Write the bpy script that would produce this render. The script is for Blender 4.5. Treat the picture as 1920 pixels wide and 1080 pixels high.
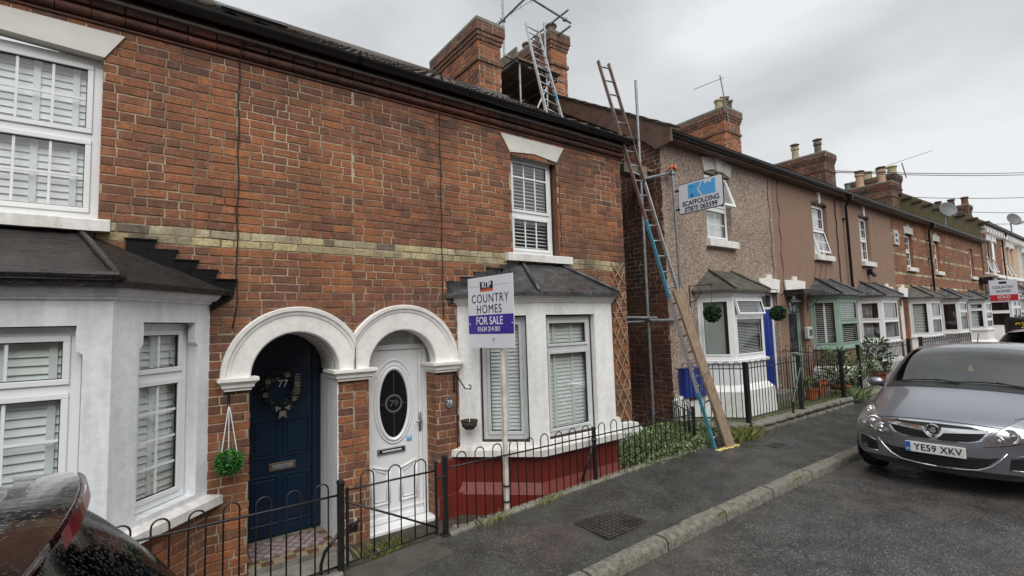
import bpy, bmesh, math, random
from mathutils import Matrix, Vector, noise
from mathutils.bvhtree import BVHTree
random.seed(7)
for o in list(bpy.data.objects): bpy.data.objects.remove(o)
scn = bpy.context.scene
R = math.radians
# ------------------------------------------------------------------ camera
CAMP = Vector((0, -5.13, 2.3))
yaw, pit, rol = 0.63788, 0.07895, -0.03144
Fv = Vector((math.sin(yaw)*math.cos(pit), math.cos(yaw)*math.cos(pit), math.sin(pit)))
Rv = Vector((math.cos(yaw), -math.sin(yaw), 0)); Uv = Rv.cross(Fv)
R2 = Rv*math.cos(rol)+Uv*math.sin(rol); U2 = -Rv*math.sin(rol)+Uv*math.cos(rol)
cam = bpy.data.cameras.new('camera'); camo = bpy.data.objects.new('camera', cam)
scn.collection.objects.link(camo)
cam.sensor_width = 36; cam.lens = 916.25/1920*36; cam.clip_start = 0.05; cam.clip_end = 900
camo.matrix_world = Matrix((( R2.x, U2.x, -Fv.x, CAMP.x), (R2.y, U2.y, -Fv.y, CAMP.y), (R2.z, U2.z, -Fv.z, CAMP.z), (0, 0, 0, 1)))
scn.camera = camo
scn.view_settings.view_transform = 'Standard'; scn.view_settings.look = 'None'
scn.view_settings.gamma = 1; scn.view_settings.use_curve_mapping = False
scn.view_settings.exposure = 1.0
# ------------------------------------------------------------------ overcast sky and soft sun
SUN_EL, SUN_AZ = R(54), R(200)
world = bpy.data.worlds.new("World"); scn.world = world; world.use_nodes = True
nt = world.node_tree; nt.nodes.clear()
def wn(t, **k):
    n = nt.nodes.new(t)
    for a, b in k.items(): setattr(n, a, b)
    return n
wo = wn('ShaderNodeOutputWorld'); bg = wn('ShaderNodeBackground'); sky = wn('ShaderNodeTexSky')
sky.sky_type = 'NISHITA'; sky.sun_disc = False; sky.sun_elevation = SUN_EL; sky.sun_rotation = SUN_AZ
tc = wn('ShaderNodeTexCoord'); mp = wn('ShaderNodeMapping'); mp.inputs['Scale'].default_value = (1, 1, 2.4)
mp.inputs['Location'].default_value = (.35, .1, .0)
ns = wn('ShaderNodeTexNoise'); ns.inputs['Scale'].default_value = 1.7; ns.inputs['Detail'].default_value = 6; ns.inputs['Roughness'].default_value = .45; ns.inputs['Distortion'].default_value = .3
cr = wn('ShaderNodeValToRGB')
cr.color_ramp.elements[0].position = .38; cr.color_ramp.elements[0].color = (3.5, 3.62, 3.75, 1)
cr.color_ramp.elements[1].position = .60; cr.color_ramp.elements[1].color = (5.4, 5.5, 5.6, 1)
mixn = wn('ShaderNodeMix', data_type='RGBA'); mixn.inputs[0].default_value = .97
nt.links.new(tc.outputs['Generated'], mp.inputs[0]); nt.links.new(mp.outputs[0], ns.inputs['Vector'])
nt.links.new(ns.outputs[0], cr.inputs[0]); nt.links.new(sky.outputs[0], mixn.inputs[6]); nt.links.new(cr.outputs[0], mixn.inputs[7])
nt.links.new(mixn.outputs[2], bg.inputs[0]); bg.inputs[1].default_value = .08
nt.links.new(bg.outputs[0], wo.inputs[0])
sun = bpy.data.lights.new('sun', 'SUN'); suno = bpy.data.objects.new('sun', sun); scn.collection.objects.link(suno)
sun.energy = 1.5; sun.angle = R(60); sun.color = (1, .985, .96)
sd = Vector((math.sin(SUN_AZ)*math.cos(SUN_EL), math.cos(SUN_AZ)*math.cos(SUN_EL), math.sin(SUN_EL)))
suno.rotation_euler = sd.to_track_quat('Z', 'Y').to_euler()
# ------------------------------------------------------------------ materials
MAT = {}
class NT:
    def __init__(s, name):
        s.m = bpy.data.materials.new(name); s.m.use_nodes = True; s.t = s.m.node_tree
        s.b = s.t.nodes['Principled BSDF']; s.out = s.t.nodes['Material Output']; MAT[name] = s.m
    def n(s, t, **k):
        x = s.t.nodes.new(t)
        for a, b in k.items(): setattr(x, a, b)
        return x
    def l(s, a, b): s.t.links.new(a, b)
    def noise(s, scale, detail=4, rough=.55, stretch=None, obj=True):
        t = s.n('ShaderNodeNewGeometry'); v = t.outputs['Position']
        if stretch:
            m = s.n('ShaderNodeMapping'); m.inputs['Scale'].default_value = stretch; s.l(v, m.inputs[0]); v = m.outputs[0]
        x = s.n('ShaderNodeTexNoise'); x.inputs['Scale'].default_value = scale; x.inputs['Detail'].default_value = detail
        x.inputs['Roughness'].default_value = rough; s.l(v, x.inputs['Vector']); return x.outputs[0]
    def ramp(s, fac, stops, interp='LINEAR'):
        r = s.n('ShaderNodeValToRGB'); e = r.color_ramp; e.interpolation = interp
        while len(e.elements) < len(stops): e.elements.new(.5)
        for i, (p, c) in enumerate(stops):
            e.elements[i].position = p; e.elements[i].color = (c, c, c, 1) if not hasattr(c, '__len__') else (*c[:3], 1)
        s.l(fac, r.inputs[0]); return r.outputs[0]
    def mix(s, a, b, f, mode='MIX'):
        m = s.n('ShaderNodeMix', data_type='RGBA', blend_type=mode)
        for i, v in ((0, f), (6, a), (7, b)):
            if isinstance(v, (int, float)): m.inputs[i].default_value = v
            elif isinstance(v, tuple): m.inputs[i].default_value = (*v[:3], 1)
            else: s.l(v, m.inputs[i])
        return m.outputs[2]
    def col(s, c):
        if isinstance(c, tuple): s.b.inputs['Base Color'].default_value = (*c, 1)
        else: s.l(c, s.b.inputs['Base Color'])
    def bump(s, h, dist=.005, strength=.6):
        x = s.n('ShaderNodeBump'); x.inputs['Distance'].default_value = dist; x.inputs['Strength'].default_value = strength
        s.l(h, x.inputs['Height']); s.l(x.outputs[0], s.b.inputs['Normal'])
    def set(s, **k):
        for a, v in k.items():
            i = s.b.inputs[a.replace('_', ' ')]
            if isinstance(v, (int, float)): i.default_value = v
            else: s.l(v, i)
        return s
def simple(name, c, rough=.6, var=.25, vs=6, metal=0, bump=0, bs=60, spec=None, coat=0):
    n = NT(name)
    a = n.ramp(n.noise(vs, 5), [(.3, tuple(x*(1-var) for x in c)), (.7, tuple(min(1, x*(1+var*.6)) for x in c))])
    n.col(a); n.set(Roughness=rough, Metallic=metal)
    if spec is not None: n.b.inputs['Specular IOR Level'].default_value = spec
    if coat: n.b.inputs['Coat Weight'].default_value = coat; n.b.inputs['Coat Roughness'].default_value = .06
    if bump: n.bump(n.noise(bs, 4), bump)
    return n
def rnd_value(n):
    oi = n.n('ShaderNodeObjectInfo'); at = n.n('ShaderNodeAttribute'); at.attribute_name = 'rnd'
    ad = n.n('ShaderNodeMath', operation='ADD'); n.l(oi.outputs['Random'], ad.inputs[0]); n.l(at.outputs['Fac'], ad.inputs[1])
    fr = n.n('ShaderNodeMath', operation='FRACT'); n.l(ad.outputs[0], fr.inputs[0]); return fr.outputs[0]
def brickmat(name, stops, soot, sootcol, lime=.25):
    n = NT(name); r = rnd_value(n)
    c = n.ramp(r, stops)
    c = n.mix(c, n.ramp(n.noise(45, 4, .7), [(.3, .55), (.7, 1.3)]), .85, 'MULTIPLY'); c = n.mix(c, n.ramp(n.noise(9, 4, .7), [(.35, .72), (.65, 1.15)]), .8, 'MULTIPLY')
    dk = n.ramp(n.noise(1.1, 4, .6), soot)                     # large weathered patches
    c = n.mix(c, sootcol, dk)
    st = n.ramp(n.noise(11, 6, .75, (1, 1, .6)), [(.54, 0.0), (.74, lime)])
    c = n.mix(c, (.42, .33, .25), st)
    c = n.mix(c, (.05, .034, .026), n.ramp(n.noise(3.2, 5, .7, (1, 1, .12)), [(.56, 0.0), (.74, .55)]))
    pk = n.ramp(n.noise(26, 3, .6, (1, 1, 1.6)), [(.62, 0.0), (.72, .65)])
    c = n.mix(c, (.06, .028, .018), pk)
    n.col(c); n.set(Roughness=.82); n.bump(n.noise(70, 4, .7), .006, .8); return n
RED = [(0, (.27, .100, .044)), (.04, (.16, .072, .040)), (.14, (.34, .122, .050)), (.38, (.26, .098, .044)), (.58, (.41, .152, .056)), (.70, (.21, .082, .041)), (.86, (.37, .134, .052)), (1, (.18, .074, .040))]
brickmat('brick_red', RED, [(.42, 0.0), (.66, .62)], (.075, .046, .033), .38)
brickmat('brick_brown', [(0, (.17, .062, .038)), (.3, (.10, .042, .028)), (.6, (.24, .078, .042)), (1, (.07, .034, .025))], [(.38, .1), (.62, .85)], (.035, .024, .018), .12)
brickmat('brick_yellow', [(0, (.52, .43, .22)), (.3, (.34, .28, .16)), (.5, (.62, .55, .34)), (.7, (.14, .11, .075)), (.85, (.55, .46, .24)), (1, (.34, .28, .17))], [(.56, 0.0), (.66, .6)], (.05, .04, .03), .45)
brickmat('brick_dull', [(0, (.20, .078, .048)), (.4, (.14, .062, .042)), (.7, (.25, .090, .052)), (1, (.11, .056, .042))], [(.5, 0.0), (.7, .5)], (.06, .045, .036), .3)
brickmat('brick_chimney', [(0, (.34, .11, .05)), (.4, (.44, .16, .06)), (.7, (.27, .09, .045)), (1, (.15, .065, .04))], [(.56, .0), (.70, .8)], (.035, .025, .02), .3)
brickmat('brick_cornice', [(0, (.22, .075, .045)), (.5, (.13, .055, .038)), (1, (.26, .085, .048))], [(.40, .1), (.62, .8)], (.045, .03, .024), .2)
n = NT('mortar'); c = n.ramp(n.noise(1.3, 5, .65), [(.36, (.10, .072, .05)), (.48, (.30, .23, .155)), (.66, (.62, .52, .38))])
c = n.mix(c, n.ramp(n.noise(60, 3), [(.3, .7), (.7, 1.2)]), .8, 'MULTIPLY'); n.col(c); n.set(Roughness=.95); n.bump(n.noise(90, 4), .006)
n = NT('mortar_dark'); c = n.ramp(n.noise(1.6, 5, .65), [(.4, (.055, .042, .033)), (.7, (.24, .19, .14))]); n.col(c); n.set(Roughness=.95); n.bump(n.noise(90, 4), .006)
def paint(name, base, dirt, amt, rough=.55, streak=(3, 3, .5), bump=.004, bs=25):
    n = NT(name); f = n.ramp(n.noise(2.2, 6, .65, streak), [(.42, 0.0), (.75, amt)])
    c = n.mix(base, dirt, f); c = n.mix(c, n.ramp(n.noise(14, 4), [(.3, .9), (.7, 1.04)]), 1.0, 'MULTIPLY')
    g = n.n('ShaderNodeNewGeometry'); mp_ = n.n('ShaderNodeMapping'); mp_.inputs['Scale'].default_value = (1.6, 1.6, 1.1); n.l(g.outputs['Position'], mp_.inputs[0])
    wv = n.n('ShaderNodeTexNoise'); wv.inputs['Scale'].default_value = 5; n.l(g.outputs['Position'], wv.inputs['Vector'])
    mv = n.n('ShaderNodeMix', data_type='VECTOR'); mv.inputs[0].default_value = .12; n.l(mp_.outputs[0], mv.inputs[4]); n.l(wv.outputs['Color'], mv.inputs[5])
    vo = n.n('ShaderNodeTexVoronoi', feature='DISTANCE_TO_EDGE'); vo.inputs['Scale'].default_value = 1.5; n.l(mv.outputs[1], vo.inputs['Vector'])
    ck = n.ramp(vo.outputs['Distance'], [(.0, .14), (.004, 0.0)]); c = n.mix(c, tuple(x*.35 for x in dirt), ck)
    c = n.mix(c, tuple(x*.7 for x in dirt), n.ramp(n.noise(7, 5, .75, (1, 1, .10)), [(.60, 0.0), (.75, amt*.8)]))
    n.col(c); n.set(Roughness=rough); n.bump(n.noise(bs, 5, .6), bump, .8); return n
paint('white_render', (.87, .87, .85), (.42, .41, .36), .35)
paint('blue_white_render', (.82, .84, .86), (.46, .47, .48), .6, .5)
paint('white_arch', (.86, .84, .80), (.55, .52, .46), .35)
paint('sill_white', (.74, .73, .69), (.36, .33, .27), .6)
paint('red_masonry', (.18, .023, .015), (.085, .02, .016), .6, .42)
paint('red_masonry_worn', (.195, .034, .025), (.17, .032, .024), .6, .45)
paint('olive_render', (.16, .135, .07), (.08, .07, .045), .6, .8)
paint('terracotta_render', (.275, .175, .122), (.20, .125, .09), .5, .85, (2, 2, 1.2), .008, 60)
paint('peach_render', (.55, .36, .24), (.4, .28, .2), .5, .8)
paint('cream_render', (.55, .53, .48), (.36, .34, .3), .6, .8)
paint('old_concrete', (.075, .07, .058), (.035, .036, .026), .9, .6, (3, 3, 3), .01, 30)
paint('concrete', (.22, .205, .17), (.085, .085, .06), .9, .8, (3, 3, 3), .01, 30)
paint('stone', (.20, .185, .15), (.05, .052, .036), 1.0, .8, (9, 9, 9), .02, 22)
n = NT('pebbledash'); v = n.n('ShaderNodeTexVoronoi'); g = n.n('ShaderNodeNewGeometry'); n.l(g.outputs['Position'], v.inputs['Vector']); v.inputs['Scale'].default_value = 55
hs = n.n('ShaderNodeSeparateColor'); n.l(v.outputs['Color'], hs.inputs[0])
c = n.ramp(hs.outputs[0], [(0, (.13, .09, .07)), (.35, (.31, .23, .175)), (.6, (.47, .38, .31)), (.8, (.24, .16, .12)), (1, (.62, .53, .45))])
c = n.mix(c, n.ramp(n.noise(.9, 4), [(.35, .75), (.65, 1.1)]), .8, 'MULTIPLY'); n.col(c); n.set(Roughness=.9); n.bump(v.outputs['Distance'], .006, .8)
simple('upvc', (.80, .81, .81), .28, .05, 3); simple('upvc_grey', (.56, .58, .58), .35, .12, 4)
simple('lintel_white', (.68, .66, .60), .6, .12, 3, bump=.002)
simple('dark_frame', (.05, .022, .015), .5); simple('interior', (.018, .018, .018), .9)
simple('slat_white', (.84, .86, .86), .45, .06, 4); simple('slat_grey', (.66, .70, .68), .5, .08, 4); simple('slat_pale', (.80, .85, .83), .5, .08, 3)
simple('curtain', (.35, .34, .36), .8, .5, 9, bump=.01, bs=14); simple('frosted', (.42, .47, .45), .35, .10, 3)
simple('green_frame', (.27, .37, .31), .45, .1, 4); simple('blue_paint', (.014, .04, .26), .35, .15, 4); simple('navy_paint', (.0025, .015, .036), .30, .25, 3)  # navy door colour is deepened to carry the porch shade
n = NT('wet_lead'); c = n.ramp(n.noise(5, 6, .7), [(.35, (.02, .02, .021)), (.6, (.07, .07, .072)), (.8, (.20, .20, .20))]); n.col(c); n.set(Roughness=n.ramp(n.noise(9, 4), [(.4, .18), (.7, .5)])); n.bump(n.noise(8, 5, .65), .02, .7)
n = NT('tarred_roof'); c = n.ramp(n.noise(6, 6, .7, (1, 4, 1)), [(.35, (.006, .005, .0045)), (.6, (.020, .015, .013)), (.85, (.07, .062, .055))]); n.col(c); n.set(Roughness=n.ramp(n.noise(7, 4), [(.4, .15), (.7, .45)])); n.bump(n.noise(9, 6, .7, (1, 3, 1)), .03, .8)
n = NT('slate_moss'); c = n.ramp(n.noise(7, 6, .7), [(.35, (.03, .028, .024)), (.6, (.09, .082, .062)), (.8, (.16, .15, .12))]); n.col(c); n.set(Roughness=.45); n.bump(n.noise(12, 5, .65), .012, .7)
n = NT('roof_tile'); r = rnd_value(n); c = n.ramp(r, [(0, (.05, .036, .028)), (.5, (.085, .06, .045)), (1, (.035, .028, .023))])
c = n.mix(c, (.10, .095, .05), n.ramp(n.noise(9, 5, .7), [(.55, 0.0), (.7, .7)])); n.col(c); n.set(Roughness=.55); n.bump(n.noise(60, 4), .004)
simple('black_plastic', (.010, .010, .011), .22, .3, 6); simple('iron', (.012, .012, .013), .38, .4, 20, bump=.002, bs=120)
simple('steel', (.30, .31, .32), .42, .35, 14, metal=.65, bump=.001); simple('aluminium', (.50, .51, .51), .35, .25, 12, metal=.7)
simple('rust_steel', (.20, .13, .11), .55, .4, 10, metal=.3); simple('ladder_blue', (.06, .26, .36), .5, .3, 10)
simple('brass', (.25, .22, .16), .35, .2, 9, metal=.8); simple('chrome', (.75, .76, .78), .12, .05, 4, metal=1)
n = NT('board_wood'); c = n.ramp(n.noise(34, 6, .7, (1, 1, .22)), [(.3, (.11, .075, .048)), (.5, (.26, .185, .12)), (.7, (.36, .27, .19))]); n.col(c); n.set(Roughness=.75); n.bump(n.noise(30, 4, .6, (1, 1, .2)), .005)
simple('post_wood', (.66, .62, .53), .75, .3, 8, bump=.003, bs=40); simple('trellis_wood', (.36, .23, .14), .75, .35, 10); simple('grey_timber', (.20, .16, .12), .8, .35, 8, bump=.004)
simple('barge_board', (.13, .075, .052), .55, .35, 5)
simple('sign_white', (.74, .76, .82), .35, .03, 3); simple('sign_blue', (.035, .012, .30), .35, .05, 3); simple('sign_navy', (.015, .014, .05), .4); simple('sign_orange', (.60, .12, .04), .4)
simple('sign_ink', (.02, .02, .035), .5); simple('letter_white', (.80, .80, .82), .4, .02); simple('bw_blue', (.10, .42, .80), .4, .05, 3); simple('sign_red', (.55, .02, .03), .4, .05)
simple('yellow_paint', (.55, .42, .03), .5, .15); simple('yellow_foam', (.62, .50, .18), .7, .25, 20); simple('orange_cloth', (.55, .16, .06), .8, .4, 30)
simple('terracotta_pot', (.42, .12, .05), .75, .25, 12); simple('pot_buff', (.36, .30, .18), .8, .35, 10); simple('pot_dark', (.12, .10, .07), .8, .35, 10); simple('pot_peach', (.42, .27, .17), .8, .3, 10)
simple('rubber', (.012, .012, .012), .7); simple('car_plastic', (.020, .021, .022), .45); simple('plate_white', (.75, .76, .74), .35, .04); simple('plate_blue', (.02, .12, .45), .4)
simple('basket', (.05, .035, .02), .9, .4, 30, bump=.01); simple('mat_pale', (.27, .23, .24), .9, .4, 22); simple('mat_pattern', (.20, .13, .13), .9, .5, 22); simple('petal', (.60, .55, .50), .8); simple('petal_porch_shade', (.13, .115, .10), .8); simple('numeral_grey', (.32, .32, .33), .5); simple('cable', (.015, .013, .012), .6)  # wreath petals and ribbon: porch shade put into a darker petal colour
simple('soil', (.05, .04, .028), .95, .5, 9, bump=.02, bs=30); simple('lawn', (.07, .085, .028), .95, .4, 8, bump=.02, bs=60); simple('gravel_stone', (.20, .17, .15), .8, .5, 30)
simple('tile_buff', (.24, .19, .12), .5, .2, 10); simple('tile_black', (.025, .022, .02), .4); simple('tile_brown', (.12, .06, .035), .5); simple('sticker', (.16, .42, .75), .5)
simple('dish_grey', (.10, .105, .105), .5, .1); simple('dark_pane', (.008, .009, .010), .35, .3, 30, spec=.25); simple('skylight', (.03, .035, .04), .12, .2)
def leafmat(name, a, b, c3):
    n = NT(name); r = n.n('ShaderNodeAttribute'); r.attribute_name = 'rnd'
    n.col(n.ramp(r.outputs['Fac'], [(0, a), (.55, b), (1, c3)])); n.set(Roughness=.45); n.b.inputs['Specular IOR Level'].default_value = .35
leafmat('leaf_box', (.012, .06, .010), (.035, .16, .02), (.10, .32, .045))
leafmat('leaf_dark', (.008, .028, .010), (.02, .065, .02), (.06, .12, .05))
leafmat('leaf_weed', (.06, .09, .035), (.17, .23, .10), (.34, .40, .22))
leafmat('leaf_shrub', (.02, .045, .018), (.06, .11, .035), (.16, .22, .09))
leafmat('leaf_grass', (.07, .09, .02), (.16, .19, .05), (.33, .30, .14))
leafmat('leaf_porch_shade', (.004, .008, .005), (.010, .018, .010), (.03, .04, .025))  # near-black wreath leaves, the porch shade is in their colour
# wet asphalt
def asphalt(name, lo, hi, patch, rough):
    n = NT(name); v = n.n('ShaderNodeTexVoronoi'); g = n.n('ShaderNodeNewGeometry'); n.l(g.outputs['Position'], v.inputs['Vector']); v.inputs['Scale'].default_value = 95
    s = n.n('ShaderNodeSeparateColor'); n.l(v.outputs['Color'], s.inputs[0])
    c = n.ramp(s.outputs[0], [(0, lo), (.7, tuple((a+b)/2 for a, b in zip(lo, hi))), (.92, hi), (1, tuple(x*2.2 for x in hi))])
    c = n.mix(c, patch, n.ramp(n.noise(.8, 6, .65), [(.48, 0.0), (.68, .75)]))
    c = n.mix(c, n.ramp(n.noise(3.2, 6, .6), [(.3, .55), (.7, 1.35)]), .85, 'MULTIPLY')
    wv = n.n('ShaderNodeTexNoise'); wv.inputs['Scale'].default_value = 2.5; wv.inputs['Detail'].default_value = 5; n.l(g.outputs['Position'], wv.inputs['Vector'])
    mv = n.n('ShaderNodeMix', data_type='VECTOR'); mv.inputs[0].default_value = .35; n.l(g.outputs['Position'], mv.inputs[4]); n.l(wv.outputs['Color'], mv.inputs[5])
    vo = n.n('ShaderNodeTexVoronoi', feature='DISTANCE_TO_EDGE'); vo.inputs['Scale'].default_value = .75; n.l(mv.outputs[1], vo.inputs['Vector'])
    ck = n.ramp(vo.outputs['Distance'], [(.0, .6), (.006, 0.0)]); mk = n.ramp(n.noise(.6, 3), [(.52, 0.0), (.60, 1.0)])
    c = n.mix(c, (.008, .008, .007), n.mix(ck, 0.0, mk) if False else n.mix((0, 0, 0), ck, mk))
    c = n.mix(c, (.12, .115, .10), n.ramp(n.noise(38, 2, .5), [(.76, 0.0), (.78, .8)]))
    n.col(c); n.set(Roughness=n.ramp(n.noise(2.1, 5, .6), rough)); n.bump(v.outputs['Distance'], .006, .7)
    return n
asphalt('pavement_asphalt', (.034, .034, .032), (.080, .079, .075), (.058, .058, .050), [(.35, .14), (.65, .46)])
asphalt('road_asphalt', (.034, .034, .033), (.10, .096, .092), (.085, .067, .059), [(.35, .18), (.65, .5)])
asphalt('patch_asphalt', (.032, .027, .024), (.10, .085, .075), (.06, .046, .04), [(.35, .35), (.65, .6)])
n = NT('cover_iron'); c = n.ramp(n.noise(12, 4), [(.3, (.028, .024, .022)), (.7, (.075, .060, .052))]); n.col(c); n.set(Roughness=.35, Metallic=.3)
# glass
def glass(name, refl=.0, tint=(.9, .95, .93), ior=1.5, rough=.02, drops=False):
    n = NT(name); n.t.nodes.remove(n.b)
    tr = n.n('ShaderNodeBsdfTransparent'); tr.inputs[0].default_value = (*tint, 1); gl = n.n('ShaderNodeBsdfGlossy'); gl.inputs['Roughness'].default_value = rough
    lw = n.n('ShaderNodeLayerWeight'); pw = n.n('ShaderNodeMath', operation='POWER'); pw.inputs[1].default_value = 4.0; n.l(lw.outputs['Facing'], pw.inputs[0])
    ad = n.n('ShaderNodeMath', operation='ADD', use_clamp=True); ad.inputs[1].default_value = refl+.05; n.l(pw.outputs[0], ad.inputs[0])
    mx = n.n('ShaderNodeMixShader'); n.l(ad.outputs[0], mx.inputs[0]); n.l(tr.outputs[0], mx.inputs[1]); n.l(gl.outputs[0], mx.inputs[2]); n.l(mx.outputs[0], n.out.inputs[0])
    bp = n.n('ShaderNodeBump'); bp.inputs['Distance'].default_value = .004; bp.inputs['Strength'].default_value = .35 if not drops else .4
    if drops:
        vd = n.n('ShaderNodeTexVoronoi'); gd = n.n('ShaderNodeNewGeometry'); n.l(gd.outputs['Position'], vd.inputs['Vector']); vd.inputs['Scale'].default_value = 70
        n.l(n.ramp(vd.outputs['Distance'], [(.15, 1.0), (.38, 0.0)]), bp.inputs['Height'])
    else: n.l(n.noise(1.8, 2), bp.inputs['Height'])
    n.l(bp.outputs[0], gl.inputs['Normal'])
glass('glass', .10, (.97, .985, .975)); glass('glass_screen', .12, (.66, .76, .70), rough=.02); glass('glass_dark', .02, (.03, .03, .03), rough=.08, drops=True)
glass('lamp_glass', .10, (.85, .87, .88))
def carpaint(name, base, metal, wet=False):
    n = NT(name); v = n.n('ShaderNodeTexVoronoi'); g = n.n('ShaderNodeNewGeometry'); n.l(g.outputs['Position'], v.inputs['Vector']); v.inputs['Scale'].default_value = 150 if not wet else 60
    n.col(n.mix(base, tuple(min(1, x*1.5+.01) for x in base), n.ramp(n.noise(400, 2), [(.45, 0.0), (.6, .35)])))
    n.set(Metallic=metal, Roughness=.30 if not wet else .12); n.b.inputs['Coat Weight'].default_value = 1; n.b.inputs['Coat Roughness'].default_value = .04
    d = n.ramp(v.outputs['Distance'], [(.12, 1.0), (.30, 0.0)])
    if wet: d = n.mix(d, n.ramp(n.noise(6, 4, .6, (1, 2.2, 1)), [(.40, 0.0), (.62, 1.0)]), .45)
    bp = n.n('ShaderNodeBump'); bp.inputs['Distance'].default_value = .002 if not wet else .003; bp.inputs['Strength'].default_value = .25 if not wet else .30
    n.l(d, bp.inputs['Height']); n.l(bp.outputs[0], n.b.inputs['Coat Normal'])
    if wet: n.l(bp.outputs[0], n.b.inputs['Normal'])
carpaint('paint_silver', (.25, .265, .30), .75); carpaint('paint_black', (.006, .006, .007), .1, True); carpaint('paint_maroon', (.07, .012, .014), .3)
simple('lens_red', (.22, .005, .010), .15, .3, 30); simple('lens_amber', (.55, .25, .08), .2); simple('reflector', (.62, .63, .64), .16, .15, 30, metal=.9)
simple('seat_cloth', (.13, .145, .14), .9)
# ------------------------------------------------------------------ mesh helpers
W = {}
COL = scn.collection
class MB:
    def __init__(s): s.v = []; s.f = []; s.mi = []; s.r = []; s.mats = []; s.T = Matrix()
    def m(s, name):
        if name not in s.mats: s.mats.append(name)
        return s.mats.index(name)
    def add(s, vs, fs, mat, rnd=0.0):
        k = len(s.v); s.v += [tuple(s.T @ Vector(p)) for p in vs]; i = s.m(mat)
        for f in fs: s.f.append(tuple(a+k for a in f)); s.mi.append(i); s.r.append(rnd)
        return s
    def box(s, x0, x1, y0, y1, z0, z1, mat, rnd=0.0, M=None):
        vs = [Vector(p) for p in ((x0, y0, z0), (x1, y0, z0), (x1, y1, z0), (x0, y1, z0), (x0, y0, z1), (x1, y0, z1), (x1, y1, z1), (x0, y1, z1))]
        if M: vs = [M @ p for p in vs]
        return s.add(vs, [(0, 3, 2, 1), (4, 5, 6, 7), (0, 1, 5, 4), (1, 2, 6, 5), (2, 3, 7, 6), (3, 0, 4, 7)], mat, rnd)
    def bbox(s, x0, x1, y0, y1, z0, z1, mat, b=.004, rnd=0.0, M=None):        # bevelled box
        vs = []; 
        for sx in (0, 1):
            for sy in (0, 1):
                for sz in (0, 1):
                    x = (x0, x1)[sx]; y = (y0, y1)[sy]; z = (z0, z1)[sz]; dx = b*(1-2*sx); dy = b*(1-2*sy); dz = b*(1-2*sz)
                    vs += [(x, y+dy, z+dz), (x+dx, y, z+dz), (x+dx, y+dy, z)]
        def i(sx, sy, sz, a): return (sx*4+sy*2+sz)*3+a
        fs = []
        for q in (0, 1):
            o = [(0, 0), (1, 0), (1, 1), (0, 1)]
            fx = [i(q, a, c, 0) for a, c in o]; fy = [i(a, q, c, 1) for a, c in o]; fz = [i(a, c, q, 2) for a, c in o]
            fs += [fx if q else fx[::-1], fy[::-1] if q else fy, fz if q else fz[::-1]]
            for w in (0, 1):
                e = [i(q, w, 0, 0), i(q, w, 1, 0), i(q, w, 1, 1), i(q, w, 0, 1)]; fs.append(e if q == w else e[::-1])
                e = [i(q, 0, w, 0), i(q, 1, w, 0), i(q, 1, w, 2), i(q, 0, w, 2)]; fs.append(e[::-1] if q == w else e)
                e = [i(0, q, w, 1), i(1, q, w, 1), i(1, q, w, 2), i(0, q, w, 2)]; fs.append(e if q == w else e[::-1])
                for t in (0, 1):
                    e = [i(q, w, t, 0), i(q, w, t, 1), i(q, w, t, 2)]; fs.append(e)
        vs = [Vector(p) for p in vs]
        if M: vs = [M @ p for p in vs]
        return s.add(vs, fs, mat, rnd)
    def tube(s, pts, r, mat, seg=8, caps=True, rnd=0.0):
        pts = [Vector(p) for p in pts]; k = len(pts); rr = r if hasattr(r, '__len__') else [r]*k
        vs = []; prev = None
        for i, p in enumerate(pts):
            d = (pts[min(i+1, k-1)]-pts[max(i-1, 0)]).normalized()
            a = prev if prev is not None else (Vector((0, 0, 1)) if abs(d.z) < .9 else Vector((1, 0, 0)))
            a = (a-d*a.dot(d)).normalized(); b = d.cross(a); prev = a
            for j in range(seg):
                t = 2*math.pi*j/seg; vs.append(p+(a*math.cos(t)+b*math.sin(t))*rr[i])
        fs = [(i*seg+j, i*seg+(j+1) % seg, (i+1)*seg+(j+1) % seg, (i+1)*seg+j) for i in range(k-1) for j in range(seg)]
        if caps: fs += [tuple(range(seg))[::-1], tuple((k-1)*seg+j for j in range(seg))]
        return s.add(vs, fs, mat, rnd)
    def prism(s, poly, y0, y1, mat, axis='y', rnd=0.0):          # poly in (x,z) extruded in y, or (y,z) along x
        k = len(poly)
        if axis == 'y': vs = [(a, y0, b) for a, b in poly]+[(a, y1, b) for a, b in poly]
        elif axis == 'x': vs = [(y0, a, b) for a, b in poly]+[(y1, a, b) for a, b in poly]
        else: vs = [(a, b, y0) for a, b in poly]+[(a, b, y1) for a, b in poly]
        fs = [tuple(range(k)), tuple(range(2*k-1, k-1, -1))]+[(j, j+k, (j+1) % k+k, (j+1) % k) for j in range(k)]
        return s.add(vs, fs, mat, rnd)
    def lathe(s, prof, c, mat, seg=16, rnd=0.0):                 # prof (r,z)
        vs = [(c[0]+r*math.cos(2*math.pi*j/seg), c[1]+r*math.sin(2*math.pi*j/seg), c[2]+z) for r, z in prof for j in range(seg)]
        k = len(prof); fs = [(i*seg+j, i*seg+(j+1) % seg, (i+1)*seg+(j+1) % seg, (i+1)*seg+j) for i in range(k-1) for j in range(seg)]
        return s.add(vs, fs, mat, rnd)
    def quad(s, a, b, c, d, mat, rnd=0.0): return s.add([a, b, c, d], [(0, 1, 2, 3)], mat, rnd)
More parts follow.
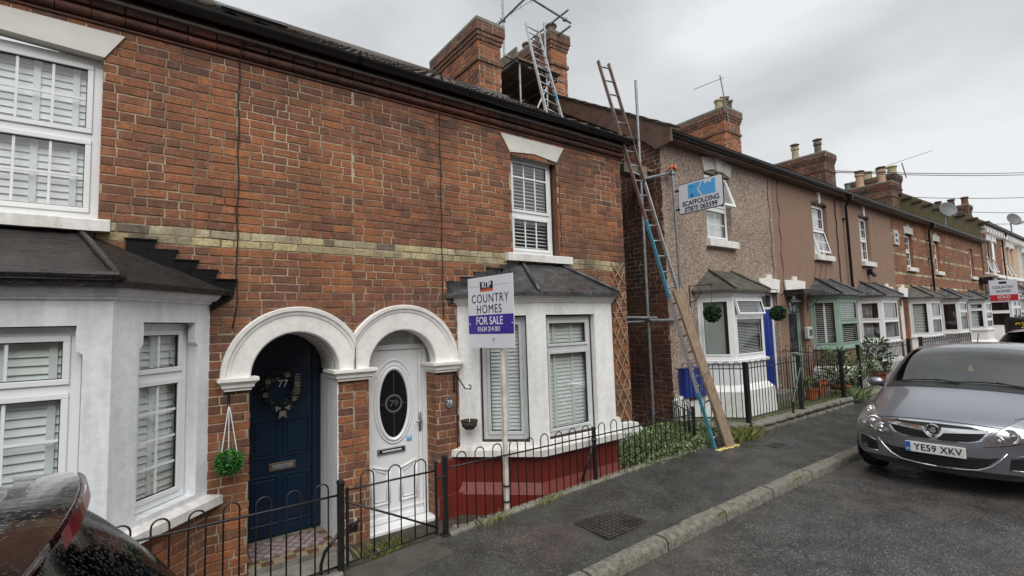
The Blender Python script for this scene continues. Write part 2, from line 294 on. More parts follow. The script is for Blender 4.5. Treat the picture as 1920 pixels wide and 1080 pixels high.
    def mesh(s, name, smooth=False, fix=True):
        me = bpy.data.meshes.new(name); me.from_pydata(s.v, [], s.f)
        for m in s.mats: me.materials.append(MAT[m])
        me.polygons.foreach_set('material_index', s.mi)
        a = me.attributes.new('rnd', 'FLOAT', 'FACE'); a.data.foreach_set('value', s.r)
        if smooth: me.polygons.foreach_set('use_smooth', [True]*len(s.f))
        me.update()
        if fix and len(s.f) < 4000:
            b = bmesh.new(); b.from_mesh(me); bmesh.ops.recalc_face_normals(b, faces=b.faces); b.to_mesh(me); b.free()
        return me
    def build(s, name, parent=None, smooth=False, kind=None, fix=True, sharp=None):
        if not s.v: return None
        me = s.mesh(name, smooth, fix)
        if smooth and sharp:
            try: me.set_sharp_from_angle(angle=R(sharp))
            except Exception: pass
        return link(name, me, parent, kind=kind)
def link(name, me, parent=None, M=None, kind=None):
    o = bpy.data.objects.new(name, me); COL.objects.link(o); M = M or Matrix(); W[o.name] = M
    if parent is not None: o.parent = parent; o.matrix_parent_inverse = W[parent.name].inverted()
    o.matrix_basis = M
    if kind: o['kind'] = kind
    return o
def thing(name, loc, label, cat, group=None):
    o = link(name, None, None, Matrix.Translation(Vector(loc))); o.empty_display_size = .2
    return tag(o, label, cat, group)
def tag(o, label, cat, group=None):
    o['label'] = label; o['category'] = cat
    if group: o['group'] = group
    return o
def frame(P, Q):                                   # local x from P to Q, y inward (left of travel), z up
    P = Vector(P); Q = Vector(Q); d = (Q-P); d.z = 0; d.normalize(); nrm = Vector((-d.y, d.x, 0))
    return Matrix(((d.x, nrm.x, 0, P.x), (d.y, nrm.y, 0, P.y), (0, 0, 1, P.z), (0, 0, 0, 1)))
def text_mesh(txt, size, mat, M, name, parent, ext=.001, bold=0.0, sx=1.0, align='CENTER', spacing=1.0):
    c = bpy.data.curves.new(name, 'FONT'); c.body = txt; c.size = size; c.align_x = align; c.align_y = 'CENTER'; c.extrude = ext; c.offset = bold; c.space_character = spacing
    o = bpy.data.objects.new(name, c); COL.objects.link(o)
    me = bpy.data.meshes.new_from_object(o.evaluated_get(bpy.context.evaluated_depsgraph_get()))
    bpy.data.objects.remove(o); bpy.data.curves.remove(c)
    me.materials.clear(); me.materials.append(MAT[mat])
    return link(name, me, parent, M @ Matrix.Rotation(R(90), 4, 'X') @ Matrix.Diagonal((sx, 1, 1, 1)))   # text stands in local xz, facing -y
def split_loose(names):
    for o in [o for o in bpy.data.objects if o.type == 'MESH' and o.name.split('.')[0] in names and o.data.users == 1]:
        b = bmesh.new(); b.from_mesh(o.data); b.faces.ensure_lookup_table(); seen = set(); groups_ = []
        for f in b.faces:
            if f.index in seen: continue
            st = [f]; seen.add(f.index); g = []
            while st:
                q = st.pop(); g.append(q.index)
                for v in q.verts:
                    for h in v.link_faces:
                        if h.index not in seen: seen.add(h.index); st.append(h)
            groups_.append(set(g))
        if len(groups_) > 1:
            for g in groups_[1:]:
                c = b.copy(); c.faces.ensure_lookup_table(); bmesh.ops.delete(c, geom=[f for f in c.faces if f.index not in g], context='FACES'); me = o.data.copy(); c.to_mesh(me); c.free()
                n_ = o.copy(); n_.data = me; COL.objects.link(n_)
            bmesh.ops.delete(b, geom=[f for f in b.faces if f.index not in groups_[0]], context='FACES'); b.to_mesh(o.data)
        b.free()
# ground levels
GX = [(-40, -.6), (-6, .05), (-1, .22), (1.3, .31), (2.3, .35), (4.5, .43), (6.5, .46), (40, .46), (400, .5)]
def gz(x):
    for (a, p), (b, q) in zip(GX, GX[1:]):
        if x <= b: return p+(q-p)*max(0, (x-a))/(b-a)
    return GX[-1][1]
def yk(x): return -2.19-.020*max(-10, min(x, 12))
# ------------------------------------------------------------------ bricks
CO = .079; ZB = .10                                      # course height, base of coursing
def brick_mesh(w, h, mat, i, deep=.012, cham=.005):
    key = ('b', round(w, 3), mat, i, h)
    if key in W: return W[key]
    rr = random.Random(str(key)); j = lambda a: rr.uniform(-a, a)
    m = MB(); c = [(0, 0), (w, 0), (w, h), (0, h)]
    vs = [(x, deep, z) for x, z in c]
    ed = [(x+j(.0038), .001+j(.0015), z+j(.0034)) for x, z in c]; vs += ed
    ins = [(cham, cham), (-cham, cham), (-cham, -cham), (cham, -cham)]
    vs += [(e[0]+q[0]+j(.0015), -.004+j(.0015), e[2]+q[1]+j(.0015)) for e, q in zip(ed, ins)]
    fs = []
    for a in range(4):
        b = (a+1) % 4; fs += [(a, b, 4+b, 4+a), (4+a, 4+b, 8+b, 8+a)]
    fs.append((8, 9, 10, 11)); m.add(vs, fs, mat); me = m.mesh('brick'); W[key] = me; return me
def cuts(s0, s1, holes, z):
    iv = [(s0, s1)]
    for h in holes:
        q = h(z)
        if not q: continue
        nv = []
        for a, b in iv:
            if q[1] <= a or q[0] >= b: nv.append((a, b)); continue
            if q[0] > a: nv.append((a, q[0]))
            if q[1] < b: nv.append((q[1], b))
        iv = nv
    return iv
def rect(a, b, z0, z1): return lambda z: (a, b) if z0 < z < z1 else None
def circ(cx, cz, r): return lambda z: (cx-math.sqrt(r*r-(z-cz)**2), cx+math.sqrt(r*r-(z-cz)**2)) if cz <= z < cz+r else None
def brickwork(parent, F, s0, s1, z0, z1, holes, mat='brick_red', budget=0, bands=(), zb=ZB, co=CO, mortar='mortar', L=.222, jit=1.0, topz=None, name='brick', back=True, smat=None, lay0=False):
    """lays Flemish-bond courses in plane F; nearest `budget` bricks are objects, the rest one joined part"""
    items = []; k0 = int(math.floor((z0-zb)/co)); k1 = int(math.ceil((z1-zb)/co)); rr = random.Random(int(s0*100+z0*10+F.translation.x*7))
    bk = MB(); bk.T = F
    lay = -3.0 if lay0 else s0-.3
    for k in range(k0, k1):
        rw = random.Random(k*31+(5 if lay0 else int(s0*10)))
        za = max(z0, zb+k*co); zt = min(z1, zb+(k+1)*co)
        if zt-za < .02: continue
        zm = (za+zt)/2; iv = cuts(s0, s1, holes, zm)
        if topz: iv = [(max(a, topz(zm)[0]), min(b, topz(zm)[1])) for a, b in iv if topz(zm)]
        bm0 = 'brick_yellow' if k in bands else mat
        s = lay+(0 if k % 2 else .085)+rw.uniform(-.012, .012); st = k % 2
        while s < s1:
            w = L if (st % 2 == 0) else L/2-.003
            if rw.random() < .12: w = L
            st += 1; e = s+w
            for a, b in iv:
                p = max(a, s+.005); q = min(b, e-.005)
                if q-p > .03: items.append((p, za+.0048, q-p, zt-za-.0096, (smat(p, zm, rw) if smat and k not in bands else None) or bm0))
            s = e
        if back:
            for a, b in iv:
                if b > a: bk.quad((a, .002, za), (b, .002, za), (b, .002, zt), (a, .002, zt), mortar)
    if back: bk.build('mortar', parent, kind=None)
    def dist(it):
        p = F @ Vector((it[0], 0, it[1])); d = p-CAMP; z = d.dot(Fv)
        if z < .3: return 99
        u = 960+916*d.dot(R2)/z; v = 540-916*d.dot(U2)/z
        off = 0 if (-60 < u < 1980 and -60 < v < 1140) else 50
        return z+off
    if budget: items.sort(key=dist)
    for it in items[:budget]:
        s, z, w, h, m = it; me = brick_mesh(L-.010 if w > .15 else L/2-.013, co-.0096, m, rr.randrange(8)); bw = L-.010 if w > .15 else L/2-.013
        Mx = F @ Matrix.Translation((s, rr.uniform(-.002, .002)*jit, z+rr.uniform(-.002, .002)*jit)) @ Matrix.Rotation(rr.uniform(-.008, .008)*jit, 4, 'Z') @ Matrix.Rotation(rr.uniform(-.006, .006)*jit, 4, 'Y') @ Matrix.Diagonal((w/bw, 1, h/(co-.0096), 1))
        link(name, me, parent, Mx)
    rest = items[budget:]
    if rest:
        m = MB(); m.T = F
        for s, z, w, h, mt in rest:
            dy = rr.uniform(-.002, .002)*jit; c = [(s, z), (s+w, z), (s+w, z+h), (s, z+h)]; j = lambda a: rr.uniform(-a, a)*jit
            ed = [(x+j(.0036), .001+dy, zz+j(.0032)) for x, zz in c]; ins = [(1, 1), (-1, 1), (-1, -1), (1, -1)]
            vs = [(x, .012, zz) for x, zz in c]+ed+[(e[0]+q[0]*.005, -.004+dy+j(.001), e[2]+q[1]*.005) for e, q in zip(ed, ins)]
            fs = []
            for a in range(4):
                b = (a+1) % 4; fs += [(a, b, 4+b, 4+a), (4+a, 4+b, 8+b, 8+a)]
            m.add(vs, fs+[(8, 9, 10, 11)], mt, rr.random())
        m.build('brickwork', parent, kind='stuff', fix=False)
    return len(items)
# ------------------------------------------------------------------ windows
def slat_me(w, d, t, tilt, mat):
    key = ('s', round(w, 3), d, t, tilt, mat)
    if key not in W:
        m = MB(); m.box(0, w, -d/2, d/2, -t/2, t/2, mat, M=Matrix.Rotation(tilt, 4, 'X')); W[key] = m.mesh('slat')
    return W[key]
def window(parent, F, w, h, lights, fr=.055, fmat='upvc', bars=None, blind=None, name='window', sash=.04, bargap=.018, interior=True, glassm='glass', depth=.06):
    """F: local frame at the lower left of the frame face. lights: (x0,z0,x1,z1,nx,nz,open) as fractions"""
    m = MB(); m.T = F
    for a in ((0, w, 0, fr), (0, w, h-fr, h)): m.bbox(a[0], a[1], 0, depth, a[2], a[3], fmat)
    for a in ((0, fr), (w-fr, w)): m.bbox(a[0], a[1], .001, depth, fr, h-fr, fmat)
    wi, hi = w-2*fr, h-2*fr; done = set()
    for L in lights:
        for x in (L[0], L[2]):
            if .02 < x < .98 and ('x', x) not in done:
                done.add(('x', x)); m.bbox(fr+x*wi-.025, fr+x*wi+.025, .002, depth, fr+min(L[1], 1)*hi, fr+L[3]*hi, fmat)
        for z in (L[1], L[3]):
            if .02 < z < .98 and ('z', z, L[0]) not in done:
                done.add(('z', z, L[0])); m.bbox(fr+L[0]*wi, fr+L[2]*wi, .002, depth, fr+z*hi-.028, fr+z*hi+.028, fmat)
    o = m.build(name, parent)
    for L in lights:
        x0, z0, x1, z1 = fr+L[0]*wi, fr+L[1]*hi, fr+L[2]*wi, fr+L[3]*hi; op = L[6] if len(L) > 6 else 0
        if L[0] > .02: x0 += .025
        if L[2] < .98: x1 -= .025
        if L[1] > .02: z0 += .028
        if L[3] < .98: z1 -= .028
        FL = F
        if op: FL = F @ Matrix.Translation((0, -.02, z1)) @ Matrix.Rotation(-op, 4, 'X') @ Matrix.Translation((0, 0, -z1))
        s = MB(); s.T = FL; q = sash
        if q:
            s.bbox(x0, x1, -.012, .03, z0, z0+q, fmat); s.bbox(x0, x1, -.012, .03, z1-q, z1, fmat)
            s.bbox(x0, x0+q, -.011, .03, z0+q, z1-q, fmat); s.bbox(x1-q, x1, -.011, .03, z0+q, z1-q, fmat)
        gx0, gx1, gz0, gz1 = x0+q, x1-q, z0+q, z1-q
        if gx1-gx0 < .03 or gz1-gz0 < .03: continue
        e = .006
        s.box(gx0, gx0+e, .001, .02, gz0, gz1, 'rubber'); s.box(gx1-e, gx1, .001, .02, gz0, gz1, 'rubber'); s.box(gx0+e, gx1-e, .001, .02, gz1-e, gz1, 'rubber'); s.box(gx0+e, gx1-e, .001, .02, gz0, gz0+e, 'rubber')
        s.build('sash', o)
        g = MB(); g.T = FL; g.quad((gx0, .012, gz0), (gx1, .012, gz0), (gx1, .012, gz1), (gx0, .012, gz1), glassm); g.build('pane', o, fix=False)
        nx, nz = L[4], L[5]
        if nx or nz:
            b = MB(); b.T = FL
            for i in range(1, nx+1): x = gx0+(gx1-gx0)*i/(nx+1); b.box(x-.0085, x+.0085, .006, .018, gz0, gz1, fmat)
            for i in range(1, nz+1): z = gz0+(gz1-gz0)*i/(nz+1); b.box(gx0, gx1, .0055, .0185, z-.0085, z+.0085, fmat)
            b.build('glazing_bar', o)
    if interior:
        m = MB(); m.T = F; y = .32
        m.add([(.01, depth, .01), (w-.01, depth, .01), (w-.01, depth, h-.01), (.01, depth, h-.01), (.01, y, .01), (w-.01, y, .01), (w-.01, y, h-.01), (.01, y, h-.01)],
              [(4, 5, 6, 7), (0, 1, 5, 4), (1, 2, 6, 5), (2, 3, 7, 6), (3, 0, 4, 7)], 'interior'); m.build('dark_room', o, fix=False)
    if blind:
        kind = blind[0]
        if kind == 'slats':            # ('slats', pitch, depth, tilt, mat, [stiles])
            _, p, d, tilt, mat, stiles = blind; x0 = fr*.6; seg = [x0]+[t*w for t in stiles]+[w-x0]
            n = int((h-2*fr)/p); sp = MB(); sp.T = F
            for t in stiles: sp.box(t*w-.022, t*w+.022, .066, .095, fr*.5, h-fr*.5, mat)
            if stiles: sp.build('shutter_stile', o)
            for a, b in zip(seg, seg[1:]):
                me = slat_me(b-a-(.04 if stiles else 0), d, .004, tilt, mat)
                for i in range(n): link('slat', me, o, F @ Matrix.Translation((a+(.02 if stiles else 0), .085, fr+p*(i+.5))))
        elif kind == 'cloth':
            m = MB(); m.T = F; k = 24; vs = []
            for i in range(k+1):
                x = w*i/k; y = .1+.012*math.sin(i*blind[2]); vs += [(x, y, fr*.5), (x, y, h-fr*.5)]
            m.add(vs, [(2*i, 2*i+2, 2*i+3, 2*i+1) for i in range(k)], blind[1]); m.build('curtain', o, smooth=True, fix=False)
    return o
def reveal(parent, F, w, h, d, mat, name='reveal', sides='lrtb'):
    m = MB(); m.T = F
    if 'l' in sides: m.quad((0, 0, 0), (0, d, 0), (0, d, h), (0, 0, h), mat)
    if 'r' in sides: m.quad((w, 0, 0), (w, 0, h), (w, d, h), (w, d, 0), mat)
    if 't' in sides: m.quad((0, 0, h), (0, d, h), (w, d, h), (w, 0, h), mat)
    if 'b' in sides: m.quad((0, 0, 0), (w, 0, 0), (w, d, 0), (0, d, 0), mat)
    m.build(name, parent, fix=False)
def skin(m, w, z0, z1, op, mat, chamf=0):
    """wall sheet with one opening op=(a,b,za,zb) in the MB's local frame"""
    a, b, za, zb = op
    m.quad((0, 0, z0), (w, 0, z0), (w, 0, za), (0, 0, za), mat); m.quad((0, 0, zb), (w, 0, zb), (w, 0, z1), (0, 0, z1), mat)
    m.quad((0, 0, za), (a, 0, za), (a, 0, zb), (0, 0, zb), mat); m.quad((b, 0, za), (w, 0, za), (w, 0, zb), (b, 0, zb), mat)
    m.quad((a, 0, za), (a, .13, za), (a, .13, zb), (a, 0, zb), mat); m.quad((b, 0, za), (b, 0, zb), (b, .13, zb), (b, .13, za), mat)
    m.quad((a, 0, za), (b, 0, za), (b, .13, za), (a, .13, za), mat)
    if chamf:
        mid = (a+b)/2; m.add([(a, 0, zb), (mid, 0, zb+chamf), (b, 0, zb), (b, .13, zb), (mid, .13, zb+chamf*.3), (a, .13, zb)], [(0, 1, 4, 5), (1, 2, 3, 4)], mat)
        m.add([(a, -.0005, zb), (b, -.0005, zb), (mid, -.0005, zb+chamf)], [(0, 1, 2)], 'upvc_grey') if False else None
    else: m.quad((a, 0, zb), (a, .13, zb), (b, .13, zb), (b, 0, zb), mat)
def offset_poly(pts, d):                                   # push a bay outline outwards; ends stay on the wall
    P = [Vector((x, y)) for x, y in pts]; out = []
    for i, p in enumerate(P):
        if i == 0: e = (P[1]-P[0]).normalized(); n_ = Vector((e.y, -e.x)); q = p+n_*d; t = (p.y-q.y)/e.y if abs(e.y) > .01 else 0; out.append(q+e*t)
        elif i == len(P)-1: e = (P[-1]-P[-2]).normalized(); n_ = Vector((e.y, -e.x)); q = p+n_*d; t = (p.y-q.y)/e.y if abs(e.y) > .01 else 0; out.append(q+e*t)
        else:
            e1 = (p-P[i-1]).normalized(); e2 = (P[i+1]-p).normalized(); n1 = Vector((e1.y, -e1.x)); n2 = Vector((e2.y, -e2.x)); b = (n1+n2).normalized(); out.append(p+b*(d/b.dot(n1)))
    return [(q.x, q.y) for q in out]
def band_mesh(m, pts, prof, mat):
    """sweep (offset,z) profile round a bay outline"""
    rings = [[(x, y, z) for x, y in offset_poly(pts, d)] for d, z in prof]
    k = len(pts); vs = [p for r in rings for p in r]
    m.add(vs, [(i*k+j, i*k+j+1, (i+1)*k+j+1, (i+1)*k+j) for i in range(len(prof)-1) for j in range(k-1)], mat)
# ------------------------------------------------------------------ ground
def sheet(name, xs, yf, zf, mat, ny=6, kind='structure', parent=None):
    m = MB(); vs = []
    for x in xs:
        y0, y1 = yf(x)
        for j in range(ny+1): y = y0+(y1-y0)*j/ny; vs.append((x, y, zf(x, y)))
    k = ny+1; m.add(vs, [(i*k+j, (i+1)*k+j, (i+1)*k+j+1, i*k+j+1) for i in range(len(xs)-1) for j in range(ny)], mat)
    return m.build(name, parent, smooth=True, kind=kind, fix=False)
xs = [-40, -20, -10]+[-6+.25*i for i in range(120)]+[25, 30, 40, 60, 100, 200]
def pz(x, y): return gz(x)-.045*max(0, -.85-y)/1.4+.006*noise.noise(Vector((x*1.3, y*1.3, 0)))
def rz(x, y): return gz(x)-.145+.022*min(3, max(0, -2.3-y))/1.0*.8+.006*noise.noise(Vector((x, y, 3)))
sheet('pavement', xs, lambda x: (yk(x)+.13, -.83), pz, 'pavement_asphalt', 10)
sheet('road', xs, lambda x: (-60, yk(x)+.05), rz, 'road_asphalt', 60)
def garden_z(x, y):
    if x < 1.5: return gz(x)-.17
    if x < 5: return .15
    return .15+.22*min(1, (x-5)/.6)
sheet('garden_ground', [-6+.2*i for i in range(67)], lambda x: (-.83, .2 if x < 6.05 else 6), garden_z, 'soil', 6)
m = MB(); m.box(-400, 600, -400, 400, -1.25, -1.2, 'soil'); m.build('ground', kind='structure')
kerb = link('kerb', None, kind='structure'); x = -4.6; ki = 0
while x < 40:
    L_ = .92 if x < 20 else 2.0
    ya, yb = yk(x), yk(x+L_); F = frame((x, ya, 0), (x+L_, yb, 0)); zc = (pz(x+.4, ya)); m = MB(); m.T = F; k = 7
    prof = [(-.012, -.15), (-.006, -.035), (.004, -.012), (.022, .002), (.07, .005), (.135, .003), (.137, -.1)]; vs = []
    for i in range(k):
        sx = .006+(L_-.012)*i/(k-1); zz = pz(x+sx, ya)
        for py, pq in prof: vs.append((sx, py+.004*noise.noise(Vector((x*3+sx*5, py*20, ki))), zz+pq+.005*noise.noise(Vector((x*2+sx*4, py*9, ki*3.1)))))
    q = len(prof); m.add(vs, [(i*q+j, (i+1)*q+j, (i+1)*q+j+1, i*q+j+1) for i in range(k-1) for j in range(q-1)]+[tuple(range(q)), tuple((k-1)*q+j for j in range(q))], 'stone')
    m.build('kerb_stone', kerb, smooth=True, sharp=50); x += L_+.010; ki += 1
# kerb joints are backed by a dark bed
m = MB(); m.add([(x_, yk(x_)+o_, pz(x_, -2)-.03) for x_ in (-5, 0, 5, 10, 15, 25, 40) for o_ in (.02, .2)], [(2*i, 2*i+2, 2*i+3, 2*i+1) for i in range(6)], 'soil'); m.build('kerb_bed', kerb)
# paving patch and the two covers in the pavement
def gpatch(name, pts, mat, dz, kind=None, parent=None):
    m = MB(); top = [(x, y, pz(x, y)+dz) for x, y in pts]; k = len(pts)
    m.add(top+[(x, y, z-dz-.01) for x, y, z in top], [tuple(range(k))]+[(j, (j+1) % k, (j+1) % k+k, j+k) for j in range(k)], mat); return m.build(name, parent, kind=kind)
gpatch('pavement_patch', [(2.46, -1.50), (2.52, -1.30), (2.60, -1.12), (2.68, -.99), (2.80, -1.02), (2.97, -1.10), (3.22, -1.24), (3.24, -1.5), (3.25, -1.80), (3.05, -1.87), (2.84, -1.95), (2.62, -1.99), (2.52, -1.8)], 'patch_asphalt', .002, 'structure')
gpatch('concrete_threshold', [(1.32, -.84), (2.12, -.84), (2.20, -1.2), (1.45, -1.26)], 'old_concrete', .005, 'structure')
cv = thing('drain_cover', (3.6, -1.7, .38), 'rusty square cast iron drain cover with raised grid let into the pavement', 'drain cover')
F = frame((3.36, -1.50, 0), (3.92, -1.50, 0)); zc = pz(3.6, -1.7)
m = MB(); m.bbox(3.36, 3.93, -1.94, -1.48, zc-.03, zc+.008, 'cover_iron'); m.build('cover_plate', cv)
m = MB()
for i in range(9):
    for j in range(8):
        x0 = 3.39+i*.0585; y0 = -1.92+j*.053; m.box(x0, x0+.042, y0, y0+.036, zc+.008, zc+.014, 'cover_iron')
m.build('tread_lug', cv)
c2 = thing('stopcock_cover', (7.45, -1.48, .43), 'small rectangular metal utility cover in the pavement near the ladder foot', 'utility cover')
zc = pz(7.4, -1.5); m = MB(); m.bbox(7.28, 7.58, -1.58, -1.40, zc-.03, zc+.008, 'cover_iron'); m.bbox(7.30, 7.56, -1.565, -1.415, zc+.008, zc+.011, 'iron', .001); m.build('lid', c2)
# ------------------------------------------------------------------ houses 77 and 79
I4 = Matrix()
h77 = thing('terraced_house', (0, 3, 0), 'red brick terraced house with blue-white painted bay at the left edge and navy front door', 'house', 'red brick pair of houses')
h79 = thing('terraced_house', (4, 3, 0), 'red brick end-of-terrace house with white door numbered 79 and red painted bay base', 'house', 'red brick pair of houses')
brickwork(h77, I4, -2.0, 1.705, .05, 4.93, [rect(-3, -.36, 3.27, 4.66), rect(-3, .40, 0, 2.62), circ(1.165, 1.9, .5), rect(.755, 1.555, 0, 1.91)], budget=300, bands=(38, 39), lay0=True, smat=lambda x, z, r: 'brick_dull' if r.random() < max(.0, .35*(z > 4.65), .4*(abs(math.hypot(x-1.16, z-1.9)-.75) < .12), .35*(1.5 < x < 1.9 and z < 1.9)) else None)
brickwork(h79, I4, 1.705, 6.05, .05, 4.93, [rect(3.84, 4.66, 3.28, 4.64), rect(2.97, 5.65, 0, 2.72), circ(2.27, 1.9, .5), rect(1.875, 2.66, 0, 1.91)], budget=300, bands=(38, 39), lay0=True,
          smat=lambda x, z, r: 'brick_dull' if r.random() < max((.75 if x > 5.86 else .0), .55*max(0, (x-5.2))*(z > 3.4), .5*(z > 4.6), .55*(2.62 < x < 2.97 and z < 2.3), .35*(abs(math.hypot(x-2.27, z-1.9)-.75) < .12)) else None)
# quoins at the dark right corner: side return of the end wall
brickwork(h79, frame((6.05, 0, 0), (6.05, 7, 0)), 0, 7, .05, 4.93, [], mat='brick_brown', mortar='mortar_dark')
m = MB(); m.box(-2, 6.03, 6.9, 7, 0, 5, 'brick_brown'); m.box(-2, 6.03, .9, 1.0, 0, 5, 'interior'); m.build('rear_wall', h79)
for h, a, b in ((h77, -2.0, 1.705), (h79, 1.705, 6.08)):
    # moulded cornice course, projecting brick course
    c = MB(); c.box(a, b, -.018, .1, 4.918, 4.936, 'brick_cornice'); c.box(a, b, -.006, .1, 5.02, 5.046, 'mortar_dark'); co = c.build('cornice', h)
    def ov(w):
        k = ('ov', round(w, 2))
        if k not in W:
            mm = MB(); P = [(.06, .006), (-.004, .006)]+[(-.010-.052*math.sin(t*math.pi/10), .046-.038*math.cos(t*math.pi/10)) for t in range(0, 11)]+[(-.004, .086), (.06, .086)]
            mm.prism(P, .003, w-.003, 'brick_cornice', 'x'); W[k] = mm.mesh('moulded_brick', True); 
            W[k].set_sharp_from_angle(angle=R(50))
        return W[k]
    x = a
    while x < b-.01:
        w = min(.222, b-x); link('moulded_brick', ov(w), co, Matrix.Translation((x, random.uniform(-.003, .003), 4.942+random.uniform(-.002, .002)))); x += w
    x = a
    while x < b-.01:
        w = min(.222, b-x); me = brick_mesh(.213, .068, 'brick_cornice', random.randrange(5), .1); link('header_brick', me, co, Matrix.Translation((x, -.048+random.uniform(-.003, .003), 5.046)) @ Matrix.Diagonal((w/.222, 1, 1, 1))); x += w
    # eaves: white soffit strip, fascia, gutter with joints
    m = MB(); m.box(a, b, -.075, .1, 5.118, 5.134, 'upvc_grey' if h is h79 else 'lintel_white'); m.build('soffit', h)
    m = MB(); m.box(a, b+.02, -.115, -.09, 5.134, 5.235, 'black_plastic'); m.build('fascia', h)
    g = MB(); k = 9; vs = []
    for x in (a, b+.05):
        for j in range(k+1): t = math.pi*j/k; vs.append((x, -.178-.062*math.cos(t), 5.215-.075*math.sin(t)))
        for j in range(k+1): t = math.pi*(1-j/k); vs.append((x, -.178-.056*math.cos(t), 5.215-.068*math.sin(t)))
    q = 2*(k+1); g.add(vs, [(j, (j+1) % q, (j+1) % q+q, j+q) for j in range(q)]+[tuple(range(q)), tuple(range(q, 2*q))], 'black_plastic')
    go = g.build('gutter', h, smooth=True, sharp=60)
    j_ = MB(); x = a+.35
    while x < b:
        for dx, r_ in ((-.05, .067), (0, .071), (.05, .067)):
            vs = []
            for xx in (x+dx-.012, x+dx+.012):
                for j in range(k+1): t = math.pi*j/k; vs.append((xx, -.178-r_*math.cos(t), 5.217-(r_+.013)*math.sin(t)))
            j_.add(vs, [(j, j+1, j+k+2, j+k+1) for j in range(k)]+[tuple(range(k+1)), tuple(range(k+1, 2*k+2))], 'black_plastic')
        x += 1.05
    j_.build('gutter_joint', go, smooth=True, sharp=40)
    if h is h79: m = MB(); m.bbox(b+.03, b+.07, -.25, -.10, 5.13, 5.24, 'black_plastic', .01); m.build('gutter_end', go)
# roof of interlocking tiles
TS = .622; sl = math.atan(TS)
def tile_me(i):
    k = ('tile', i)
    if k in W: return W[k]
    m = MB(); n_ = 12; vs = []; rr = random.Random(i)
    for y in (0, .37):
        for t in range(n_+1):
            x = .305*t/n_; z = .022*math.sin(math.pi*2*t/n_*1.0)**1 + (.012 if t in (3,) else 0); vs.append((x, y, z+.03-.045*y/.37))
    for t in range(n_+1): x = .305*t/n_; vs.append((x, .004, .022*math.sin(math.pi*2*t/n_)-.0))
    k0 = n_+1
    m.add(vs, [(j, j+1, k0+j+1, k0+j) for j in range(n_)]+[(j, 2*k0+j, 2*k0+j+1, j+1) for j in range(n_)], 'roof_tile'); W[k] = m.mesh('roof_tile', True); W[k].set_sharp_from_angle(angle=R(50)); return W[k]
for h, a, b in ((h77, -1.2, 1.74), (h79, 1.74, 6.2)):
    m = MB(); m.quad((a-.8 if h is h77 else a, -.14, 5.19), (b, -.14, 5.19), (b, 3.5, 5.19+3.64*TS), (a-.8 if h is h77 else a, 3.5, 5.19+3.64*TS), 'roof_tile'); m.quad((a, 7, 5.2), (b, 7, 5.2), (b, 3.5, 5.19+3.64*TS), (a, 3.5, 5.19+3.64*TS), 'roof_tile'); ro = m.build('roof', h, fix=False)
    x = a
    while x < b-.1:
        for r_ in range(13):
            s_ = r_*.325
            link('tile', tile_me(random.randrange(3)), ro, Matrix.Translation((x, -.16+s_*math.cos(sl), 5.195+s_*math.sin(sl)+random.uniform(-.004, .004))) @ Matrix.Rotation(sl+random.uniform(-.008, .008), 4, 'X'))
        x += .30
    m = MB(); x = a
    m.tube([(a, 3.5, 5.19+3.64*TS+.02), (b, 3.5, 5.19+3.64*TS+.02)], .11, 'roof_tile', 10); m.build('ridge', h, smooth=True)
# rooflight low on the left roof
m = MB(); T = Matrix.Translation((.62, .55, 5.26+.69*TS)) @ Matrix.Rotation(sl, 4, 'X')
m.T = T; m.bbox(-.10, .55, 0, .95, .03, .07, 'black_plastic', .008); rl = m.build('rooflight', h77)
m = MB(); m.T = T; m.bbox(-.05, .50, .05, .9, .071, .078, 'skylight', .002); m.build('rooflight_pane', rl)
# bedroom windows: lintel, sill, reveal
def lintel(parent, x0, x1, z0, z1, splay, mat='lintel_white', y=-.018):
    m = MB(); mid = (x0+x1)/2
    P = [(x0, z0), (mid, z0+.045), (x1, z0), (x1+splay, z1), (x0-splay, z1)]; m.prism(P, y, .11, mat); m.build('lintel', parent)
def sill(parent, x0, x1, z0, z1, mat='sill_white', y0=-.09):
    m = MB(); n_ = 14; vs = []
    for i in range(n_+1):
        x = x0+(x1-x0)*i/n_; e = .006*noise.noise(Vector((x*6, z0, 1)))
        vs += [(x, y0+e, z0+e), (x, y0+e+.004, z1-.012+e*.6), (x, y0+.014, z1-.002), (x, .14, z1+.012), (x, .14, z0)]
    m.add(vs, [(i*5+j, (i+1)*5+j, (i+1)*5+(j+1) % 5, i*5+(j+1) % 5) for i in range(n_) for j in range(5)]+[tuple(range(5)), tuple(n_*5+j for j in range(5))], mat); m.build('sill', parent, smooth=True, sharp=35)
lintel(h77, -1.9, -.355, 4.64, 4.865, .13); sill(h77, -2, -.28, 3.165, 3.265)
lintel(h79, 3.83, 4.66, 4.64, 4.875, .15); sill(h79, 3.70, 4.84, 3.16, 3.265)
reveal(h77, frame((-2.0, 0, 3.265), (-.36, 0, 3.265)), 1.64, 1.40, .12, 'brick_red', sides='r'); reveal(h79, frame((3.84, 0, 3.28), (4.66, 0, 3.28)), .82, 1.40, .13, 'brick_red', sides='lr')
window(h77, frame((-1.95, .085, 3.275), (-.385, .085, 3.275)), 1.586, 1.37, [(0, .51, .5, 1, 2, 1), (.5, .51, 1, 1, 2, 1), (0, 0, .5, .51, 2, 1), (.5, 0, 1, .51, 2, 1)], fr=.06, blind=('slats', .058, .060, R(77), 'slat_white', [.26, .5, .74, .89]))
window(h79, frame((3.865, .11, 3.275), (4.635, .11, 3.275)), .77, 1.37, [(0, .40, 1, 1, 2, 0), (0, 0, 1, .40, 2, 0)], fr=.05, blind=('slats', .05, .045, R(28), 'slat_white', []))
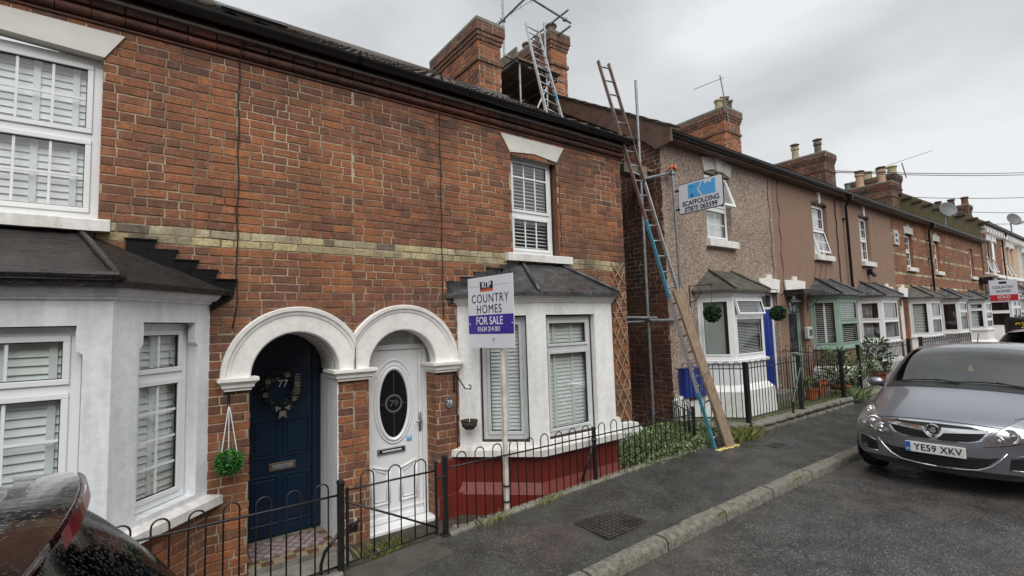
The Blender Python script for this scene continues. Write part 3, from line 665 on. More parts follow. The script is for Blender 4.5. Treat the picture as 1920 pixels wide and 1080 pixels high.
m = MB(); m.T = frame((3.865, .11, 3.275), (4.635, .11, 3.275)); m.bbox(.09, .68, -.004, .012, 1.07, 1.095, 'upvc'); m.bbox(.09, .68, .0, .012, .60, .625, 'upvc'); m.build('sash_rail', h79)
m = MB(); m.box(3.843, 3.862, .1, .13, 3.28, 4.64, 'dark_frame'); m.box(4.638, 4.657, .1, .13, 3.28, 4.64, 'dark_frame'); m.build('frame_bead', h79)
# ------------------------------------------------------------------ bay windows
def bay(house, A, B, C, D, zsill, zhead, ztop, opF, opL, opR, mat, rmat, roofz, plinth, side_only=False, wF=None, wL=None, over=.10, chamf=.05, cw=.07):
    """A,D on the wall, B,C front corners; opX=(a,b,za,zb) openings along each face"""
    pts = [A, B, C, D]; m = MB(); fr_ = []
    for P, Q, op in ((A, B, opL), (B, C, opF), (C, D, opR)):
        F = frame((*P, 0), (*Q, 0)); w = math.dist(P, Q); fr_.append(F); m.T = F; skin(m, w, zsill, ztop, op, mat, chamf)
    m.T = Matrix(); bo = m.build('bay_wall', house, fix=False)
    c = MB(); z = ztop; band_mesh(c, pts, [(0, z-.02), (.015, z-.02), (.02, z), (.045, z+.012), (.07, z+.05), (.075, z+.075), (0, z+.075)], mat); c.build('bay_cornice', house, fix=False)
    s = MB(); band_mesh(s, pts, [(0, zsill+.03), (.085, zsill), (.09, zsill-.07), (.03, zsill-.085), (0, zsill-.085)], 'sill_white'); s.build('bay_sill', house, fix=False)
    return fr_, bo
def hip_roof(house, pts, over, ze, zr, mat, inset=.34, roll=True, yr=0.0, thick=.04, lumps=True, name='bay_roof'):
    e = offset_poly(pts, over); n_ = 6; (ax, ay), (bx, by), (cx_, cy_), (dx, dy) = e
    r0 = (bx+inset, yr, zr); r1 = (cx_-inset, yr, zr); m = MB()
    def patch(p0, p1, q0, q1, seed):
        vs = []; nu, nv = 14, 8
        for j in range(nv+1):
            for i in range(nu+1):
                a = Vector(p0).lerp(Vector(p1), i/nu); b = Vector(q0).lerp(Vector(q1), i/nu); p = a.lerp(b, j/nv)
                if lumps and 0 < i < nu and 0 < j < nv: p.z += .009*noise.noise(p*9)+.006*noise.noise(p*23)
                vs.append(p)
        k = nu+1; m.add(vs, [(j*k+i, j*k+i+1, (j+1)*k+i+1, (j+1)*k+i) for j in range(nv) for i in range(nu)], mat)
    E_ = [(ax, ay, ze), (bx, by, ze), (cx_, cy_, ze), (dx, dy, ze)]
    patch(E_[0], E_[1], r0, r0, 1); patch(E_[1], E_[2], r0, r1, 2); patch(E_[2], E_[3], r1, r1, 3)
    for i in range(3):
        a, b = E_[i], E_[i+1]; m.quad(a, b, (b[0], b[1], ze-thick), (a[0], a[1], ze-thick), mat)
    m.add([(p[0], p[1], ze-thick) for p in E_], [(0, 1, 2, 3)], mat)
    o = m.build(name, house, smooth=True, sharp=30)
    if roll:
        t = MB()
        for a, b in ((E_[1], r0), (E_[2], r1)):
            a = Vector(a); b = Vector(b); t.tube([a+(0, 0, .01) if 0 else a+Vector((0, 0, .012)), a.lerp(b, .3)+Vector((0, 0, .02)), a.lerp(b, .7)+Vector((0, 0, .02)), b+Vector((0, 0, .01))], [.022, .03, .028, .026], mat, 8)
        t.build('hip_roll', o, smooth=True)
    return o, E_, r0, r1
def stepped(parent, xa, xb, za, zb, n_, mat, y=-.02):
    for i in range(n_):
        t0 = i/n_; x0 = xa+(xb-xa)*t0; x1 = xa+(xb-xa)*(i+1)/n_; z = za+(zb-za)*(i+.1)/n_; lo = za+(zb-za)*(i+1.6)/n_
        m = MB(); m.prism([(min(x0, x1)-.02, z), (max(x0, x1)+.03, z), (max(x0, x1)+.0, min(z, lo)-.05), (min(x0, x1)-.02, min(z, lo)-.17)], y-.012*(i % 2), .004, mat); m.bbox(min(x0, x1)-.03, max(x0, x1)+.04, y-.016, .003, z-.008, z+.006, mat, .002); m.build('step_flashing', parent)
# house 77 bay
A, B, C, D = (-1.95, 0), (-1.5, -.66), (-.215, -.66), (.43, 0)
PL = [A, B, C, D]
fr_, bo = bay(h77, A, B, C, D, .90, 0, 2.60, (.08, 1.13, .97, 2.40), (.15, .6, .97, 2.42), (.215, .79, .97, 2.42), 'blue_white_render', None, 0, 0, chamf=.05)
FB = fr_[1]; FR = fr_[2]
window(h77, FB @ Matrix.Translation((.09, .09, .975)), 1.03, 1.42, [(0, .72, 1, 1, 2, 0), (0, 0, 1, .72, 2, 2)], fr=.06, blind=('slats', .058, .060, R(71), 'slat_pale', [.02, .3, .6, .85]))
window(h77, FR @ Matrix.Translation((.225, .10, .975)), .555, 1.44, [(0, .72, 1, 1, 1, 0), (0, 0, 1, .72, 1, 3)], fr=.055, blind=('slats', .058, .060, R(71), 'slat_pale', [.0, .5, .98]))
# scalloped stop-chamfers at the opening heads
m = MB()
for F, a, b, zt in ((FR, .215, .79, 2.42), (FB, .08, 1.13, 2.40)):
    m.T = F
    for s_, x in ((1, a), (-1, b)): m.prism([(x, zt-.2), (x+s_*.035, zt-.17), (x+s_*.04, zt-.05), (x+s_*.035, zt), (x, zt)] if s_ > 0 else [(x, zt-.2), (x, zt), (x-.035, zt), (x-.04, zt-.05), (x-.035, zt-.17)], .001, .07, 'blue_white_render')
m.build('stop_chamfer', h77)
for i, (P, Q) in enumerate(zip(PL, PL[1:])):
    if i == 0: continue
    F = frame((*P, 0), (*Q, 0)); brickwork(h77, F, 0, math.dist(P, Q), .0, .83, [])
o, E_, r0, r1 = hip_roof(h77, PL, .13, 2.70, 3.17, 'tarred_roof', inset=.32)
m = MB(); band_mesh(m, PL, [(0.0, 2.70), (.13, 2.66), (.135, 2.705), (.12, 2.72)], 'tarred_roof'); m.tube([(-2.0, -.82, 2.74), (-.18, -.82, 2.74), (-.16, -.79, 2.73)], .028, 'tarred_roof', 8); m.build('eaves_roll', o, fix=False)
stepped(h77, -.16, .60, 3.14, 2.74, 5, 'black_plastic')
# house 79 bay
A, B, C, D = (2.97, 0), (3.665, -.66), (4.95, -.66), (5.64, 0); PR = [A, B, C, D]
fr_, bo = bay(h79, A, B, C, D, .885, 0, 2.60, (.135, .955, .95, 2.43), (.255, .83, .95, 2.43), (.1, .7, .95, 2.43), 'white_render', None, 0, 0, chamf=.045)
FL_, FB, FR = fr_
window(h79, FL_ @ Matrix.Translation((.275, .075, .975)), .545, 1.44, [(0, .0, 1, 1, 0, 0)], fr=.055, fmat='upvc_grey', sash=.04, blind=('slats', .044, .045, R(66), 'slat_pale', [0, .52, 1]))
window(h79, FB @ Matrix.Translation((.15, .075, .975)), .79, 1.44, [(0, .74, 1, 1, 0, 0), (0, 0, 1, .74, 0, 0)], fr=.055, fmat='upvc_grey', sash=.035, blind=('slats', .046, .049, R(75), 'slat_grey', [0, .28, .66, 1]))
m = MB()
for F, a, b in ((FL_, .255, .83), (FB, .135, .955)):
    m.T = F; m.box(a, a+.02, .07, .09, .95, 2.43, 'dark_frame'); m.box(b-.02, b, .07, .09, .95, 2.43, 'dark_frame'); m.box(a+.02, b-.02, .06, .09, .95, .975, 'dark_frame'); m.box(a+.02, b-.02, .07, .09, 2.415, 2.43, 'dark_frame')
m.build('hardwood_subframe', h79)
m = MB()
band_mesh(m, PR, [(-.01, .80), (-.01, .50)], 'red_masonry'); band_mesh(m, PR, [(-.01, .50), (.045, .38)], 'red_masonry_worn'); band_mesh(m, PR, [(.045, .38), (.045, .05)], 'red_masonry'); m.build('painted_plinth', h79, fix=False)
m = MB(); m.box(2.66, 2.975, -.012, .02, .1, .78, 'red_masonry'); m.box(2.655, 2.99, -.05, .02, .1, .40, 'red_masonry'); m.build('pier_plinth', h79)
o, E_, r0, r1 = hip_roof(h79, PR, .12, 2.70, 3.15, 'wet_lead', inset=.36)
stepped(h79, 3.62, 2.86, 3.06, 2.80, 4, 'wet_lead'); m = MB(); m.prism([(3.62, 3.10), (4.95, 3.10), (5.74, 2.80), (5.70, 2.74), (4.9, 3.0), (3.62, 3.0)], -.02, .004, 'wet_lead'); m.build('flashing', h79)
m = MB(); m.T = Matrix(); P = [(5.55, .28), (6.08, .28), (6.08, .70), (5.98, .80), (5.55, .82)]; m.prism(P, -.16, -.02, 'white_render'); m.build('painted_pier', h79)
# arches
def arch(parent, cx, cz, Ri, Ro, y0, mat, xc, xl=None):
    prof = [(Ri, .13), (Ri, -.022), (Ri+.012, -.034), (Ri+.03, -.036), (Ro-.085, -.036), (Ro-.08, -.045), (Ro-.055, -.052), (Ro-.04, -.068), (Ro-.006, -.072), (Ro, -.062), (Ro, .01)]
    n_ = 48; m = MB(); vs = []
    for i in range(n_+1):
        t = math.pi*(1-i/n_)
        for r, y in prof:
            x = cx+r*math.cos(t); z = cz+r*math.sin(t)
            if xc is not None: x = min(x, xc) if cx < xc else max(x, xc)
            vs.append((x, y, z))
    k = len(prof); m.add(vs, [(i*k+j, (i+1)*k+j, (i+1)*k+j+1, i*k+j+1) for i in range(n_) for j in range(k-1)], mat)
    return m.build('arch_moulding', parent, smooth=True, fix=False, sharp=28)
arch(h77, 1.160, 1.905, .405, .655, 0, 'white_arch', 1.712); arch(h79, 2.268, 1.905, .395, .675, 0, 'white_arch', 1.712)
def impost(parent, x0, x1, z1, yf=-.10, ret=.13):
    prof = [(.0, 0), (.0, .014), (.02, .03), (.024, .055), (.045, .075), (.055, .085), (.055, .115)]
    m = MB(); vs = []
    for d, z in prof: vs += [(x0-d, ret, z1-.115+z), (x0-d, yf+.055-d, z1-.115+z), (x1+d, yf+.055-d, z1-.115+z), (x1+d, ret, z1-.115+z)]
    k = len(prof); m.add(vs, [(i*4+j, i*4+(j+1) % 4, (i+1)*4+(j+1) % 4, (i+1)*4+j) for i in range(k-1) for j in range(4)]+[(0, 1, 2, 3), ((k-1)*4, (k-1)*4+1, (k-1)*4+2, (k-1)*4+3)], mat_imp); m.build('impost', parent)
mat_imp = 'white_arch'
impost(h77, .54, .76, 1.915); impost(h77, 1.54, 1.885, 1.915, ret=.3); impost(h79, 2.645, 2.93, 1.915, ret=.3)
# porch of 77: white reveal panel, tiled floor, door
m = MB(); m.box(1.545, 1.56, -.0, .66, .12, 1.85, 'blue_white_render'); m.build('porch_reveal', h77)
m = MB(); k = 16; vs = []
for i in range(k+1):
    t = math.pi*(1-i/k)
    for y in (.12, .66): vs.append((1.160+.40*math.cos(t), y, 1.905+.40*math.sin(t)))
m.add(vs, [(2*i, 2*i+2, 2*i+3, 2*i+1) for i in range(k)], 'white_arch'); m.box(.745, .755, .0, .66, .12, 1.9, 'interior'); m.build('porch_soffit', h77, smooth=True, fix=False)
def brick_return(parent, x, y0, y1, z0, z1, flip=True): brickwork(parent, frame((x, y1, 0), (x, y0, 0)), 0, y1-y0, z0, z1, [], mortar='mortar')
brick_return(h79, 2.66, 0, .30, .12, 1.82)
m = MB(); m.box(1.56, 1.88, .012, .30, .1, 1.9, 'brick_red'); m.build('pier_core', h77)
m = MB(); m.box(.75, 1.56, -.06, .66, .06, .20, 'concrete'); ps = m.build('porch_floor', h77)
# geometric floor tiles
for i in range(8):
    for j in range(6):
        x0 = .76+i*.1; y0 = -.05+j*.1; mm = ('tile_buff', 'tile_brown')[(i+j) % 2] if (i % 4 in (0, 3) or j % 3 == 0) else 'tile_buff'
        q = MB(); q.bbox(x0+.002, x0+.098, y0+.002, y0+.098, .2, .206, mm, .002)
        if i % 4 in (1, 2) and j % 3 in (1, 2):
            for t in range(4):
                a = t*math.pi/2; q.add([(x0+.05, y0+.05, .2065), (x0+.05+.045*math.cos(a), y0+.05+.045*math.sin(a), .2065), (x0+.05+.03*math.cos(a+.78), y0+.05+.03*math.sin(a+.78), .2065)], [(0, 1, 2)], 'tile_black')
        q.build('floor_tile', ps)
m = MB(); m.bbox(.70, 1.62, -.34, -.06, .04, .155, 'concrete', .01); m.build('front_step', h77)
m = MB(); m.bbox(1.82, 2.72, -.22, .14, .05, .145, 'concrete', .012); m.bbox(1.84, 2.70, .02, .28, .145, .185, 'upvc', .006); m.build('front_step', h79)
dm = thing('door_mat', (1.1, .3, .2), 'faded pink and grey zigzag door mat in front of the navy door', 'door mat')
m = MB()
for i in range(12):
    for j in range(6): m.box(.80+i*.055, .80+(i+1)*.055, .12+j*.06, .12+(j+1)*.06, .207, .214+.003*((i+j) % 2), 'mat_pattern' if (i+j) % 2 else 'mat_pale')
m.build('woven_pad', dm)
# navy door
def panel(m, x0, x1, z0, z1, mat, y=0.0, d=.012, w=.022):
    m.bbox(x0, x1, y-.004, y+d, z0, z0+w, mat, .003); m.bbox(x0, x1, y-.004, y+d, z1-w, z1, mat, .003); m.bbox(x0, x0+w, y-.004, y+d, z0+w, z1-w, mat, .003); m.bbox(x1-w, x1, y-.004, y+d, z0+w, z1-w, mat, .003)
    m.bbox(x0+w*1.8, x1-w*1.8, y-.002, y+d, z0+w*1.8, z1-w*1.8, mat, .004)
Fd = frame((.75, .60, .21), (1.55, .60, .21))
m = MB(); m.T = Fd; m.bbox(0, .80, .0, .05, 0, 2.12, 'navy_paint')
d77 = m.build('door', h77)
m = MB(); m.T = Fd @ Matrix.Translation((0, -.008, 0))
for x0, x1 in ((.10, .37), (.41, .68)):
    panel(m, x0, x1, .12, .62, 'navy_paint'); panel(m, x0, x1, .80, 1.20, 'navy_paint')
m.bbox(.70, .74, -.02, .03, 0, 2.1, 'navy_paint'); m.build('door_panel', d77)
m = MB(); m.T = Fd; m.bbox(.27, .53, -.022, 0, .665, .745, 'brass', .004); m.bbox(.30, .50, -.028, -.02, .685, .725, 'steel', .003); m.build('letterbox', d77)
wr = thing('door_wreath', (1.15, .5, 1.75), 'foliage wreath coloured for porch shade with a striped ribbon bow hanging on the navy door', 'wreath')
m = MB(); rr = random.Random(3)
for i in range(420):
    a = rr.uniform(0, 6.283); r = .17+rr.gauss(0, .035); p = Vector((1.12+r*math.cos(a), .53+rr.uniform(-.05, .03), 1.72+r*math.sin(a))); s_ = rr.uniform(.02, .045)
    d = Vector((rr.uniform(-1, 1), rr.uniform(-.6, .2), rr.uniform(-1, 1))).normalized()*s_; e = d.cross(Vector((0, 1, .3))).normalized()*s_*.35
    m.add([p, p+d*.5+e, p+d, p+d*.5-e], [(0, 1, 2, 3)], 'leaf_porch_shade', rr.random())
m.build('wreath_leaves', wr, fix=False)
m = MB()
for i in range(5):
    a = rr.uniform(0, 6.28); c0 = Vector((1.12+.16*math.cos(a), .48, 1.72+.16*math.sin(a)))
    for t in range(5): b = t*1.257; m.add([c0, c0+Vector((.03*math.cos(b), -.01, .03*math.sin(b))), c0+Vector((.03*math.cos(b+.9), -.01, .03*math.sin(b+.9)))], [(0, 1, 2)], 'petal_porch_shade')
m.build('flower', wr, fix=False)
m = MB()
for t in range(9): m.box(1.23+t*.002, 1.30, .48-.002*t, .485-.002*t, 1.66+t*.025, 1.672+t*.025, 'petal_porch_shade', M=Matrix.Translation((0, 0, 0)))
m.prism([(1.10, 1.50), (1.16, 1.50), (1.17, 1.42), (1.13, 1.45), (1.09, 1.42)], .47, .48, 'petal_porch_shade'); m.prism([(1.06, 1.56), (1.12, 1.53), (1.06, 1.50)], .465, .475, 'petal_porch_shade'); m.prism([(1.20, 1.56), (1.14, 1.53), (1.20, 1.50)], .465, .475, 'petal_porch_shade'); m.build('ribbon', wr)
text_mesh('77', .10, 'numeral_grey', Matrix.Translation((1.13, .475, 1.78)), 'numerals', wr)
# white door 79
m = MB(); Fd = frame((1.88, .24, .19), (2.66, .24, .19)); m.T = Fd
m.bbox(0, .055, -.02, .06, 0, 1.95, 'upvc'); m.bbox(.725, .78, -.02, .06, 0, 1.95, 'upvc'); m.bbox(.055, .725, -.02, .06, 1.89, 1.95, 'upvc'); fr79 = m.build('door_frame', h79)
m = MB(); m.T = Fd; m.bbox(-.02, .80, .0, .07, 1.95, 2.2, 'upvc_grey'); m.box(.78, .90, .0, .07, 0, 2.2, 'upvc_grey'); m.bbox(.57, .63, -.004, .02, 1.951, 2.15, 'upvc'); m.build('fanlight_board', h79)
m = MB(); m.T = Fd; m.bbox(.058, .722, .0, .045, .01, 1.885, 'upvc', .004); m.bbox(.06, .72, -.03, .0, .0, .06, 'upvc', .006); m.bbox(.058, .722, -.012, 0, .10, .125, 'upvc', .004)
m.bbox(.058, .075, -.008, 0, .06, 1.88, 'upvc'); m.bbox(.665, .672, -.008, 0, .06, 1.88, 'upvc_grey'); d79 = m.build('door', h79)
def ring(m, cx, cz, a, b, w, y0, y1, mat, t0=0, t1=360, seg=48):
    vs = []; n_ = seg
    for i in range(n_+1):
        t = R(t0+(t1-t0)*i/n_)
        for k, (da, y) in enumerate(((0, .0), (.15, y1), (.5, y0), (.85, y1), (1, 0))):
            vs.append((cx+(a+w*da)*math.cos(t), y, cz+(b+w*da)*math.sin(t)))
    m.add(vs, [(i*5+j, (i+1)*5+j, (i+1)*5+j+1, i*5+j+1) for i in range(n_) for j in range(4)], mat)
m = MB(); m.T = Fd; ring(m, .37, 1.28, .165, .375, .05, -.03, -.018, 'upvc'); ring(m, .37, 1.28, .215, .425, .025, -.018, -.01, 'upvc'); ring(m, .37, 1.30, .245, .46, .022, -.016, -.01, 'upvc', 38, 142); m.build('door_moulding', d79, smooth=True, fix=False)
m = MB(); m.T = Fd; vs = [(.37+.17*math.cos(t*math.pi/24), -.004, 1.28+.38*math.sin(t*math.pi/24)) for t in range(48)]; m.add(vs, [tuple(range(48))], 'dark_pane'); m.build('oval_pane', d79)
m = MB(); m.T = Fd; ring(m, .37, 1.28, .078, .078, .028, -.009, -.008, 'dish_grey'); m.box(.368, .372, -.009, -.006, .905, 1.20, 'dish_grey'); m.box(.368, .372, -.009, -.006, 1.385, 1.655, 'dish_grey'); m.box(.205, .29, -.009, -.006, 1.278, 1.282, 'dish_grey'); m.box(.455, .535, -.009, -.006, 1.278, 1.282, 'dish_grey'); m.build('leaded_ring', d79, fix=False)
text_mesh('79', .105, 'dish_grey', Fd @ Matrix.Translation((.37, -.009, 1.28)), 'numerals', d79)
m = MB(); m.T = Fd; m.bbox(.17, .50, -.022, 0, .735, .80, 'steel', .005); m.bbox(.19, .48, -.026, -.02, .748, .787, 'black_plastic', .003); m.bbox(.22, .45, -.03, -.025, .758, .777, 'upvc_grey', .003); m.build('letterbox', d79)
m = MB(); m.T = Fd; m.bbox(.675, .705, -.02, 0, .93, 1.15, 'steel', .006); m.tube([(.69, -.02, 1.05), (.69, -.06, 1.05), (.62, -.065, 1.045)], .011, 'steel'); m.build('handle', d79, smooth=True)
m = MB(); m.T = Fd; m.bbox(.52, .585, -.006, 0, .835, .895, 'sticker', .002); m.box(.53, .575, -.0075, -.006, .875, .885, 'letter_white'); m.build('sticker', d79)
m = MB(); m.T = Fd @ Matrix.Translation((0, -.012, 0))
for x0, x1, dr in ((.10, .31, 1), (.43, .64, -1)):
    for k, (e, w_) in enumerate(((0, .022), (.035, .010))):
        P0 = [(x0+e, .20+e), (x1-e, .20+e), (x1-e, .62-e-(.0 if dr < 0 else .07)), (x0+e, .62-e-(.07 if dr < 0 else 0))]
        for a, b in zip(P0, P0[1:]+P0[:1]):
            m.tube([(a[0], .006, a[1]), (b[0], .006, b[1])], w_*.55, 'upvc', 6)
m.build('door_panel', d79, smooth=True)
# wires on the brickwork, number plate, boiler bits
def cable(label, pts, r=.006, mat='cable', cat='cable'):
    m = MB(); m.tube(pts, r, mat, 6); return tag(m.build('wall_cable', None, smooth=True), label, cat)
def wav(x0, z0, z1, y=-.012, a=.006, n_=16): return [(x0+a*math.sin(i*1.7)+a*.6*noise.noise(Vector((i*.7, x0, 0))), y, z0+(z1-z0)*i/n_) for i in range(n_+1)]
cable('thin black cable down the brickwork left of the twin arches', [(1.02, -.08, 5.1), (.8, -.075, 5.09), (.645, -.07, 5.07), (.635, -.065, 4.96)]+wav(.632, 4.9, 2.62)+[(.60, -.03, 2.36)])
cable('thin black cable down the brickwork between the twin arches and the sash window', [(2.78, -.065, 5.05), (2.78, -.065, 4.96)]+wav(2.775, 4.9, 2.42))
cable('black cable running down the brick pier beside the hanging basket', wav(2.93, 1.75, .80, -.015), .007)
cable('short dark cable beside the sash window', wav(4.70, 4.35, 3.35, -.01, .01), .004)
pl = thing('number_plaque', (2.81, -.02, 1.45), 'small round grey plaque reading 79 on the brick pier', 'number plaque')
m = MB(); m.T = Matrix.Translation((2.83, -.006, 1.44)) @ Matrix.Rotation(R(90), 4, 'X'); m.lathe([(0, .0), (.062, 0), (.066, .008), (.06, .014), (.05, .01), (0, .01)], (0, 0, 0), 'dish_grey', 24); m.build('disc', pl, smooth=True, sharp=40)
text_mesh('79', .075, 'letter_white', Matrix.Translation((2.83, -.019, 1.44)), 'numerals', pl)
# chimneys
def pot(parent, x, y, z, h, r, mat, cowl=None, square=False, seg=16):
    m = MB()
    if square: m.lathe([(r*1.3, 0), (r*1.15, h*.1), (r*.95, h*.15), (r*.95, h*.8), (r*1.3, h*.86), (r*1.3, h), (r*.9, h), (r*.9, h*.7), (0, h*.7)], (x, y, z), mat, 4)
    else: m.lathe([(r*1.2, 0), (r*1.05, h*.1), (r*.95, h*.3), (r*.88, h*.8), (r*1.12, h*.86), (r*1.12, h*.95), (r, h), (r*.75, h), (r*.7, h*.6), (0, h*.6)], (x, y, z), mat, seg)
    o = m.build('chimney_pot', parent, smooth=not square, sharp=40)
    if cowl:
        m = MB(); m.lathe([(r*1.05, h+.0), (r*1.05, h+.05), (r*.7, h+.06), (r*.7, h+.12), (r*1.35, h+.13), (r*1.1, h+.17), (0, h+.2)], (x, y, z), 'grey_timber', 14); m.build('cowl', parent, smooth=True, sharp=40)
    return o
def chimney(house, x0, x1, y0, y1, z0, z1, mat='brick_chimney', budget=0):
    m = MB(); m.box(x0+.01, x1, y0+.01, y1, z0, z1-.1, 'brick_brown'); ch = m.build('chimney', house)
    zb_ = z1-.09
    def face(F, w, za, zt, e=0, mm=mat): brickwork(ch, F, -e, w+e, za, zt, [], mat=mm, zb=z1-.09-20*CO, mortar='mortar')
    nc = int((z1-.09-z0)/CO)
    levels = [(z0, z1-.09-9*CO, 0), (z1-.09-9*CO, z1-.09-8*CO, .03), (z1-.09-8*CO, z1-.09-4*CO, 0), (z1-.09-4*CO, z1-.09-3*CO, .022), (z1-.09-3*CO, z1-.09-2*CO, .045), (z1-.09-2*CO, z1-.09, .068)]
    for za, zt, e in levels:
        mm = 'brick_brown' if (e or zt > z1-.3) and mat != 'brick_chimney' else ('brick_dull' if e else mat)
        face(frame((x0-e, y0-e, 0), (x1+e, y0-e, 0)), x1-x0+2*e, za, zt, 0, mm); face(frame((x0-e, y1+e, 0), (x0-e, y0-e, 0)), y1-y0+2*e, za, zt, 0, mm)
        if e: mb_ = MB(); mb_.box(x0-e+.008, x1+e-.004, y0-e+.008, y1+e, za+.002, zt-.001, 'brick_brown'); mb_.build('corbel', ch)
    m = MB(); m.bbox(x0-.075, x1+.075, y0-.075, y1+.075, z1-.09, z1, 'concrete', .015); m.build('cap', ch)
    return ch
chA = chimney(h79, 4.69, 5.19, 2.0, 3.72, 6.35, 7.95)
m = MB(); m.prism([(1.85, 6.48), (2.0, 6.64), (3.7, 7.66), (3.7, 7.35), (1.85, 6.30)], 4.64, 4.68, 'dish_grey', 'x'); m.box(4.64, 5.24, 1.86, 1.99, 6.40, 6.56, 'dish_grey'); m.build('lead_flashing', h79)
# ------------------------------------------------------------------ the pebbledashed and rendered row
def gutter_run(h, a, b, z=5.56, y=-.24):
    g = MB(); k = 8; vs = []
    for x in (a, b):
        for j in range(k+1): t = math.pi*j/k; vs.append((x, y-.06*math.cos(t), z-.07*math.sin(t)))
        for j in range(k+1): t = math.pi*(1-j/k); vs.append((x, y-.054*math.cos(t), z-.062*math.sin(t)))
    q = 2*(k+1); g.add(vs, [(j, (j+1) % q, (j+1) % q+q, j+q) for j in range(q)]+[tuple(range(q)), tuple(range(q, 2*q))], 'black_plastic'); return g.build('gutter', h, smooth=True, sharp=60)
def flatwall(h, a, b, z0, z1, holes, mat, y=0.0):
    """rendered wall with real rectangular openings (x0,x1,z0,z1) and reveals"""
    m = MB(); xs_ = sorted({a, b}|{v for q in holes for v in q[:2]}); zs_ = sorted({z0, z1}|{v for q in holes for v in q[2:4]})
    for x0, x1 in zip(xs_, xs_[1:]):
        for q0, q1 in zip(zs_, zs_[1:]):
            cx, cz = (x0+x1)/2, (q0+q1)/2
            if any(q[0] < cx < q[1] and q[2] < cz < q[3] for q in holes): continue
            m.quad((x0, y, q0), (x1, y, q0), (x1, y, q1), (x0, y, q1), mat)
    for q in holes:
        d = .14 if len(q) < 5 else q[4]
        m.quad((q[0], y, q[2]), (q[0], d, q[2]), (q[0], d, q[3]), (q[0], y, q[3]), mat); m.quad((q[1], y, q[2]), (q[1], y, q[3]), (q[1], d, q[3]), (q[1], d, q[2]), mat)
        m.quad((q[0], y, q[3]), (q[0], d, q[3]), (q[1], d, q[3]), (q[1], y, q[3]), mat); m.quad((q[0], y, q[2]), (q[1], y, q[2]), (q[1], d, q[2]), (q[0], d, q[2]), mat)
    return m.build('wall', h, fix=False)
def row_house(i, a, b, wmat, label, win, door, bayx, trim='upvc', baymat='upvc', brick=False, zs=1.60, zt=2.72, baylights=None, lblind=None, rblind=None, rmat='slate_moss', winopen=0, head=True, upbars=1, zwin=(3.83, 5.15), doorcol='blue_paint', keystone=True):
    h = thing('terraced_house', ((a+b)/2, 3, .5), label, 'house', 'row of terraced houses up the street')
    holes = [(win[0], win[1], *zwin)]
    if door: holes.append((door[0], door[1], .75, 2.86, .12))
    holes_b = holes+[(bayx[0]+.02, bayx[3]-.02, .4, zt+.05)]
    if brick:
        L = [rect(q[0], q[1], q[2], q[3]) for q in holes_b]
        brickwork(h, I4, a, b, .4, 5.5, L, bands=(36, 39, 44, 52, 60), mat='brick_red', jit=1.5, L=.222)
        for q in holes: reveal(h, frame((q[0], 0, q[2]), (q[1], 0, q[2])), q[1]-q[0], q[3]-q[2], .14 if len(q) < 5 else q[4], 'brick_red')
    else: flatwall(h, a, b, .4, 5.52, holes_b, wmat)
    m = MB(); m.quad((a, -.30, 5.58), (b, -.30, 5.58), (b, 3.6, 5.58+3.9*.6), (a, 3.6, 5.58+3.9*.6), 'roof_tile'); m.quad((a, 7.5, 5.58), (b, 7.5, 5.58), (b, 3.6, 5.58+3.9*.6), (a, 3.6, 5.58+3.9*.6), 'roof_tile'); m.build('roof', h, fix=False)
    m = MB(); m.box(a, b, -.21, -.18, 5.46, 5.60, 'barge_board'); m.box(a, b, -.18, 0.1, 5.46, 5.475, 'barge_board'); m.build('fascia', h); gutter_run(h, a, b+.002)
    # upper window
    w = win[1]-win[0]; F = frame((win[0]+.01, .09, zwin[0]+.01), (win[1]-.01, .09, zwin[0]+.01)); hh = zwin[1]-zwin[0]-.02
    window(h, F, w-.02, hh, [(0, .5, 1, 1, upbars, 1, winopen if winopen > 0 else 0), (0, 0, 1, .5, upbars, 1, -winopen if winopen < 0 else 0)], fr=.05, sash=.04, blind=('cloth', 'slat_white', .5))
    sill(h, win[0]-.08, win[1]+.08, zwin[0]-.13, zwin[0], y0=-.10)
    if keystone:
        z = zwin[1]; mid = (win[0]+win[1])/2
        if keystone == 2:
            m = MB(); n_ = 8; P = [(win[0]-.02+(w+.04)*t/n_, z+.10*math.sin(math.pi*t/n_)-.01) for t in range(n_+1)]+[(win[1]+.10-(w+.2)*t/n_, z+.26+.07*math.sin(math.pi*t/n_)) for t in range(n_+1)]
            m.prism(P, -.03, .06, 'cream_render'); m.build('lintel', h)
            m = MB(); m.prism([(mid-.08, z+.05), (mid+.08, z+.05), (mid+.12, z+.40), (mid-.12, z+.40)], -.06, 0, 'cream_render'); m.build('keystone', h)
        elif keystone == 3:
            m = MB(); m.prism([(win[0]-.08, z-.06), (win[0], z+.0), (win[1], z), (win[1]+.08, z-.06), (win[1]+.12, z+.22), (mid+.1, z+.24), (mid, z+.32), (mid-.1, z+.24), (win[0]-.12, z+.22)], -.03, .05, 'cream_render'); m.build('lintel', h)
        else:
            m = MB(); m.prism([(mid-.05, z+.02), (mid+.05, z+.02), (mid+.075, z+.30), (mid-.075, z+.30)], -.03, 0, 'white_arch'); m.build('keystone', h)
            m = MB(); P = [(win[0]-.02+(w+.04)*t/8, z+.07*math.sin(math.pi*t/8)-.03) for t in range(9)]+[(win[1]+.02-(w+.04)*t/8, z+.07*math.sin(math.pi*t/8)+.01) for t in range(9)]
            m.prism(P, -.015, .05, 'dark_frame'); m.build('arch_joint', h)  # thin dark arched strip over the window head
    # bay
    A, B, C, D = bayx; pts = [(A, 0), (B, -.5), (C, -.5), (D, 0)]
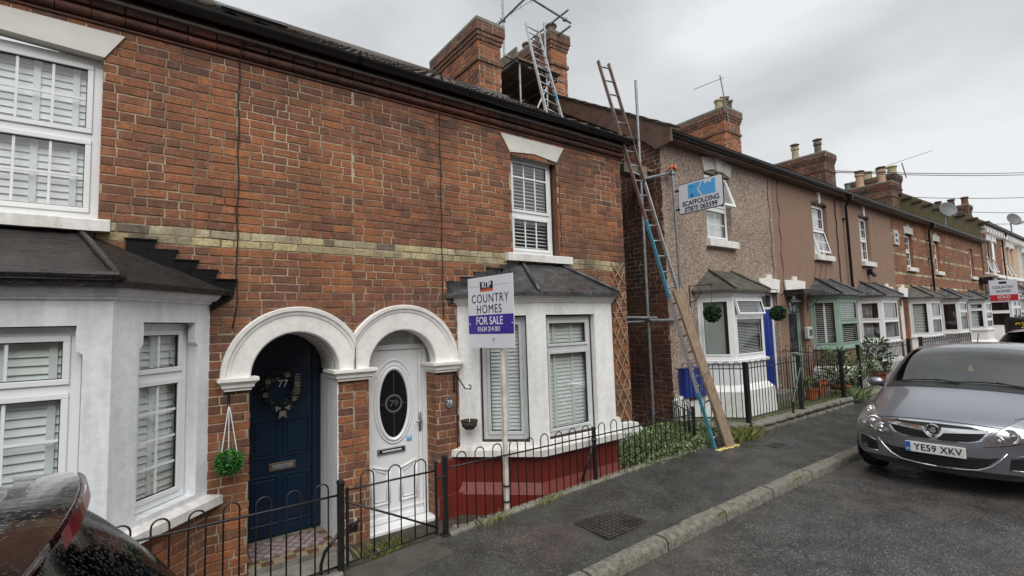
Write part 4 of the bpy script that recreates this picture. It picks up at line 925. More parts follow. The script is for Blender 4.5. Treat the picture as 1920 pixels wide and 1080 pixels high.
    m = MB(); band_mesh(m, pts, [(0, zs-.02), (0, 1.15)], trim if trim != 'green_frame' else 'terracotta_render'); band_mesh(m, pts, [(.0, 1.15), (.10, 1.05), (.12, .4)], 'white_render'); band_mesh(m, pts, [(0, zs), (.05, zs-.01), (.05, zs-.06), (0, zs-.07)], baymat); band_mesh(m, pts, [(0, zt-.02), (.02, zt), (.05, zt+.02), (.06, zt+.1), (0, zt+.1)], baymat); m.build('bay_base', h, fix=False)
    for kk, (P, Q) in enumerate(zip(pts, pts[1:])):
        F = frame((*P, zs), (*Q, zs)); w_ = math.dist(P, Q); bl = (lblind, rblind, None)[kk]
        window(h, F, w_, zt-zs, (baylights or [[(0, 0, 1, 1, 0, 0)], [(0, .70, 1, 1, 0, 0), (0, 0, 1, .70, 0, 0)], [(0, 0, 1, 1, 0, 0)]])[kk], fr=.065, fmat=baymat, sash=.03, blind=bl, interior=(kk != 2))
    hip_roof(h, pts, .14, zt+.12, zt+.52, rmat, inset=.22)
    if door:
        F = frame((door[0], .10, .78), (door[1], .10, .78)); w_ = door[1]-door[0]; m = MB(); m.T = F
        m.bbox(0, .06, 0, .06, 0, 2.08, trim); m.bbox(w_-.06, w_, 0, .06, 0, 2.08, trim); m.bbox(.06, w_-.06, 0, .06, 2.02, 2.08, trim); m.bbox(.06, w_-.06, .0, .06, 1.72, 1.77, trim); m.build('door_frame', h)
        g = MB(); g.T = F; g.quad((.06, .03, 1.77), (w_-.06, .03, 1.77), (w_-.06, .03, 2.02), (.06, .03, 2.02), 'skylight'); g.build('fanlight', h, fix=False)
        m = MB(); m.T = F; m.bbox(.06, w_-.06, .015, .06, 0, 1.72, doorcol); d = m.build('door', h)
        m = MB(); m.T = F @ Matrix.Translation((0, .008, 0))
        if doorcol == 'green_frame': m2 = MB(); m2.T = F; m2.bbox(.15, w_-.15, .005, .02, .75, 1.62, 'skylight'); m2.build('door_pane', d)
        else: panel(m, .14, w_/2-.02, .75, 1.55, doorcol); panel(m, w_/2+.02, w_-.14, .75, 1.55, doorcol); panel(m, .14, w_/2-.02, .1, .62, doorcol); panel(m, w_/2+.02, w_-.14, .1, .62, doorcol); m.build('door_panel', d)
        m = MB(); m.T = F; m.bbox(w_/2-.12, w_/2+.12, -.0, .015, .66, .71, 'brass'); m.build('letterbox', d)
        z = 2.86
        m = MB(); mid = (door[0]+door[1])/2; m.prism([(door[0]-.05, z), (door[1]+.05, z), (door[1]+.12, z+.28), (mid+.1, z+.30), (mid+.1, z+.38), (mid-.1, z+.38), (mid-.1, z+.30), (door[0]-.12, z+.28)], -.035, .02, 'white_arch'); m.build('door_head', h)
        m = MB(); m.bbox(door[0]-.1, door[1]+.1, -.25, .3, .5, .78, 'concrete', .01); m.build('front_step', h)
    return h
pb = row_house(0, 7.12, 11.05, 'pebbledash', 'pebbledashed end-of-terrace house with cobalt blue door, behind the long ladder', (8.45, 9.33), (10.32, 11.0), (7.97, 8.27, 9.32, 9.62),
    baylights=[[(0, 0, 1, 1, 0, 0)], [(0, .70, 1, 1, 0, 0, .22), (0, 0, 1, .70, 0, 0)], [(0, 0, 1, 1, 0, 0)]], lblind=('cloth', 'frosted', .01), rblind=('slats', .028, .02, R(15), 'slat_grey', []), winopen=.0, keystone=2, trim='upvc')
# top-hung light standing open on the bedroom window
m = MB(); T = Matrix.Translation((8.5, .06, 5.10)) @ Matrix.Rotation(-.30, 4, 'X'); m.T = T
m.bbox(0, .78, -.03, .01, -.62, -.57, 'upvc'); m.bbox(0, .78, -.03, .01, -.05, 0, 'upvc'); m.bbox(0, .05, -.029, .01, -.57, -.05, 'upvc'); m.bbox(.73, .78, -.029, .01, -.57, -.05, 'upvc'); os_ = m.build('open_sash', pb)
m = MB(); m.T = T; m.quad((.05, -.01, -.57), (.73, -.01, -.57), (.73, -.01, -.05), (.05, -.01, -.05), 'glass'); m.build('pane', os_, fix=False)
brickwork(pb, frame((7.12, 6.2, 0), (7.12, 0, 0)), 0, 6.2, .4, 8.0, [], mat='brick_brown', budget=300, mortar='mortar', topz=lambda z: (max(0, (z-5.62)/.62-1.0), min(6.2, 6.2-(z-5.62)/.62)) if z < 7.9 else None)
# white painted foot of the corner, barge board, verge tiles
m = MB(); P = [(7.10, .5), (7.45, .5), (7.42, .98), (7.30, 1.04), (7.10, .98)]; m.prism(P, -.09, .005, 'white_render'); m.prism([(7.09, .4), (7.97, .4), (7.97, .92), (7.09, .92)], -.05, .0, 'white_render'); m.build('painted_foot', pb)
m = MB(); m.prism([(-.30, 5.36), (.02, 5.31), (.22, 5.50), (3.6, 7.66), (3.6, 7.98), (-.30, 5.64)], 7.03, 7.08, 'barge_board', 'x'); m.build('barge_board', pb)
m = MB()
for i in range(14):
    y = -.32+i*.28; z = 5.60+(y+.3)*.6; m.box(7.0, 7.3, 0, .33, 0, .028, 'roof_tile', random.random(), M=Matrix.Translation((0, y, z+.03)) @ Matrix.Rotation(math.atan(.6)-.06, 4, 'X'))
m.build('verge_tiles', pb)
chB = chimney(pb, 7.12, 7.60, 2.72, 4.45, 7.2, 8.95)
for y, s_ in ((2.95, 1), (3.35, 0), (3.85, 1), (4.25, 0)): pot(chB, 7.36, y, 8.93, .34 if s_ else .28, .12, 'pot_dark' if s_ else 'pot_buff')
h2 = row_house(1, 11.05, 15.0, 'terracotta_render', 'terracotta rendered terraced house with sage green bay window frames', (13.1, 13.98), (11.45, 12.25), (12.6, 12.85, 13.96, 14.22), trim='green_frame', baymat='green_frame', doorcol='green_frame',
    lblind=('slats', .045, .04, R(12), 'slat_white', [.5]), rblind=('slats', .045, .04, R(12), 'slat_white', []), baylights=[[(0, 0, 1, 1, 0, 0)], [(0, .52, 1, 1, 0, 0), (0, 0, 1, .52, 0, 0)], [(0, 0, 1, 1, 0, 0)]], rmat='wet_lead', winopen=-.22, keystone=1)
h3 = row_house(2, 15.0, 18.8, 'terracotta_render', 'terracotta rendered terraced house with white bay and net curtains', (16.15, 16.92), (17.5, 18.3), (15.5, 15.7, 16.95, 17.15), lblind=('cloth', 'curtain', 1.3), rblind=('cloth', 'curtain', 1.1), rmat='wet_lead',
    baylights=[[(0, .5, 1, 1, 0, 0), (0, 0, 1, .5, 0, 0)], [(0, .5, 1, 1, 0, 0), (0, 0, 1, .5, 0, 0)], [(0, 0, 1, 1, 0, 0)]], keystone=1)
h4 = row_house(3, 18.8, 22.6, '', 'red brick terraced house with cream stone name plaque and closed grey blinds in the bay', (20.1, 20.85), (19.0, 19.7), (19.85, 20.05, 21.2, 21.4), brick=True, lblind=('slats', .05, .05, R(50), 'slat_grey', []), rblind=('cloth', 'curtain', .8), keystone=3, doorcol='upvc', zwin=(3.85, 5.0),
    baylights=[[(0, 0, 1, 1, 0, 0)], [(0, .5, 1, 1, 0, 0), (0, 0, 1, .5, 0, 0)], [(0, 0, 1, 1, 0, 0)]])
h5 = row_house(4, 22.6, 26.4, '', 'red brick terraced house with an open dark bay casement, right of the far black downpipe', (23.35, 24.05), (25.3, 26.0), (23.4, 23.55, 24.7, 24.9), brick=True, lblind=None, rblind=('cloth', 'curtain', .8), keystone=3, doorcol='upvc', zwin=(3.85, 5.0), rmat='wet_lead')
h6 = row_house(5, 26.4, 31.0, '', 'last red brick house of the row with a pale blue blind in its bay', (28.6, 29.35), None, (27.5, 27.65, 28.8, 29.0), brick=True, lblind=('slats', .06, .055, R(55), 'slat_pale', []), rblind=('cloth', 'curtain', .8), keystone=0, zwin=(3.85, 5.1), rmat='wet_lead',
    baylights=[[(0, .75, 1, 1, 0, 0), (0, 0, 1, .75, 0, 0)], [(0, .66, 1, 1, 0, 0), (0, .33, 1, .66, 0, 0), (0, 0, 1, .33, 0, 0)], [(0, 0, 1, 1, 0, 0)]])
chC = chimney(h2, 14.25, 15.15, 2.7, 4.6, 7.2, 8.95, 'brick_chimney'); pot(chC, 14.5, 3.0, 8.93, .40, .13, 'pot_buff'); pot(chC, 14.72, 2.95, 8.93, .50, .15, 'pot_dark', square=True); pot(chC, 14.98, 2.95, 8.93, .46, .13, 'pot_dark', square=True)
chD = chimney(h4, 21.6, 22.55, 2.7, 4.7, 7.2, 8.95, 'brick_brown'); pot(chD, 21.9, 3.9, 8.93, .55, .14, 'pot_buff', cowl=1); pot(chD, 22.1, 3.1, 8.93, .55, .14, 'pot_dark', cowl=1)
chE = chimney(h6, 29.4, 30.35, 2.7, 4.7, 7.2, 8.95, 'brick_brown'); pot(chE, 29.7, 4.1, 8.93, .75, .19, 'pot_peach', cowl=1); pot(chE, 29.9, 3.2, 8.93, .75, .18, 'pot_peach', cowl=1); pot(chE, 29.5, 4.6, 8.93, .35, .14, 'dish_grey')
# name plaque (weathered, letters no longer legible)
m = MB(); m.prism([(18.92, 4.52), (19.36, 4.52), (19.36, 4.90), (19.28, 5.0), (18.92, 5.0)], -.05, .0, 'cream_render'); np_ = m.build('name_plaque', h4)
m = MB()
for i, (z, w_) in enumerate(((4.84, .2), (4.66, .26))):
    for j in range(4): m.box(19.02+j*w_/4, 19.02+j*w_/4+.03, -.056, -.05, z-.05, z+.04, 'dark_frame')
m.build('worn_letters', np_)
# far taller row
FAR = [(31.05, 35.6, 'brick_brown', 'tall red brick house with olive rendered gable end beyond the brick row', True), (35.6, 40.2, 'peach_render', 'peach rendered tall house with paired sash windows, far right', False), (40.2, 45, 'cream_render', 'white rendered tall house with paired windows at the right edge of the far row', False), (45, 52, 'cream_render', 'pale house at the very end of the far row', False)]
for i, (a, b, wm, lab, first) in enumerate(FAR):
    h = thing('terraced_house', ((a+b)/2, 3, .5), lab, 'house', 'taller houses at the far end of the street')
    c_ = (a+b)/2-.2; ww = [(c_-.95, c_-.2), (c_+.2, c_+.95)]; hz = (4.15, 5.75)
    if first: brickwork(h, I4, a, b, .4, 6.2, [rect(p, q, *hz) for p, q in ww]+[rect(a+.2, a+2.9, .4, 3.4)], jit=1.5)
    else: flatwall(h, a, b, .4, 6.2, [(p, q, *hz) for p, q in ww]+[(a+.2, a+2.9, .4, 3.4)], wm)
    m = MB(); m.quad((a, -.35, 6.42), (b, -.35, 6.42), (b, 3.6, 8.95), (a, 3.6, 8.95), 'roof_tile'); m.quad((a, 8, 6.42), (b, 8, 6.42), (b, 3.6, 8.95), (a, 3.6, 8.95), 'roof_tile'); m.build('roof', h, fix=False)
    m = MB(); m.box(a, b, -.2, .05, 6.2, 6.35, 'white_arch')
    x = a+.2
    while x < b: m.bbox(x, x+.14, -.28, 0, 5.98, 6.2, 'white_arch', .02); x += .62
    m.build('bracketed_cornice', h); gutter_run(h, a, b, 6.45, -.33)
    for p, q in ww:
        F = frame((p+.02, .08, hz[0]), (q-.02, .08, hz[0])); window(h, F, q-p-.04, hz[1]-hz[0], [(0, .5, 1, 1, 0, 0), (0, 0, 1, .5, 0, 0, .25)], fr=.06, blind=('cloth', 'slat_white', .6))
        m = MB(); m.prism([(p-.12, hz[1]-.12), (p, hz[1]), (q, hz[1]), (q+.12, hz[1]-.12), (q+.15, hz[1]+.28), (p-.15, hz[1]+.28)], -.07, .03, 'white_arch'); m.build('lintel', h)
    m = MB(); m.bbox(a+.1, b-.1, -.12, .02, 3.95, 4.12, 'white_arch', .02); m.build('string_course', h)
    pts = [(a+.2, 0), (a+.55, -.75), (a+2.55, -.75), (a+2.9, 0)]; m = MB(); band_mesh(m, pts, [(0, 1.55), (0, .4)], 'white_render'); band_mesh(m, pts, [(0, 3.0), (.08, 3.05), (.08, 3.2), (0, 3.2)], 'upvc'); m.build('bay_base', h, fix=False)
    for P, Q in zip(pts, pts[1:]):
        w_ = math.dist(P, Q); window(h, frame((*P, 1.55), (*Q, 1.55)), w_, 1.45, [(0, .66, .5, 1, 0, 0), (.5, .66, 1, 1, 0, 0), (0, 0, .5, .66, 0, 0), (.5, 0, 1, .66, 0, 0)] if w_ > 1 else [(0, .5, 1, 1, 0, 0), (0, 0, 1, .5, 0, 0)], fr=.08, sash=.04, blind=('cloth', 'slat_white', .9) if i else None)
    hip_roof(h, pts, .2, 3.2, 3.85, 'wet_lead', inset=.5)
    if first:
        m = MB(); m.add([(31.02, -.05, .4), (31.02, 8, .4), (31.02, 8, 6.4), (31.02, 3.3, 8.95), (31.02, -.35, 6.42), (31.02, -.05, 6.2)], [(0, 1, 2, 3, 4, 5)], 'olive_render'); m.build('gable_wall', h, fix=False)
        m = MB()
        for k in range(10): y0 = -.4+k*.39; m.box(30.92, 31.3, y0, y0+.4, 6.42+(y0+.35)*.655, 6.50+(y0+.35)*.655, 'roof_tile')
        m.build('verge_tiles', h)
        chF = chimney(h, 31.15, 32.2, 3.0, 5.2, 8.3, 9.7, 'brick_brown')
        for yy in (3.2, 3.7, 4.3): pot(chF, 31.6, yy, 9.68, .5, .22, 'pot_buff')
    if i == 2:
        ch = chimney(h, 44.2, 45.3, 2.6, 5, 8.0, 9.6, 'brick_brown')
        for yy in (2.8, 3.5, 4.2): pot(ch, 44.7, yy, 9.58, .6, .2, 'brick_brown')
# downpipes
def downpipe(x, z1, z0, label, grp='black downpipes'):
    m = MB(); m.tube([(x-.10, -.24, z1), (x-.08, -.22, z1-.12), (x, -.09, z1-.26), (x, -.09, z0)], .036, 'black_plastic', 10)
    for z in (z1-.6, (z1+z0)/2, z0+.3): m.bbox(x-.07, x+.07, -.09, .0, z-.02, z+.02, 'black_plastic')
    m.lathe([(.05, -.14), (.075, 0), (.07, 0)], (x-.10, -.24, z1-.02), 'black_plastic', 10)
    return tag(m.build('downpipe', None, smooth=True, sharp=40), label, 'downpipe', grp)
downpipe(15.03, 5.52, .6, 'black downpipe between the two terracotta rendered houses'); downpipe(22.55, 5.52, 3.0, 'black downpipe between the two brick houses, near the grey dish'); downpipe(35.6, 6.3, 3.6, 'dark downpipe on the tall far row')
cable('thin red-brown cable down the render left of the blue door', [(x, y-.01, z) for x, y, z in wav(10.92, 5.45, 2.7, .0, .03)], .010, 'rust_steel'); cable('thin red-brown cable down the terracotta render above the green door', [(x, y-.01, z) for x, y, z in wav(11.35, 5.45, 2.7, .0, .03)], .010, 'rust_steel')
cable('dark cable left of the near black downpipe', wav(14.5, 5.4, 3.1, -.02, .02), .012)
m = MB()
for x in (13.0, 13.3, 13.6): m.box(x, x+.03, -.014, -.002, 3.25, 3.62, 'rust_steel', M=Matrix.Translation((x, 0, 3.4)) @ Matrix.Rotation(.45, 4, 'Y') @ Matrix.Translation((-x, 0, -3.4)))
tag(m.build('wall_scar', None, kind=None), 'three slanting rusty bars on the terracotta wall below the open window', 'wall bars')
# satellite dishes, aerials, security lamp
def dish(x, y, z, r, label, zr):
    t = thing('satellite_dish', (x, y, zr), label, 'satellite dish', 'satellite dishes'); m = MB(); m.T = Matrix.Translation((x, y-.1, z)) @ Vector((-.62, -.72, .32)).to_track_quat('Z', 'Y').to_matrix().to_4x4()
    m.lathe([(0.001, 0), (r*.5, .03*r), (r*.85, .13*r), (r, .2*r), (r*1.02, .19*r), (r*.8, .09*r), (0.001, -.03)], (0, 0, 0), 'dish_grey', 28); m.build('reflector', t, smooth=True, sharp=60)
    m = MB(); m.tube([(x, y, zr), (x, y, z)], .03, 'steel'); m.tube([(x, y-.1, z-r*.8), (x-.1, y-.1-r*1.1, z-r*.6)], .02, 'steel'); m.bbox(x-.16, x-.04, y-.2-r*1.1, y-.05-r*1.1, z-r*.65, z-r*.48, 'dish_grey', .01); m.build('arm', t)
dish(24.6, -.15, 6.25, .31, 'grey satellite dish on the gutter of the brick row, in front of the olive gable', 5.5); dish(36.2, -.4, 7.05, .34, 'grey satellite dish above the gutter of the tall far row', 6.3)
def aerial(base, top, b0, b1, n_, label, r=.018):
    t = thing('tv_aerial', base, label, 'aerial', 'rooftop television aerials'); m = MB(); m.tube([base, top], r, 'steel', 6); m.build('mast', t); m = MB(); b0 = Vector(b0); b1 = Vector(b1); m.tube([b0, b1], r*.6, 'steel', 5)
    d = (b1-b0).normalized(); s_ = d.cross(Vector((0, 0, 1))).normalized()
    for i in range(n_): p = b0.lerp(b1, (i+.5)/n_); m.tube([p-s_*.12+Vector((0, 0, .0)), p+s_*.12], r*.35, 'steel', 4)
    m.build('boom', t)
aerial((14.4, 2.62, 8.2), (14.0, 2.62, 9.85), (12.55, 2.62, 9.0), (14.15, 2.62, 9.8), 7, 'grey television aerial on a tall mast fixed to the near pebbledash-row chimney')
aerial((35.2, 3.5, 10.2), (34.6, 3.5, 11.0), (32.1, 3.5, 10.4), (41.2, 3.5, 13.0), 8, 'large television aerial standing out against the sky above the olive gable', .028)
aerial((12.4, 4.3, 8.0), (12.45, 4.3, 8.3), (11.8, 4.3, 8.0), (13.0, 4.3, 8.55), 6, 'small aerial just showing above the roof beside the bargeboard')
t = thing('security_lamp', (16.5, -.1, 3.55), 'small black security lamp on the terracotta wall under the third bedroom sill', 'wall lamp'); m = MB(); m.bbox(16.42, 16.6, -.14, 0, 3.46, 3.62, 'black_plastic', .02); m.tube([(16.5, -.1, 3.5), (16.5, -.18, 3.40)], .05, 'black_plastic', 8); m.build('lamp_head', t)
t = thing('security_lamp', (30.2, -.3, 3.9), 'dark lantern bracket on the last brick house beside the pale gable', 'wall lamp'); m = MB(); m.bbox(29.9, 30.7, -.5, 0, 3.55, 3.8, 'black_plastic', .04); m.lathe([(.0, 0), (.35, .05), (.1, .2), (0, .22)], (30.3, -.3, 3.8), 'grey_timber', 10); m.build('lamp_head', t)
# wall lantern between the blue and green doors
t = thing('wall_lantern', (11.2, -.25, 2.6), 'old black lantern with glass sides hung between the blue and green doors', 'lantern')
m = MB(); c = (11.18, -.26, 2.42); m.lathe([(0, .36), (.03, .34), (.05, .30), (.13, .24), (.14, .22), (.02, .22)], c, 'iron', 6); m.lathe([(.04, -.02), (.09, 0), (.07, .02), (0, .02)], c, 'iron', 6)
for i in range(6):
    a = i*math.pi/3; m.tube([(c[0]+.075*math.cos(a), c[1]+.075*math.sin(a), c[2]+.01), (c[0]+.115*math.cos(a), c[1]+.115*math.sin(a), c[2]+.22)], .007, 'iron', 4)
m.tube([(11.18, -.26, 2.78), (11.18, -.26, 2.84), (11.18, -.1, 2.86), (11.18, 0, 2.8)], .012, 'iron', 6); m.build('lantern_frame', t)
m = MB(); m.lathe([(.07, .01), (.11, .22)], c, 'glass', 6); m.build('lantern_pane', t, fix=False)
t = thing('door_canopy', (11.9, -.2, 2.9), 'thin dark metal canopy edge over the green door', 'door canopy'); m = MB(); m.bbox(11.3, 12.4, -.42, 0, 2.88, 2.92, 'iron', .005); m.bbox(11.3, 12.4, -.42, -.40, 2.84, 2.88, 'iron', .004); m.build('canopy_sheet', t)
t = thing('intercom', (12.33, -.05, 1.95), 'small pale grey meter box with a disc on the wall between green door and bay', 'wall box'); m = MB(); m.bbox(12.18, 12.42, -.09, 0, 1.80, 2.08, 'upvc_grey', .015); m.build('box_case', t); m = MB(); m.bbox(12.23, 12.37, -.098, -.09, 1.88, 2.02, 'dish_grey', .01); m.build('box_window', t)
for lab, pts in (('upper overhead wire leaving the far chimney', ((23.1, 3, 8.46), (60, -3.8, 13.2))), ('second overhead wire close below the upper one', ((23.1, 3, 8.40), (60, -3.8, 13.0))), ('overhead wire rising from beside the olive gable', ((33.8, 3, 8.75), (62, -3.9, 11.7))), ('lower overhead wire over the far red chimney', ((38.9, 3, 8.6), (66, -3.9, 10.8))), ('lowest overhead wire above the far dish', ((45, 2.5, 8.3), (70, -4.2, 10.6)))):
    a, b = map(Vector, pts); m = MB(); m.tube([a.lerp(b, i/12)-Vector((0, 0, .35*4*(i/12)*(1-i/12))) for i in range(13)], .018, 'cable', 4); tag(m.build('overhead_wire', None), lab, 'overhead wire', 'overhead wires')
# ------------------------------------------------------------------ iron bow-top fences
def hoops(parent, P, Q, n, zt, zb, w, r=.0065, mat='iron'):
    """n inverted-U bars between P and Q; zt(x) top, zb(x) foot"""
    P = Vector((*P, 0)); Q = Vector((*Q, 0)); d = (Q-P); L = d.length; d.normalize()
    for i in range(n):
        c = P+d*(L*(i+.5)/n); x = c.x; T, B = zt(x), zb(x); ll = Vector((0, 0, random.uniform(-.006, .006)))
        pts = [c-d*w/2+Vector((0, 0, B))]; 
        for k in range(9):
            a = math.pi*(1-k/8); pts.append(c+d*(w/2*math.cos(a))+Vector((0, 0, T-w/2+w/2*math.sin(a)))+ll)
        pts.append(c+d*w/2+Vector((0, 0, B)))
        m = MB(); m.tube(pts, r, mat, 6); m.build('hoop', parent, smooth=True)
def rail(parent, P, Q, r=.009, name='rail'):
    m = MB(); a = Vector(P); b = Vector(Q); n_ = max(2, int((b-a).length/.4)); m.tube([a.lerp(b, i/n_)+Vector((0, 0, .0025*math.sin(i*2.1))) for i in range(n_+1)], r, 'iron', 6); m.build(name, parent, smooth=True)
def post(parent, x, y, z0, z1, s_=.02, cap=True):
    m = MB(); m.bbox(x-s_, x+s_, y-s_, y+s_, z0, z1, 'iron', .003)
    if cap: m.bbox(x-s_*1.2, x+s_*1.2, y-s_*1.2, y+s_*1.2, z1-.03, z1-.015, 'iron', .002)
    m.bbox(x-s_*2, x+s_*2, y-s_*2, y+s_*2, z0-.01, z0+.012, 'iron', .003); m.build('post', parent)
yf = -.85
f77 = thing('iron_fence', (.6, yf, .3), 'low black bow-topped iron fence in front of the navy door, lower left', 'fence', 'bow-topped iron fences')
hoops(f77, (-1.1, yf), (1.27, yf), 11, lambda x: 1.055, lambda x: gz(x)-.02, .105)
rail(f77, (-1.2, yf, .94), (1.31, yf, .94)); rail(f77, (-1.2, yf, gz(-1)+.08), (1.31, yf, gz(1.3)+.06)); post(f77, 1.315, yf, .27, 1.06, .024)
m = MB(); m.tube([(1.29, yf, .62), (1.20, yf+.04, .50), (1.17, yf+.05, .40), (1.17, yf+.05, .16)], .014, 'iron', 7); m.build('stay', f77, smooth=True)
g79 = thing('iron_gate', (1.8, yf, .35), 'small black bow-topped iron gate with a diagonal brace before the white door', 'gate')
hoops(g79, (1.42, yf), (2.17, yf), 3, lambda x: 1.10, lambda x: gz(x)+.055, .115)
rail(g79, (1.37, yf, .965), (2.20, yf, .965)); rail(g79, (1.37, yf, gz(1.4)+.06), (2.20, yf, gz(2.2)+.06)); rail(g79, (1.37, yf-.012, .87), (2.20, yf-.012, .45), name='brace')
for x in (1.37, 2.205): m = MB(); m.bbox(x-.011, x+.011, yf-.011, yf+.011, gz(x)+.03, 1.05 if x > 2 else .99, 'iron', .002); m.build('stile', g79)
m = MB(); m.tube([(2.19, yf-.02, .90), (2.30, yf-.02, .90)], .012, 'iron'); m.tube([(1.40, yf-.03, .66), (1.46, yf-.05, .72)], .012, 'iron'); m.bbox(1.355, 1.45, yf-.03, yf-.012, .62, .70, 'iron', .004); m.build('latch', g79)
f79 = thing('iron_fence', (4.3, yf, .4), 'black bow-topped iron fence running in front of the red bay base and the weeds', 'fence', 'bow-topped iron fences')
post(f79, 2.30, yf, gz(2.3), 1.085, .022); post(f79, 4.33, yf, gz(4.33), 1.065, .02); post(f79, 6.38, yf, gz(6.38), 1.06, .018)
hoops(f79, (2.38, yf), (4.30, yf), 9, lambda x: 1.095, lambda x: gz(x)-.0, .108); hoops(f79, (4.36, yf), (6.32, yf), 9, lambda x: 1.095, lambda x: gz(x)-.0, .108)
rail(f79, (2.30, yf, .965), (6.38, yf, .95)); rail(f79, (2.30, yf, gz(2.3)+.02), (6.38, yf, gz(6.3)+.03), .007)
m = MB(); m.tube([(4.32, yf+.02, .84), (4.15, yf+.05, .45)], .016, 'iron', 7); m.lathe([(.0, 0), (.035, 0), (.035, .03), (0, .03)], (4.33, yf, .90), 'iron', 10); m.build('stay', f79, smooth=True)
# side run at the right end of the garden, back to the neighbour's wall
hoops(f79, (6.40, -.80), (6.95, -.1), 4, lambda x: 1.10, lambda x: .40, .105); rail(f79, (6.38, -.83, .96), (7.0, -.04, .96))
ed = thing('garden_edging', (3.5, -.88, .3), 'low mossy concrete edging under the iron fence beside the pavement', 'edging'); x = -1.5; i = 0
while x < 6.5:
    L_ = .9 if i % 3 else .72
    if not (1.30 < x < 2.1):
        xe = min(x+L_, 6.55) if x > 2 else min(x+L_, 1.32); m = MB(); zt0, zt1 = gz(x)+.025, gz(xe)+.025; k = 8; vs = []
        for q in range(k):
            xx = x+.004+(xe-x-.008)*q/(k-1); zz = zt0+(zt1-zt0)*q/(k-1)+.006*noise.noise(Vector((xx*6, i, 0))); yy = .006*noise.noise(Vector((xx*5, i, 4)))
            vs += [(xx, -.915+yy, gz(xx)-.05), (xx, -.912+yy, zz-.012), (xx, -.90+yy, zz), (xx, -.82, zz), (xx, -.80, zz-.01), (xx, -.795, .1)]
        m.add(vs, [(q*6+j, (q+1)*6+j, (q+1)*6+j+1, q*6+j+1) for q in range(k-1) for j in range(5)]+[tuple(range(6)), tuple((k-1)*6+j for j in range(6))], 'concrete'); m.build('edging_stone', ed, smooth=True, sharp=40)
        x = xe+.003 if xe < 6.54 and xe < 1.31 or xe > 2 else 2.32
        if xe >= 6.54: break
    else: x = 2.32
    i += 1
# retaining wall of the raised garden
rw = thing('retaining_wall', (9, -.95, .45), 'low mossy stone retaining wall carrying the raised gardens of the pebbledashed row', 'retaining wall'); rr = random.Random(11)
def stones(P, Q, z0, z1, name='stone', thick=.2, cap=True):
    F = frame((*P, 0), (*Q, 0)); L = math.dist(P, Q); s_ = 0
    while s_ < L-.02:
        w = min(rr.uniform(.28, .5), L-s_); zz = z0; rows_ = 1 if not cap else 2
        for k in range(rows_):
            h_ = (z1-z0)*(.6 if k == 0 else .4) if rows_ == 2 else z1-z0; m = MB(); n_ = 5; vs = []
            for iy in range(n_):
                for ix in range(n_):
                    u, v = ix/(n_-1), iy/(n_-1); e = (1-(2*u-1)**6)*(1-(2*v-1)**6); p = Vector((s_+.004+(w-.008)*u, -.045*e-.015*k+.02*noise.noise(Vector((s_+u*2, v*2, zz*9))), zz+.003+(h_-.006)*v)); vs.append(F @ p)
            b0 = len(vs)
            for ix in range(n_): vs.append(F @ Vector((s_+.004+(w-.008)*ix/(n_-1), thick, zz+h_-.01+.012*noise.noise(Vector((s_*3+ix, 0, 0))))))
            m.add(vs, [(iy*n_+ix, iy*n_+ix+1, (iy+1)*n_+ix+1, (iy+1)*n_+ix) for iy in range(n_-1) for ix in range(n_-1)]+[((n_-1)*n_+ix, (n_-1)*n_+ix+1, b0+ix+1, b0+ix) for ix in range(n_-1)], 'stone'); m.build(name, rw, smooth=True, sharp=60, fix=False); zz += h_
        s_ += w
stones((7.12, -.02), (7.84, -.90), .30, .62); stones((7.84, -.93), (11.95, -.95), .40, .61); stones((12.6, -.95), (20, -.95), .40, .60)
m = MB(); m.box(7.9, 11.9, -.92, .0, .3, .585, 'lawn'); m.add([(7.14, -.02, .60), (7.86, -.90, .60), (11.95, -.93, .60), (11.95, .0, .62), (7.14, .0, .62)], [(0, 1, 2, 3, 4)], 'lawn'); m.add([(12.6, -.93, .59), (31, -.93, .59), (31, 0, .6), (12.6, 0, .6)], [(0, 1, 2, 3)], 'concrete'); m.build('raised_garden', kind='structure', fix=False)
f2 = thing('iron_fence', (9, -.85, .6), 'tall black bow-topped iron fence on the raised garden of the pebbledashed house', 'fence', 'bow-topped iron fences')
hoops(f2, (7.20, -.10), (7.86, -.82), 6, lambda x: 1.60, lambda x: .67, .10); rail(f2, (7.14, -.04, 1.50), (7.9, -.85, 1.49)); rail(f2, (7.14, -.04, .70), (7.9, -.85, .69))
post(f2, 7.9, -.85, .60, 1.60, .032); hoops(f2, (7.95, -.85), (9.78, -.85), 9, lambda x: 1.60, lambda x: .67, .10); rail(f2, (7.9, -.85, 1.49), (9.82, -.85, 1.49)); rail(f2, (7.9, -.85, .69), (9.82, -.85, .69)); post(f2, 9.82, -.85, .60, 1.60, .03)
m = MB(); m.tube([(9.80, -.88, 1.36), (9.25, -.95, .80), (9.25, -.95, .58)], .018, 'iron', 6); m.build('stay', f2)
g2 = thing('iron_gate', (10.7, -.85, .6), 'wide black bow-topped iron gate with diagonal brace in front of the blue door', 'gate')
hoops(g2, (9.9, -.85), (11.7, -.85), 9, lambda x: 1.58, lambda x: .68, .09); rail(g2, (9.86, -.85, 1.46), (11.72, -.85, 1.46)); rail(g2, (9.86, -.85, .70), (11.72, -.85, .70)); rail(g2, (9.86, -.87, 1.42), (11.70, -.87, .72), name='brace'); post(g2, 11.76, -.85, .6, 1.58, .035)
f3 = thing('iron_fence', (16, -.85, .6), 'black bow-topped iron fence with potted shrubs behind, beside the silver car', 'fence', 'bow-topped iron fences')
